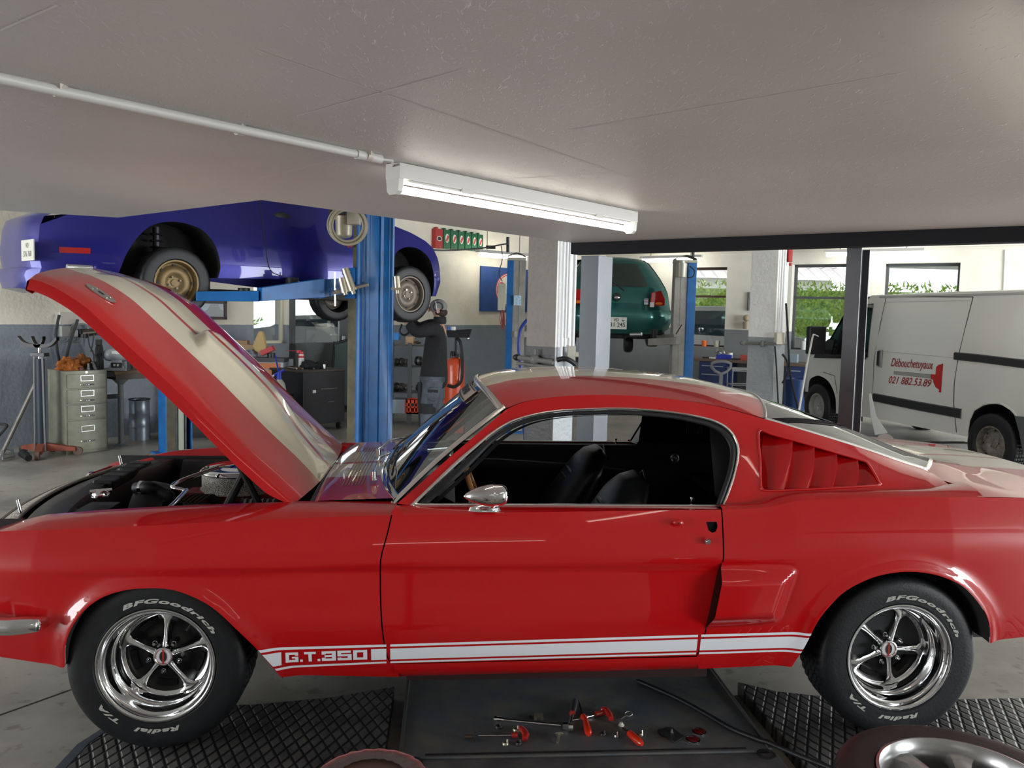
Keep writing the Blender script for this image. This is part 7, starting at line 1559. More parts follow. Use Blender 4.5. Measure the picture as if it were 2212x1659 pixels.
# head lamp part on the floor seen past the bonnet edge
q = atz(470, 948, .0); b = MB(); b.loft([[aty(x, y, q.y+dy) for x, y in ((430, 902), (450, 905), (485, 930), (492, 946), (472, 950), (447, 938))] for dy in (0, .25)], closed=True); b.f += [(0, 1, 2, 3, 4, 5), (6, 7, 8, 9, 10, 11)]; b.mi += [0, 0]; hl_ = T('headlamp_unit', 'dusty black headlamp unit lying on the floor behind the open bonnet', 'headlamp', q); kid(b.build('housing', blackpl, bev=.02, seg=3), hl_)
b = MB(); b.ball(aty(478, 940, q.y-.01), (.07, .03, .05), 14); kid(b.build('lens', mat('lens_crumpled', (.5, .5, .5), .15, metal=.7)), hl_)
# parts shelf behind the mechanic
sh = V((aty(880, 880, 11.6).x, 11.6, 0)); t = T('parts_shelf', 'dark metal shelf rack full of car parts between the blue post and the mechanic', 'shelf', sh)
shm = mat('shelf_dark_grey', (.07, .075, .08), .5)
xa, xb = aty(846, 800, 11.6).x, aty(925, 800, 11.6).x
for py_ in (746, 792, 848, 892): b = MB(); z = aty(880, py_, 11.6).z; b.box(xa, xb, 11.6, 12.0, z-.015, z); kid(b.build('shelf_board', shm), t)
for x in (xa, aty(885, 800, 11.6).x, xb): b = MB(); b.box(x-.03, x+.03, 11.58, 11.62, 0, aty(880, 740, 11.6).z); kid(b.build('upright', shm), t)
metal_d = mat('car_part_metal', (.12, .115, .11), .4, metal=.7, noise_scale=20, noise_amt=.5)
random.seed(4); labs = ['round alternator', 'stubby starter motor', 'bare brake disc', 'cast pump', 'hub carrier', 'ribbed compressor', 'bent bracket', 'short exhaust flange', 'gear housing', 'bearing ring', 'spring seat', 'coiled hose end']
k = 0
for row, py_ in enumerate((792, 848, 892)):
    for i in range(4):
        x = 853+i*12+(14 if i > 2 else 0); c = aty(x, py_, 11.6); s_ = .05+.02*random.random(); b = MB(); zc3 = c.z+s_+.005
        M = Matrix.Translation((c.x, 11.75, zc3)) @ Matrix.Rotation(random.random()*1.2, 4, 'Z') @ Matrix.Rotation(PI/2, 4, 'X')
        b.lathe([(.001, -s_*.8), (s_*.5, -s_*.8), (s_, -s_*.5), (s_, s_*.3), (s_*.6, s_*.5), (s_*.55, s_*.9), (s_*.25, s_), (.001, s_)], 18, M); b.cyl(M @ V((s_*.5, 0, 0)), M @ V((s_*1.3, s_*.4, .0)), s_*.3, n=10)
        where = ['upper', 'middle', 'bottom'][row]; tag(b.build('car_part', metal_d, smooth=40), f'{labs[k]} on the {where} board of the parts shelf, {["leftmost", "second from left", "third from left", "rightmost"][i]}', 'car part', group='spare parts on the shelf rack'); k += 1
item('small_carton', 850, 861, 719, 734, 11.6, mat('carton_blue', (.04, .25, .65), .5), 'small bright blue carton on top of the parts shelf', 'box'); item('brown_carton', 876, 893, 727, 744, 11.6, card, 'torn brown carton on top of the parts shelf', 'box'); item('loose_fittings', 895, 908, 736, 744, 11.6, metal_d, 'little heap of metal fittings on top of the parts shelf', 'fittings', shape='ball')
item('grey_crate', 848, 875, 864, 893, 11.4, mat('crate_grey_blue', (.28, .34, .40), .5), 'grey-blue plastic box on the floor below the parts shelf', 'crate', dep=.3)
def crate(px0, px1, py0, py1, dd, lab):
    m = mat('crate_red', (.62, .07, .03), .5); a, c = aty(px0, py1, dd), aty(px1, py0, dd); t = T('plastic_crate', lab, 'crate', a); w, h = c.x-a.x, c.z-a.z; b = MB()
    M = Matrix.Translation(a)
    for z0, z1 in ((0, .03), (h*.45, h*.55), (h-.04, h)): b.box(0, w, 0, .02, z0, z1, M)
    n = max(3, int(w/.06))
    for i in range(n+1): b.box(w*i/n-.008, w*i/n+.008, 0, .02, 0, h, M)
    b.box(0, .02, 0, .3, 0, h, M); b.box(w-.02, w, 0, .3, 0, h, M); b.box(0, w, .28, .3, 0, h, M); b.box(0, w, 0, .3, 0, .02, M); kid(b.build('crate_body', m, smooth=0), t); b = MB(); b.box(w*.35, w*.65, -.004, .0, h*.60, h*.78, M); kid(b.build('grip_hole', bay, smooth=0), t)
crate(877, 905, 865, 894, 11.2, 'orange-red plastic crate on the floor left of the mechanic'); crate(954, 985, 866, 895, 11.0, 'orange-red plastic crate on the floor right of the mechanic')
# orange oil tank with drip tray
tk = V((aty(983, 800, 10.6).x, 10.6, 0)); t = T('oil_drainer', 'orange-red oil drainer tank on wheels right of the mechanic', 'tank', tk); om = mat('tank_orange_red', (.55, .07, .02), .35, coat=.3)
z0, z1 = aty(983, 897, 10.6).z, aty(983, 772, 10.6).z; b = MB(); r_ = .128; b.lathe([(.001, z0+.02), (r_*.9, z0+.03), (r_, z0+.08), (r_, z1-.10), (r_*.85, z1-.03), (r_*.4, z1), (.001, z1+.005)], 32, Matrix.Translation(tk)); kid(b.build('tank', om, smooth=60), t)
b = MB()
for a in (-.05, .03, .08): b.cyl(tk+V((a, -.02, z1-.01)), tk+V((a, -.02, z1+.05)), .02, n=10)
b.cyl(tk+V((-.06, -.02, z1+.05)), tk+V((-.02, -.02, z1+.05)), .03, n=12); kid(b.build('fitting', darksteel, smooth=40), t)
b = MB(); b.tube(smooth_curve([aty(984, 730, 10.5), aty(994, 738, 10.5), aty(998, 765, 10.5), aty(999, 800, 10.45), aty(995, 825, 10.45), aty(980, 836, 10.45), aty(966, 832, 10.45)], 30), .02, 10); kid(b.build('drain_hose', rubber), t)
b = MB(); b.cyl(tk+V((.0, 0, z1)), V((tk.x, tk.y, aty(990, 727, 10.6).z)), .018, n=10); kid(b.build('tray_column', darksteel), t)
p, q = aty(964, 728, 10.5), aty(1019, 715, 10.5); b = MB(); b.loft([[V((x, 10.5+dy, z)) for x, dy, z in ((p.x, -.15, q.z), (q.x, -.15, q.z+.02), (q.x, .15, q.z+.02), (p.x, .15, q.z))], [V((x, 10.5+dy, p.z)) for x, dy in ((p.x+.03, -.12), (q.x-.03, -.12), (q.x-.03, .12), (p.x+.03, .12))]], closed=True); b.f.append((4, 5, 6, 7)); b.mi.append(0); kid(b.build('drip_tray', blackpl, bev=.006), t)
b = MB(); b.ball(aty(1011, 731, 10.45), .022, 10); kid(b.build('tray_knob', brushed), t)
for sx_ in (-.12, .12): b = MB(); b.cyl(tk+V((sx_-.02, 0, .06)), tk+V((sx_+.02, 0, .06)), .06, n=18); kid(b.build('wheel', rubber, smooth=40), t)
b = MB(); b.box(-.13, .13, -.1, .1, .05, max(.06, z0+.03), Matrix.Translation(tk)); kid(b.build('chassis', om, bev=.005), t)
zt_ = q.z+.02
for i, (x, c_, lab) in enumerate(((972, (.03, .09, .35), 'blue tin on the black drip tray'), (980, (.7, .7, .68), 'white tin on the black drip tray'))):
    c = aty(x, 715, 10.5); b = MB(); b.lathe([(.001, 0), (.035, 0), (.035, .045), (.001, .045)], 20, Matrix.Translation((c.x, 10.42, zt_-.014))); tag(b.build('tin', mat('tin_%d' % i, c_, .4), smooth=40), lab, 'tin')
# cables of the mechanic's lamp
b = MB(); b.tube(smooth_curve([aty(868, 700, 9.5), aty(863, 716, 9.5), aty(872, 724, 9.5), aty(882, 719, 9.5), aty(885, 706, 9.5)], 16), .012, 8); tag(b.build('belt_loop', blackpl), 'black rubber belt loop hanging under the far front tyre', 'belt')
# oil can signs on the wall
gcan = mat('can_green', (.015, .12, .05), .4); rcan = mat('can_dark_red', (.42, .03, .03), .4); lab_w = mat('label_cream', (.72, .70, .62), .5); lab_r = mat('label_red', (.55, .05, .06), .5)
xs_ = [932, 949, 965.5, 981, 996, 1010, 1023, 1036]; yt_ = [496, 498, 500, 502, 504, 506, 508, 510]; yb_ = [536, 537, 538, 539, 540, 541.5, 543, 544]
for i in range(7):
    a, c = lw(xs_[i], yb_[i]), lw(xs_[i+1], yt_[i]); w = (c-a).dot(LD)*.95; h = c.z-a.z; M = frame(a, LD, z=(0, 0, 1)); s2_ = -1 if (M.to_3x3() @ V((0, 1, 0))).dot(LN) < 0 else 1
    t = T('oil_can_sign', ['dark red oil can on the wall shelf line, leftmost beside the green ones', 'green oil can on the wall right beside the dark red one', 'second green oil can on the wall after the dark red one', 'third green oil can on the wall after the dark red one', 'fourth green oil can on the wall, with a pale blotched label', 'fifth green oil can on the wall after the dark red one', 'green oil can at the right end of the row on the wall'][i], 'oil can', a, group='oil cans in a row on the wall')
    y0, y1 = sorted((0, s2_*.10)); b = MB(); b.box(0, w, y0, y1, 0, h, M); b.box(w*.2, w*.45, y0+.02, y1-.02, h, h+.03, M); kid(b.build('can', rcan if i == 0 else gcan, bev=.008), t)
    f_ = s2_*.102; Mo = M @ Matrix(((1, 0, 0, 0), (0, 0, s2_, f_), (0, 1, 0, 0), (0, 0, 0, 1))); b = MB()
    if i: b.prism([(w*.5+w*.26*math.cos(q), h*.55+h*.24*math.sin(q)) for q in [2*PI*k/20 for k in range(20)]], -.001, .001, Mo); kid(b.build('label', lab_w, smooth=0), t); b = MB(); b.prism([(w*.28, h*.42), (w*.5, h*.36), (w*.78, h*.66), (w*.55, h*.72)], -.002, .002, Mo); kid(b.build('label_band', lab_r, smooth=0), t)
    else: b.prism([(w*.5+w*.36*math.cos(q), h*.5+h*.13*math.sin(q)) for q in [2*PI*k/20 for k in range(20)]], -.001, .001, Mo); kid(b.build('label', lab_w, smooth=0), t); b = MB(); b.prism([(w*.5+w*.28*math.cos(q), h*.5+h*.09*math.sin(q)) for q in [2*PI*k/20 for k in range(20)]], -.002, .002, Mo); kid(b.build('label_band', blackpl, smooth=0), t)
# blue banner with an oval emblem
p0, p1 = lw(1035, 672, .0), lw(1150, 575, .0); w = (p1-p0).dot(LD); z0, z1 = p0.z, lw(1035, 574).z; t = T('banner', 'blue banner with a white oval emblem on the wall behind the rear lift post', 'banner', p0); M = frame(p0, LD, z=(0, 0, 1)); s2_ = -1 if (M.to_3x3() @ V((0, 1, 0))).dot(LN) < 0 else 1
y0, y1 = sorted((0, s2_*.03)); b = MB(); b.box(0, w, y0, y1, 0, z1-z0, M); kid(b.build('cloth', mat('banner_blue', (.015, .07, .27), .55, noise_scale=3, noise_amt=.25, bump=.4, bump_scale=5), smooth=0), t)
oc = (lw(1097, 627)-p0).dot(LD); oz = lw(1097, 627).z-z0; rw_, rh_ = (lw(1097, 627)-lw(1068, 627)).dot(LD), lw(1097, 590).z-lw(1097, 627).z
for k, (s_, m) in enumerate(((1.0, lab_r), (.95, lab_w), (.91, lab_r), (.86, lab_w))):
    Mo = M @ Matrix(((1, 0, 0, oc), (0, 0, s2_, s2_*(.031+.002*k)), (0, 1, 0, oz), (0, 0, 0, 1))); b = MB(); b.prism([(rw_*s_*math.cos(q), rh_*s_*math.sin(q)) for q in [2*PI*j/40 for j in range(40)]], -.001, .001, Mo); ov = kid(b.build('emblem_oval', m, smooth=0), t)
vs, fs = text_geo('S', .34, bold=.012, sx=1.1); Mo = M @ Matrix(((1, 0, 0, oc-rw_*.60), (0, 0, s2_, s2_*.040), (0, 1, 0, oz), (0, 0, 0, 1))); b = MB(); b.add([Mo @ v for v in vs], fs); kid(b.build('emblem_letter', lab_r, smooth=0), t)
# ------------------------------------------------------------ workbench by the windows
wb0 = rw(1500, 790, .8); bz1 = rw(1560, 777, .75).z
t = T('workbench', 'blue drawer workbench with a brown top under the windows', 'bench', V((rw(1620, 780, .4).x, rw(1620, 780, .4).y, 0))); MR2 = MR
s_a = sR(rw(1497, 777, .75)); s_b = sR(rw(1740, 777, .75)); f = -sideR
def rb(name, a, c, y0, y1, z0, z1, m, bev=.004): 
    b = MB(); yy = sorted((f*y0, f*y1)); b.box(a, c, yy[0], yy[1], z0, z1, MR); return b.build(name, m, bev=bev)
kid(rb('worktop', s_a, s_b, .02, .75, bz1-.05, bz1, mat('worktop_brown', (.13, .085, .06), .55)), t)
navy = mat('drawer_navy', (.012, .03, .12), .45)
kid(rb('drawer_unit', sR(rw(1510, 800, .7)), sR(rw(1567, 800, .7)), .05, .70, 0, bz1-.05, navy), t); kid(rb('drawer_unit', sR(rw(1697, 800, .7)), s_b, .05, .70, 0, bz1-.05, navy), t)
for k in range(4):
    for a, c in ((1516, 1562), (1700, 1730)): kid(rb('drawer_handle', sR(rw(a, 800, .7)), sR(rw(c, 800, .7)), .70, .72, bz1-.15-.17*k, bz1-.13-.17*k, mat('handle_steel', (.3, .32, .36), .4, metal=.6)), t)
zz = bz1+.001
def ri(name, px, w, h, off, m, lab, cat, shape='box'):
    q = rw(px, 770, off); M = frame((q.x, q.y, zz), RD, z=(0, 0, 1)); b = MB()
    if shape == 'box': b.box(-w/2, w/2, -.06, .06, 0, h, M)
    elif shape == 'cyl': b.lathe([(.001, 0), (w/2, 0), (w/2, h), (.001, h)], 16, M)
    else: b.ball((0, 0, h/2), (w/2, .06, h/2), 12, M)
    return tag(b.build(name, m, bev=.004, smooth=40), lab, cat)
ri('parts_bin', 1566, .30, .09, .5, mat('bin_blue', (.01, .03, .38), .4), 'bright blue parts bin on the workbench by the windows', 'bin'); ri('white_cup', 1577, .10, .13, .5, lab_w, 'white cup on the workbench right of the blue bin', 'cup', 'cyl'); ri('plastic_bag', 1556, .22, .22, .35, glass_mat('clear_film', (.85, .85, .85), 2), 'clear plastic bag standing behind the blue bin', 'bag', 'ball'); ri('red_case', 1610, .16, .10, .5, mat('case_red', (.4, .05, .04), .4), 'small red case on the workbench left of the second pillar', 'case')
for i, (px, lab) in enumerate(((1527, 'pliers at the left end of the window workbench'), (1541, 'wrench on the window workbench left of the blue bin'), (1590, 'screwdriver on the window workbench right of the white cup'))): ri('hand_tool', px, .14, .03, .55, [blackpl, brushed, darksteel][i], lab, 'tool')
ri('bench_vice', 1712, .20, .16, .4, mat('vice_grey_blue', (.20, .26, .30), .5), 'grey-blue vice on the bench right of the second pillar', 'vice')
q = rw(1718, 880, 1.4); b = MB(); b.lathe([(.001, 0), (.16, 0), (.19, .55), (.17, .56), (.15, .1), (.001, .05)], 24, Matrix.Translation((q.x, q.y, 0))); tag(b.build('waste_bin', mat('bin_navy', (.01, .04, .14), .45), smooth=40), 'round blue waste bin in front of the workbench by the van', 'bin')
q = aty(1558, 880, 10.8); t = T('pallet_truck', 'grey loop handle of a pallet truck in front of the window workbench', 'truck', V((q.x, q.y, 0))); hm = mat('handle_grey', (.22, .23, .24), .4)
b = MB(); b.tube([aty(x, y, 10.8) for x, y in ((1558, 808), (1545, 802), (1537, 793), (1538, 785), (1547, 782), (1558, 781), (1570, 782), (1579, 786), (1578, 795), (1570, 803), (1558, 808))], .020, 8); b.tube([aty(1558, 806, 10.8), V((q.x, 10.9, .25))], .026, 8); kid(b.build('handle', hm, smooth=60), t)
b = MB(); b.box(q.x-.12, q.x+.12, 10.8, 11.0, .08, .30); b.box(q.x-.25, q.x-.08, 11.0, 12.0, .07, .12); b.box(q.x+.08, q.x+.25, 11.0, 12.0, .07, .12); kid(b.build('chassis', hm, bev=.01), t); b = MB(); b.cyl((q.x-.06, 10.85, .08), (q.x+.06, 10.85, .08), .08, n=20); kid(b.build('wheel', rubber, smooth=40), t)
t = T('stool_frame', 'grey tube stool standing under the window workbench', 'stool', V((rw(1600, 850, 1.0).x, rw(1600, 850, 1.0).y, 0))); c = t.location; b = MB()
for z in (.62, .35): b.tube([c+V((x, y, z)) for x, y in ((-.22, -.18), (.22, -.18), (.22, .18), (-.22, .18), (-.22, -.18))], .012, 6)
kid(b.build('rail', hm), t)
for x, y in ((-.22, -.18), (.22, -.18), (.22, .18), (-.22, .18)): b = MB(); b.tube([c+V((x, y, 0)), c+V((x, y, .64))], .014, 8); kid(b.build('leg', hm), t)
b = MB(); b.box(c.x-.24, c.x+.24, c.y-.2, c.y+.2, .64, .67); kid(b.build('seat', hm, bev=.01), t)
# things on the window sills
def sill(px, w, h, m, lab, nm, cat, op):
    q = rw(px, 750, -.10); z = op[2]+.021; b = MB(); b.lathe([(.001, 0), (w/2*.8, 0), (w/2, h), (.001, h)], 18, Matrix.Translation((q.x, q.y, z))); tag(b.build(nm, m, smooth=40), lab, cat)
sill(1548, .14, .13, mat('pot_beige', (.5, .48, .4), .5), 'beige tub on the sill of the brown framed window', 'plastic_tub', 'tub', opR[0]); sill(1521, .12, .12, mat('jar_orange', (.75, .15, .03), .35), 'orange jar on the sill of the brown framed window', 'jar', 'jar', opR[0]); sill(1737, .16, .17, mat('pot_white', (.6, .6, .6), .5), 'white pot on the sill left of the white van', 'plant_pot', 'pot', opR[1])
# ------------------------------------------------------------ mechanic under the blue coupe, arms raised to the wheel
PD = 9.55; pt = lambda px, py, d=PD: aty(px, py, d)
per = T('person', 'person in black fleece, grey work trousers and grey cap reaching up to the wheel', 'person', V((pt(935, 900).x, PD, 0)))
X0 = pt(938, 800).x; sx_ = lambda px: pt(px, 760).x
zP_ = lambda py: pt(938, py).z
shz, hpz = zP_(700), zP_(815)
def skin(name, verts, edges, rad, m, root=0, sub=2):
    me = bpy.data.meshes.new(name); me.from_pydata([V(v) for v in verts], edges, []); me.materials.append(m); o = bpy.data.objects.new(name, me); COL.objects.link(o)
    s = o.modifiers.new('skin', 'SKIN'); s.use_smooth_shade = True; s.branch_smoothing = .6
    for i, r in enumerate(rad): me.skin_vertices[0].data[i].radius = r if isinstance(r, tuple) else (r, r)
    me.skin_vertices[0].data[root].use_root = True
    if sub: q = o.modifiers.new('sub', 'SUBSURF'); q.levels = sub; q.render_levels = sub
    bpy.context.view_layer.update(); dg = bpy.context.evaluated_depsgraph_get(); m2 = bpy.data.meshes.new_from_object(o.evaluated_get(dg)); o.modifiers.clear(); o.data = m2; m2.shade_smooth()
    if not m2.materials: m2.materials.append(m)
    return o
fleece = mat('fleece_black', (.018, .018, .021), .85, noise_scale=40, noise_amt=.4, bump=.3); trou = mat('trousers_grey', (.105, .12, .155), .8, noise_scale=9, noise_amt=.45, bump=.3, bump_scale=14); trk = mat('trousers_black', (.016, .017, .02), .8)
skinm = mat('skin', (.42, .24, .17), .55); capm = mat('cap_grey', (.22, .22, .21), .8, noise_scale=20, noise_amt=.3, bump=.3)
hd = pt(946, 668); nk = V((pt(950, 690).x, PD, zP_(690))); ch = V((pt(945, 722).x, PD+.02, zP_(722))); wa = V((pt(938, 775).x, PD+.02, zP_(775))); pv = V((pt(936, 822).x, PD, zP_(822)))
shN = V((pt(948, 702).x, PD-.18, zP_(704))); shF = V((pt(940, 700).x, PD+.18, zP_(700)))
elN = V((pt(905, 716).x, PD-.24, zP_(719))); hnN = V((pt(880, 697).x, PD-.20, zP_(694))); elF = V((pt(900, 712).x, PD+.14, zP_(712))); hnF = V((pt(880, 690).x, PD+.06, zP_(688)))
fN = V((pt(930, 900).x-.02, PD-.10, .08)); fF = V((pt(940, 900).x+.04, PD+.14, .08)); kN = V((pt(926, 880).x, PD-.12, .50)); kF = V((pt(940, 880).x, PD+.12, .50))
# body: one continuous surface with head, torso, arms, hands, legs
def fingers(base, d, up, side, n0, verts, edges, rad, parent):
    L = [.075, .085, .08, .065]
    for k in range(4):
        off = side*(.028-.019*k); a = base+d*.045+off; b_ = a+d*L[k]*.5+up*.012; c_ = b_+d*L[k]*.35-up*.03
        i = len(verts); verts += [a, b_, c_]; rad += [.010, .009, .008]; edges += [(parent, i), (i, i+1), (i+1, i+2)]
    a = base+side*.035+d*.01; b_ = a+side*.022+d*.035; i = len(verts); verts += [a, b_]; rad += [.011, .009]; edges += [(parent, i), (i, i+1)]
verts = [pv, wa, ch, nk, hd+V((.0, 0, -.03)), hd+V((-.005, 0, .06)), shN, elN, hnN, shF, elF, hnF, pv+V((0, -.09, -.05)), kN, fN, pv+V((0, .09, -.05)), kF, fF]
rad = [(.15, .12), (.14, .11), (.16, .13), .055, (.085, .075), (.075, .07), .062, .045, .030, .062, .045, .030, .085, .058, .042, .085, .058, .042]
edges = [(0, 1), (1, 2), (2, 3), (3, 4), (4, 5), (2, 6), (6, 7), (7, 8), (2, 9), (9, 10), (10, 11), (0, 12), (12, 13), (13, 14), (0, 15), (15, 16), (16, 17)]
dN = (hnN-elN).normalized(); fingers(hnN, dN, V((0, 0, 1)), V((0, 1, 0)), 0, verts, edges, rad, 8); dF = (hnF-elF).normalized(); fingers(hnF, dF, V((0, 0, 1)), V((0, -1, 0)), 0, verts, edges, rad, 11)
kid(skin('body', verts, edges, rad, skinm, 0, 1), per)
b = MB(); b.ball(hd+V((-.105, 0, -.01)), (.018, .014, .025), 10); kid(b.build('nose', skinm, smooth=60), per); 
for s_ in (-1, 1): b = MB(); b.ball(hd+V((.01, s_*.082, -.015)), (.022, .012, .034), 10); kid(b.build('ear', skinm, smooth=60), per)
b = MB(); b.ball(hd+V((.03, 0, -.035)), (.085, .080, .06), 16); kid(b.build('hair', mat('hair_dark_brown', (.03, .02, .014), .8)), per)
jv = [pv+V((0, 0, -.13)), wa, ch, nk+V((0, 0, -.03)), shN, elN, elN.lerp(hnN, .8), shF, elF, elF.lerp(hnF, .8)]
kid(skin('fleece_jacket', jv, [(0, 1), (1, 2), (2, 3), (2, 4), (4, 5), (5, 6), (2, 7), (7, 8), (8, 9)], [(.185, .17), (.185, .16), (.20, .18), .08, .10, .078, .055, .10, .078, .055], fleece, 0), per)
b = MB(); Mn = frame(nk+V((0, 0, -.02)), (1, 0, 0), z=(-.1, 0, 1)); b.lathe([(.070, -.03), (.078, .0), (.074, .05), (.066, .055), (.062, .0)], 24, Mn); kid(b.build('collar', fleece, smooth=60), per)
tv = [pv+V((0, 0, .14)), pv+V((0, -.085, -.06)), kN, fN+V((0, 0, .03)), pv+V((0, .085, -.06)), kF, fF+V((0, 0, .03))]
kid(skin('work_trousers', tv, [(0, 1), (1, 2), (2, 3), (0, 4), (4, 5), (5, 6)], [(.15, .14), .125, .10, .085, .125, .10, .085], trou, 0), per)
b = MB(); p = pv+V((.02, -.215, -.14)); b.ball(p, (.075, .02, .085), 12); pk = kid(b.build('thigh_pocket', trou), per); b = MB(); b.box(-.06, .06, -.018, -.012, .02, .055, Matrix.Translation(p)); kid(b.build('pocket_flap', trk, bev=.004), pk)
b = MB(); b.lathe([(.098, -.06), (.099, .06)], 20, Matrix.Translation(kN)); kid(b.build('knee_patch', trk), per)
b = MB(); L = [pv+V((-.13, -.06, -.02)), kN+V((-.075, .02, .1)), fN+V((-.06, .03, .1))]; b.tube(L, [.05, .045, .04], 10); kid(b.build('trouser_panel', trk), per)
for f_ in (fN, fF): b = MB(); b.ball((f_.x-.06, f_.y, .05), (.14, .05, .05), 16); kid(b.build('boot', blackpl, smooth=60), per)
b = MB(); b.ball(hd+V((.005, 0, .03)), (.105, .092, .090), 20); cp_ = kid(b.build('cap', capm, smooth=80), per)
b = MB(); b.loft([[hd+V((-.09-.05*t, .07*math.sin(a), .02-.02*t+.015*math.cos(a))) for a in [-1.4+.28*k for k in range(11)]] for t in (0, .5, 1)]); kid(b.build('cap_peak', capm, solid=.004, smooth=60), cp_)
b = MB(); b.tube([hd+V((.005+.105*math.cos(a), -.012, .03+.090*math.sin(a)))+V((0, -.080*abs(math.sin(a*1.0+.0))*0-.085, 0))*1 if False else hd+V((.105*math.cos(a)*.55+.01, -.085, .03+.088*math.sin(a)*.55)) for a in [2*PI*k/24 for k in range(25)]], .005, 6); kid(b.build('cap_strap', blackpl), cp_)
b = MB(); b.tube([hd+V((-.02+.002*k, -.088, .09-.012*k)) for k in range(12)], .005, 6); kid(b.build('ear_loop', mat('strap_white', (.7, .7, .7), .6)), cp_)
# ------------------------------------------------------------ drive-on lift plates under the red car and what lies on them
def CWp(x, y, z=0): return CT+EX*x+EY*y+V((0, 0, z))
def plate_mat():
    m = bpy.data.materials.new('checker_plate'); m.use_nodes = True; t = m.node_tree; b = t.nodes['Principled BSDF']; tc = t.nodes.new('ShaderNodeTexCoord')
    outs = []
    for ang in (math.radians(22), math.radians(-31)):
        mp = t.nodes.new('ShaderNodeMapping'); mp.inputs['Rotation'].default_value = (0, 0, ang); t.links.new(tc.outputs['Object'], mp.inputs[0]); w = t.nodes.new('ShaderNodeTexWave'); w.inputs['Scale'].default_value = 7.2; w.inputs['Distortion'].default_value = 0; t.links.new(mp.outputs[0], w.inputs['Vector'])
        r = t.nodes.new('ShaderNodeValToRGB'); r.color_ramp.elements[0].position = .0; r.color_ramp.elements[1].position = .30; t.links.new(w.outputs['Fac'], r.inputs[0]); outs.append(r)
    mn = t.nodes.new('ShaderNodeMath'); mn.operation = 'MINIMUM'; t.links.new(outs[0].outputs[0], mn.inputs[0]); t.links.new(outs[1].outputs[0], mn.inputs[1])
    n = t.nodes.new('ShaderNodeTexNoise'); n.inputs['Scale'].default_value = 6; n.inputs['Detail'].default_value = 7; t.links.new(tc.outputs['Object'], n.inputs['Vector'])
    rc = t.nodes.new('ShaderNodeValToRGB'); rc.color_ramp.elements[0].position = .35; rc.color_ramp.elements[0].color = (.08, .08, .083, 1); rc.color_ramp.elements[1].position = .7; rc.color_ramp.elements[1].color = (.22, .213, .20, 1); t.links.new(n.outputs['Fac'], rc.inputs[0])
    mx = t.nodes.new('ShaderNodeMixRGB'); mx.inputs[1].default_value = (.012, .012, .013, 1); t.links.new(mn.outputs[0], mx.inputs[0]); t.links.new(rc.outputs[0], mx.inputs[2]); t.links.new(mx.outputs[0], b.inputs['Base Color'])
    bp = t.nodes.new('ShaderNodeBump'); bp.inputs['Strength'].default_value = .8; bp.inputs['Distance'].default_value = .006; t.links.new(mn.outputs[0], bp.inputs['Height']); t.links.new(bp.outputs[0], b.inputs['Normal']); b.inputs['Roughness'].default_value = .45; b.inputs['Metallic'].default_value = .4
    return m
pm = plate_mat(); pgm = mat('plate_dark_painted', (.11, .125, .15), .45, metal=.2, noise_scale=7, noise_amt=.0, color2=(.17, .165, .15), bump=.15)
def plate(name, poly, z0, z1, m, lab, par=None, hol=()):
    b = MB(); P_ = [tuple(CWp(x, y)[:2]) for x, y in poly]; b.prism(P_, z0, z1); o = b.build(name, m, bev=.003, smooth=30)
    return tag(o, lab, 'lift plate') if lab else o
z_ = PLZ-.001
lp = T('drive_on_plate', 'checkered steel lift plate under the front wheel of the red car', 'lift plate', CWp(0, -.7, -PLZ)); o = plate('plate', [(-.30, -1.6), (.81, -1.6), (.81, -.33), (.55, -.42), (.25, -.47), (-.17, -.47), (-.26, -.75)], .0, z_, pm, None); kid(o, lp)  # curved far edge follows the car's shadow boundary, shade put into the shape
o = plate('edge_strip', [(-.335, -1.6), (-.301, -1.6), (-.262, -.75), (-.171, -.468), (-.19, -.45), (-.30, -.75)], 0, z_+.001, mat('plate_edge_blue_grey', (.10, .12, .15), .5, metal=.3, noise_scale=9, noise_amt=.4), None); kid(o, lp)
rp = T('drive_on_plate', 'checkered steel lift plate under the rear wheel of the red car', 'lift plate', CWp(2.9, -.7, -PLZ)); kid(plate('plate', [(2.335, -1.6), (4.6, -1.6), (4.6, -.50), (2.80, -.52), (2.44, -.42), (2.305, -.33)], .0, z_, pm, None), rp)
for (a, c) in (((-.28, .52), (.81, 1.1)), ((2.32, .52), (3.4, 1.1))):
    b = MB(); P_ = [tuple(CWp(x, y)[:2]) for x, y in ((a[0], a[1]), (c[0], a[1]), (c[0], c[1]), (a[0], c[1]))]; b.prism(P_, 0, z_); tag(b.build('far_plate', pm), 'far lift plate under the %s wheel on the other side of the red car' % ('front' if a[0] < 1 else 'rear'), 'lift plate')
cpn = T('lift_cover_plate', 'dark worn cover plate with tools lying on it in front of the red car', 'lift plate', CWp(1.55, -.6, -PLZ))
b = MB(); b.prism([tuple(CWp(x, y)[:2]) for x, y in ((.865, -.885), (2.235, -.885), (2.235, -.10), (.865, -.10))], .0, z_); kid(b.build('plate', pgm, bev=.006), cpn)
b = MB(); b.prism([tuple(CWp(x, y)[:2]) for x, y in ((.865, -1.02), (2.25, -1.02), (2.25, -.893), (.865, -.893))], .0, z_-.002); kid(b.build('front_lip', mat('plate_lip_grey', (.13, .135, .14), .45, metal=.2, noise_scale=8, noise_amt=.4), bev=.01), cpn)
b = MB(); b.box(.955, 2.14, -.875, -.865, 0, .0035, Matrix.Translation(V((0, 0, 0)))); b.v = [CWp(v.x, v.y, v.z-.001) for v in b.v]; kid(b.build('seam_rail', darksteel, bev=.001), cpn)
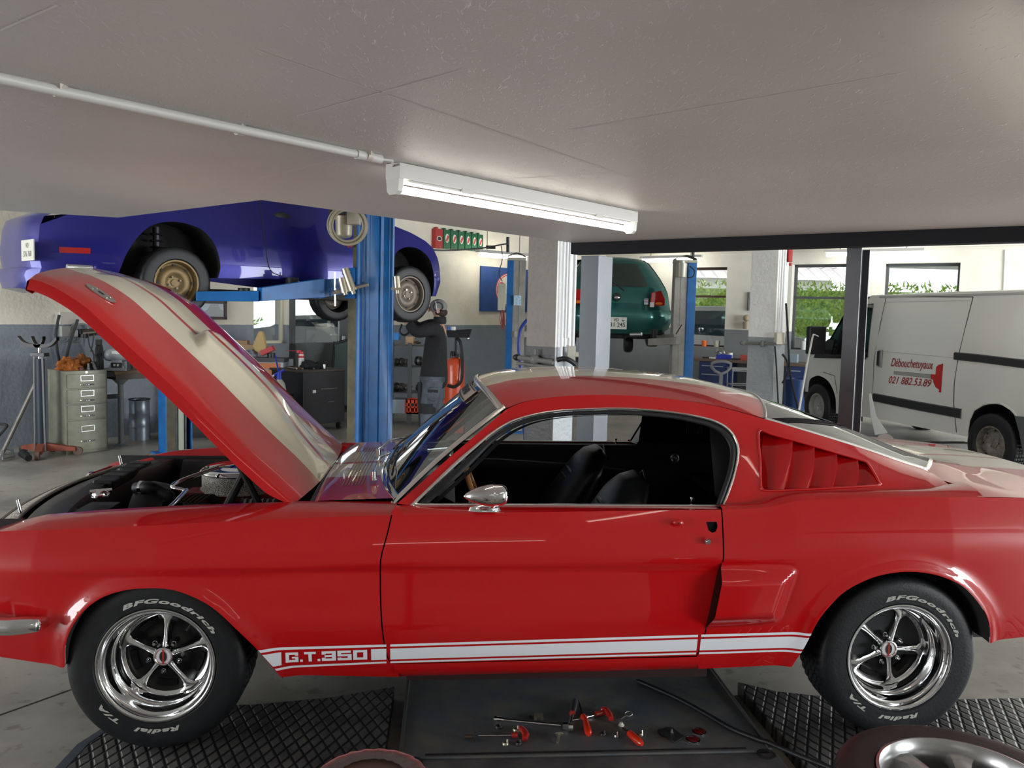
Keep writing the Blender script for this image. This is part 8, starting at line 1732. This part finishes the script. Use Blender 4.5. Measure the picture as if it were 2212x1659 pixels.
for x in (.868, 2.228): b = MB(); b.box(x-.006, x+.006, -.88, -.12, 0, .008); b.v = [CWp(v.x, v.y, v.z-.001) for v in b.v]; kid(b.build('edge_rail', mat('rail_grey', (.12, .12, .12), .45, metal=.4), bev=.002), cpn)
for px, py in ((893, 1646), (1655, 1628)):
    p = atz(px, py, PLZ+.0005); b = MB(); b.lathe([(.028, .0), (.024, .0015), (.024, -.006), (.001, -.006)], 28, Matrix.Translation(p)); kid(b.build('socket_hole', bay, smooth=40), cpn); b = MB(); b.lathe([(.0245, .0012), (.031, .0016), (.034, .0)], 28, Matrix.Translation(p)); kid(b.build('hole_rim', darksteel, smooth=40), cpn)
PZT = PLZ+.0005
def G(px, py, h=0): return atz(px, py, PZT+h)
redh = mat('handle_red', (.42, .02, .015), .3, coat=.5); redo = mat('handle_amber_red', (.60, .03, .01), .2, coat=.6)
def tube_on(pts, r, m, name, par=None, n=10, extra=0): 
    b = MB(); b.tube([G(x, y, (r if not isinstance(r, list) else max(r))+extra) for x, y in pts], r, n); o = b.build(name, m, smooth=50); return kid(o, par) if par else o
# extension bar and ratchet
t = T('ratchet_wrench', 'chrome ratchet with long extension bar and black grip on the cover plate', 'wrench', G(1150, 1560))
tube_on([(1088, 1555), (1212, 1567)], .0055, chrome, 'extension_bar', t); tube_on([(1068, 1553), (1074, 1554), (1075, 1554), (1088, 1555)], [.012, .012, .010, .010], chrome, 'socket', t, 16)
b = MB(); p = G(1222, 1568, .012); b.box(-.012, .012, -.012, .012, -.011, .012, Matrix.Translation(p)); kid(b.build('drive_square', chrome, bev=.003), t); b = MB(); b.cyl(G(1229, 1571, .016)-EX*.004, G(1229, 1571, .016)+EX*.014, .016, n=20); kid(b.build('ratchet_head', brushed, bev=.002, smooth=40), t)
tube_on([(1231, 1567), (1235, 1548), (1238, 1538)], [.006, .007, .010], brushed, 'shank', t); tube_on([(1237, 1540), (1239, 1530), (1241, 1516), (1242, 1512)], [.010, .013, .013, .009], blackpl, 'grip', t, 14); tube_on([(1236, 1543), (1237, 1540)], .0118, redh, 'grip_ring', t, 14)
t = T('screwdriver', 'red handled screwdriver pointing up at the middle of the cover plate', 'screwdriver', G(1262, 1570)); tube_on([(1250, 1513), (1255, 1530), (1259, 1548)], [.002, .0045, .0045], blackpl, 'blade', t); tube_on([(1259, 1547), (1262, 1551), (1265, 1556), (1268, 1572), (1271, 1583), (1271, 1586)], [.011, .013, .010, .014, .014, .009], redo, 'handle', t, 14)
t = T('t_handle_key', 'red T-handle hex key lying under the upright screwdriver', 'hex key', G(1290, 1545)); tube_on([(1236, 1556), (1288, 1544)], .0045, chrome, 'shaft', t); tube_on([(1287, 1543), (1302, 1539)], [.010, .011], redh, 'socket_neck', t); tube_on([(1300, 1532), (1308, 1534), (1316, 1543), (1320, 1553)], [.011, .014, .013, .010], redh, 'handle', t, 12)
t = T('t_handle_key', 'red T-handle hex key at the left with a round flange on its shaft', 'hex key', G(1090, 1588)); tube_on([(1033, 1589), (1108, 1588)], .0028, chrome, 'shaft', t); tube_on([(1105, 1588), (1118, 1588)], [.009, .011], redh, 'socket_neck', t); tube_on([(1125, 1572), (1131, 1580), (1136, 1588), (1133, 1596)], [.010, .014, .014, .010], redh, 'handle', t, 12)
t = T('door_bumper', 'dark metal peg with a round flange at the left end of the hex key', 'peg', G(1016, 1590)); tube_on([(1004, 1591), (1022, 1591)], .007, mat('peg_brown', (.12, .08, .05), .5, metal=.5), 'peg', t); b = MB(); b.cyl(G(1025, 1591, .018)-EX*.002, G(1025, 1591, .018)+EX*.002, .018, n=20); kid(b.build('flange', darksteel), t)
t = T('screwdriver', 'red handled stubby screwdriver slanting beside the brass screw', 'screwdriver', G(1370, 1590)); tube_on([(1345, 1573), (1358, 1583)], .004, mat('blade_dark', (.08, .03, .02), .4, metal=.5), 'blade', t); tube_on([(1355, 1580), (1362, 1585)], [.008, .010], blackpl, 'collar', t); tube_on([(1360, 1584), (1370, 1593), (1382, 1604), (1387, 1607)], [.013, .015, .014, .009], redo, 'handle', t, 14)
b = MB(); p = G(1342, 1567, 0); b.lathe([(.001, .012), (.006, .012), (.007, .006), (.012, .002), (.012, 0)], 14, Matrix.Translation(p)); tag(b.build('plastic_clip', lab_w, smooth=40), 'white plastic clip at the tip of the stubby screwdriver', 'clip')
def small(name, px, py, prof, m, lab, cat, tilt=None):
    b = MB(); M = Matrix.Translation(G(px, py, 0)); M = M @ Matrix.Rotation(tilt, 4, 'X') if tilt else M; b.lathe(prof, 18, M); return tag(b.build(name, m, smooth=40), lab, cat)
b = MB(); L = [G(1358+8*math.cos(a)+0, 1542-5*math.sin(a), .004) for a in [2*PI*k/24 for k in range(25)]]; b.tube([G(1341, 1553, .003), G(1353, 1545, .003)], .0018, 6); b.tube(L, .0018, 6); tag(b.build('split_ring', brushed), 'wire ring with a straight tail near the black rubber strip', 'ring')
small('domed_reflector', 1510, 1580, [(.001, .007), (.020, .006), (.024, .003), (.024, 0)], mat('reflector_dark_red', (.10, .008, .01), .15, coat=1), 'round dark red button reflector, the upper of the two', 'reflector'); small('domed_reflector', 1497, 1597, [(.001, .007), (.020, .006), (.024, .003), (.024, 0)], MATS['reflector_dark_red'], 'round dark red button reflector, the lower of the two', 'reflector')
for px, py, lab in ((1510, 1583, 'upper'), (1497, 1600, 'lower')): small('chrome_bezel', px, py-2, [(.0245, .0), (.0275, .0), (.0275, .003), (.0245, .004)], chrome, f'thin chrome ring round the {lab} dark red reflector', 'bezel')
t = T('lock_bracket', 'black angular metal plate with an upright bolt on the cover plate', 'bracket', G(1450, 1592)); b = MB(); b.prism([tuple(G(x, y)[:2]) for x, y in ((1420, 1579), (1434, 1576), (1438, 1573), (1452, 1574), (1478, 1594), (1458, 1606), (1450, 1603), (1440, 1594), (1428, 1590))], PZT+.001, PZT+.006); kid(b.build('plate', blackpl, bev=.001), t); p = G(1451, 1586, 0); b = MB(); b.cyl(p, p+V((0, 0, .022)), .004, n=10); b.cyl(p+V((0, 0, .006)), p+V((0, 0, .010)), .007, n=6); kid(b.build('bolt', brushed, smooth=40), t)
t = T('lock_catch', 'small grey metal catch lying above the extension bar', 'catch', G(1160, 1550)); b = MB(); b.prism([tuple(G(x, y)[:2]) for x, y in ((1154, 1546), (1173, 1546), (1174, 1557), (1153, 1557))], PZT, PZT+.012); kid(b.build('case', mat('catch_khaki', (.28, .27, .2), .4, metal=.6), bev=.002), t); b = MB(); b.prism([tuple(G(x, y)[:2]) for x, y in ((1142, 1548), (1154, 1550), (1154, 1554), (1144, 1554))], PZT+.002, PZT+.006); b.cyl(G(1160, 1553, .012), G(1168, 1553, .014), .004); kid(b.build('latch', darksteel, bev=.001), t)
t = T('washer_bolt', 'zinc bolt with a wide washer standing on end right of the left hex key', 'bolt', G(1206, 1590)); b = MB(); b.tube([G(1204, 1604, .005), G(1208, 1588, .010)], .005, 8); b.lathe([(.001, .003), (.016, .002), (.016, 0), (.001, 0)], 20, frame(G(1208, 1587, .012), (1, 0, 0), z=(.2, .75, .6))); kid(b.build('bolt_body', zinc, smooth=40), t)
for i, (px, py, r, m, lab) in enumerate(((1077, 1572, .014, blackpl, 'black retaining clip above the left hex key shaft'), (1115, 1578, .014, zinc, 'small zinc cap beside the left T-handle'), (1092, 1608, .013, zinc, 'little washer with nut below the left hex key'), (1120, 1608, .012, darksteel, 'pair of dark nuts below the left T-handle'), (1302, 1588, .012, blackpl, 'tiny black spring clip between the two screwdrivers'), (1331, 1592, .009, brushed, 'tiny shiny screw left of the stubby screwdriver'), (1384, 1588, .010, zinc, 'brass coloured screw just above the stubby screwdriver'))):
    b = MB(); p = G(px, py, 0); b.lathe([(r*.4, 0), (r, 0), (r, .005), (r*.8, .009), (r*.4, .009)], 16, Matrix.Translation(p), closed=True); b.cyl(p+V((r*.5, 0, .006)), p+V((r*.5, .004, .018)), r*.3, n=8); tag(b.build('small_fitting', m, smooth=40), lab, 'fitting', group='small fittings scattered on the cover plate')
# long black rubber moulding
b = MB(); L = smooth_curve([G(1375, 1470, .008), G(1420, 1489, .008), G(1470, 1512, .008), G(1530, 1545, .008), G(1580, 1574, .008), G(1640, 1598, .010), G(1660, 1604, .015), G(1720, 1630, .02), G(1800, 1662, .02), G(1880, 1700, .02)], 50); b.tube(L, [.006]+[.010]*48+[.010], 8); tag(b.build('rubber_moulding', rubber, smooth=50), 'long black rubber moulding lying slantwise across the cover plate', 'moulding')
b = MB(); b.tube([p+V((.012, -.012, -.001)) for p in L[6:]], .006, 6); tag(b.build('rubber_bead', rubber), 'thinner rubber bead running along the long black moulding', 'moulding')
# stack of loose wheels in the lower right corner
alloy = mat('alloy_silver', (.45, .45, .45), .25, metal=.8)
c = atz(2092, 1690, .50); c.z = .50
for i in range(3):
    z = [.41, .255, .125][i]; t = T('spare_tyre', ['spare alloy wheel lying flat on top of the stack in the bottom right corner', 'middle spare wheel of the stack in the bottom right corner', 'lowest spare wheel of the stack in the bottom right corner'][i], 'tyre', V((c.x, c.y, z)), group='stacked spare wheels')
    M = Matrix.Translation((c.x, c.y, z)); tt_ = tyre(None, .315, .13+.05*(i == 0), .205, name='tyre'); tt_.matrix_world = M; kid(tt_, t)
    b = MB(); h = .080; b.lathe([(.203, h), (.214, h+.012), (.206, h+.014), (.196, h), (.190, h-.03), (.188, -.06), (.16, -.07)], 60, M); kid(b.build('rim', alloy, smooth=50), t)
    if i == 0:
        for k in range(7):
            a = 2*PI*k/7+.25; b = MB(); rows = []
            for r, w, hh in ((.035, .016, .055), (.10, .020, .062), (.16, .030, .068), (.196, .042, .066)): rows.append([M @ V((r*math.cos(a)-q*w*math.sin(a), r*math.sin(a)+q*w*math.cos(a), hh+up_)) for q, up_ in ((-1, -.03), (-.8, -.004), (0, 0), (.8, -.004), (1, -.03))])
            b.loft(rows); kid(b.build('spoke', alloy, smooth=40), t)
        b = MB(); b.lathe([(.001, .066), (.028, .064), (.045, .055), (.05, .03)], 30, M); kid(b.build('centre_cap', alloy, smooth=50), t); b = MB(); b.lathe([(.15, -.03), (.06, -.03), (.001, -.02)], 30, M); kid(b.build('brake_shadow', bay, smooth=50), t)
# plastic wrapped stool at the bottom edge
c = atz(800, 1690, .55); t = T('wrapped_stool', 'brown round stool seat wrapped in clear plastic film at the bottom edge', 'stool', V((c.x, c.y, 0))); M = Matrix.Translation((c.x, c.y, 0)) @ Matrix.Rotation(.1, 4, 'Z')
b = MB(); b.lathe([(.001, .555), (.06, .550), (.115, .556), (.130, .552), (.138, .535), (.136, .50), (.12, .485), (.001, .48)], 40, M); kid(b.build('seat', mat('leather_brown', (.10, .055, .04), .5), smooth=60), t)
film = glass_mat('plastic_film', (.80, .78, .76), 1.2, .35); b = MB(); n = 72; rows = []
for r, z in ((.085, .559), (.115, .561), (.134, .557), (.144, .538), (.142, .50), (.13, .46)): rows.append([M @ V(((r+.0012*math.sin(k*2.3))*math.cos(2*PI*k/n), (r+.0012*math.sin(k*2.3))*math.sin(2*PI*k/n), z+.0012*math.sin(k*1.9+r*60))) for k in range(n+1)])
b.loft(rows); kid(b.build('plastic_film', film, smooth=60), t); b = MB(); b.cyl(M @ V((0, 0, .04)), M @ V((0, 0, .48)), .025); b.lathe([(.001, .04), (.14, .03), (.16, .0), (.001, .0)], 24, M); kid(b.build('pedestal', darksteel, smooth=40), t)
# rusty bit on the floor at the right edge
b = MB(); q = [atz(x, y, 0) for x, y in ((2165, 1582), (2195, 1572), (2230, 1570), (2240, 1598), (2208, 1596))]; b.loft([q, [p+V((0, 0, .025)) for p in q]], closed=True); b.f.append((5, 6, 7, 8, 9)); b.mi.append(0); tag(b.build('rusty_bracket', mat('rust_orange', (.28, .12, .06), .7, noise_scale=30, noise_amt=.5), bev=.006), 'rusty bracket on the floor at the right picture edge', 'bracket')
# ------------------------------------------------------------ the yard seen through the windows
gnd = MB(); gnd.box(-30, 40, 24, 60, -.25, -.05); struct(gnd.build('ground', mat('asphalt', (.30, .30, .30), .8), smooth=0))
gnd = MB(); gnd.box(-40, -7, 10, 60, -.26, -.06); struct(gnd.build('ground', mat('asphalt_pale', (.45, .43, .38), .8), smooth=0))
leafm = mat('hedge_green', (.10, .17, .025), .7, noise_scale=14, noise_amt=.0, color2=(.35, .42, .05))
def hedge(name, p, q, h, lab, seed):
    random.seed(seed); d = q-p; L = d.length; d.normalize(); s = V((-d.y, d.x, 0)); b = MB(); b.add([p+s*o+V((0, 0, z)) for o in (-.3, .3) for z in (0, h*.92)]+[q+s*o+V((0, 0, z)) for o in (-.3, .3) for z in (0, h*.92)], [(0, 1, 5, 4), (2, 3, 7, 6), (1, 3, 7, 5)])
    n = int(L*420)
    for i in range(n):
        c = p+d*random.random()*L+s*random.choice((-1, 1))*(.30+.15*random.random())+V((0, 0, random.random()*h)); a = V((random.uniform(-1, 1), random.uniform(-1, 1), random.uniform(.2, 1.6))).normalized(); w = a.cross(V((random.random(), random.random(), random.random()))).normalized()*.035; l = a*random.uniform(.10, .24)
        k = len(b.v); b.v += [c-w, c+w, c+l+w*.2, c+l-w*.2]; b.f.append((k, k+1, k+2, k+3)); b.mi.append(0)
    return tag(b.build(name, leafm, smooth=0, merge=False, recalc=False), lab, 'hedge')
hedge('hedge', V((6.0, 27, 0)), V((20, 25.5, 0)), 2.75, 'sunlit green conifer hedge outside the windows behind the parked cars', 1)
t = T('neighbour_house', 'pale house with a corrugated tiled roof seen beyond the hedge', 'house', V((9, 36, 0)))
b = MB(); b.box(4, 14, 36, 42, 0, 3.3); kid(b.build('wall', mat('house_wall', (.7, .66, .58), .7), smooth=0), t)
b = MB(); n = 60; rows = []
for k in range(7): rows.append([V((3.5+11*i/n, 35.2+1.6*k+(0), 3.3+.62*k+.06*math.sin(i*2.1)-(.10 if False else 0))) for i in range(n+1)])
for k in range(6): b.loft([rows[k], [p+V((0, .1, .02)) for p in rows[k+1]]]); 
kid(b.build('roof', mat('roof_tiles', (.42, .33, .28), .8), smooth=0), t)
def parked(c, rz, col, lab, kind, cat):
    t = T(kind, lab, cat, c, rz=rz); M = Matrix.Translation(c) @ Matrix.Rotation(rz, 4, 'Z'); H_ = 1.9 if kind == 'parked_van' else 1.45; pr_ = [(-2.2, .35), (-2.25, .8), (-2.1, 1.0), (-1.1, 1.12 if H_ < 1.6 else 1.2), (-.5, H_-.05), (.3, H_), (1.7, H_-.02), (2.1, 1.1), (2.2, .8), (2.2, .35)]
    m = mat('parked_%s' % kind, col, .25, coat=1); b = MB(); b.loft([[M @ V((x, s_*w, z)) for x, z in pr_] for s_, w in ((-1, .85), (-1, .80), (1, .80), (1, .85))]); n = len(pr_); b.f += [tuple(range(n)), tuple(range(3*n, 4*n))]; b.mi += [0, 0]; kid(b.build('body', m, bev=.05, smooth=40), t)
    gm_ = mat('parked_glass', (.03, .06, .08), .05, coat=1)
    for s_ in (-1, 1):
        y = sorted((s_*.86, s_*.83)); b = MB(); b.v = []; q = [(-.95, 1.05+.1), (-.45, H_-.14), (.35, H_-.12), (.35, 1.12)]; q2 = [(.42, 1.12), (.42, H_-.12), (1.55, H_-.14), (1.9, 1.15)]
        for k_, qq in enumerate((q, q2)):
            b = MB(); b.add([M @ V((x, yy, z)) for yy in y for x, z in qq], [(0, 1, 2, 3), (4, 5, 6, 7), (0, 1, 5, 4), (1, 2, 6, 5), (2, 3, 7, 6), (3, 0, 4, 7)]); kid(b.build('side_window', gm_, bev=.03, smooth=0), t)
    b = MB(); b.add([M @ V(p) for p in ((-1.08, -.72, 1.16), (-1.08, .72, 1.16), (-.56, .68, H_-.10), (-.56, -.68, H_-.10))], [(0, 1, 2, 3)]); b.v = [v+(M.to_3x3() @ V((-.03, 0, .02))) for v in b.v]; kid(b.build('windscreen', gm_, smooth=0), t)
    for x in (-1.4, 1.35):
        for s_ in (-1, 1): b = MB(); b.cyl(M @ V((x, s_*.70, .31)), M @ V((x, s_*.88, .31)), .31, n=24); w_ = kid(b.build('wheel', rubber, smooth=40), t)
parked(V((6.3, 21.6, 0)), math.radians(155), (.80, .80, .80), 'white parked van seen through the brown framed window', 'parked_van', 'van')
parked(V((11.1, 21.2, 0)), math.radians(160), (.07, .16, .32), 'blue parked estate car seen through the window beside the white van', 'parked_car', 'car')
parked(V((-5.5, 21.5, 0)), math.radians(30), (.62, .66, .70), 'pale parked car seen through the glazed screen under the blue coupe', 'parked_hatchback', 'car')
hedge('hedge', V((-14, 26, 0)), V((-2, 30, 0)), 1.1, 'low hedge in the yard seen through the glazed door', 3)
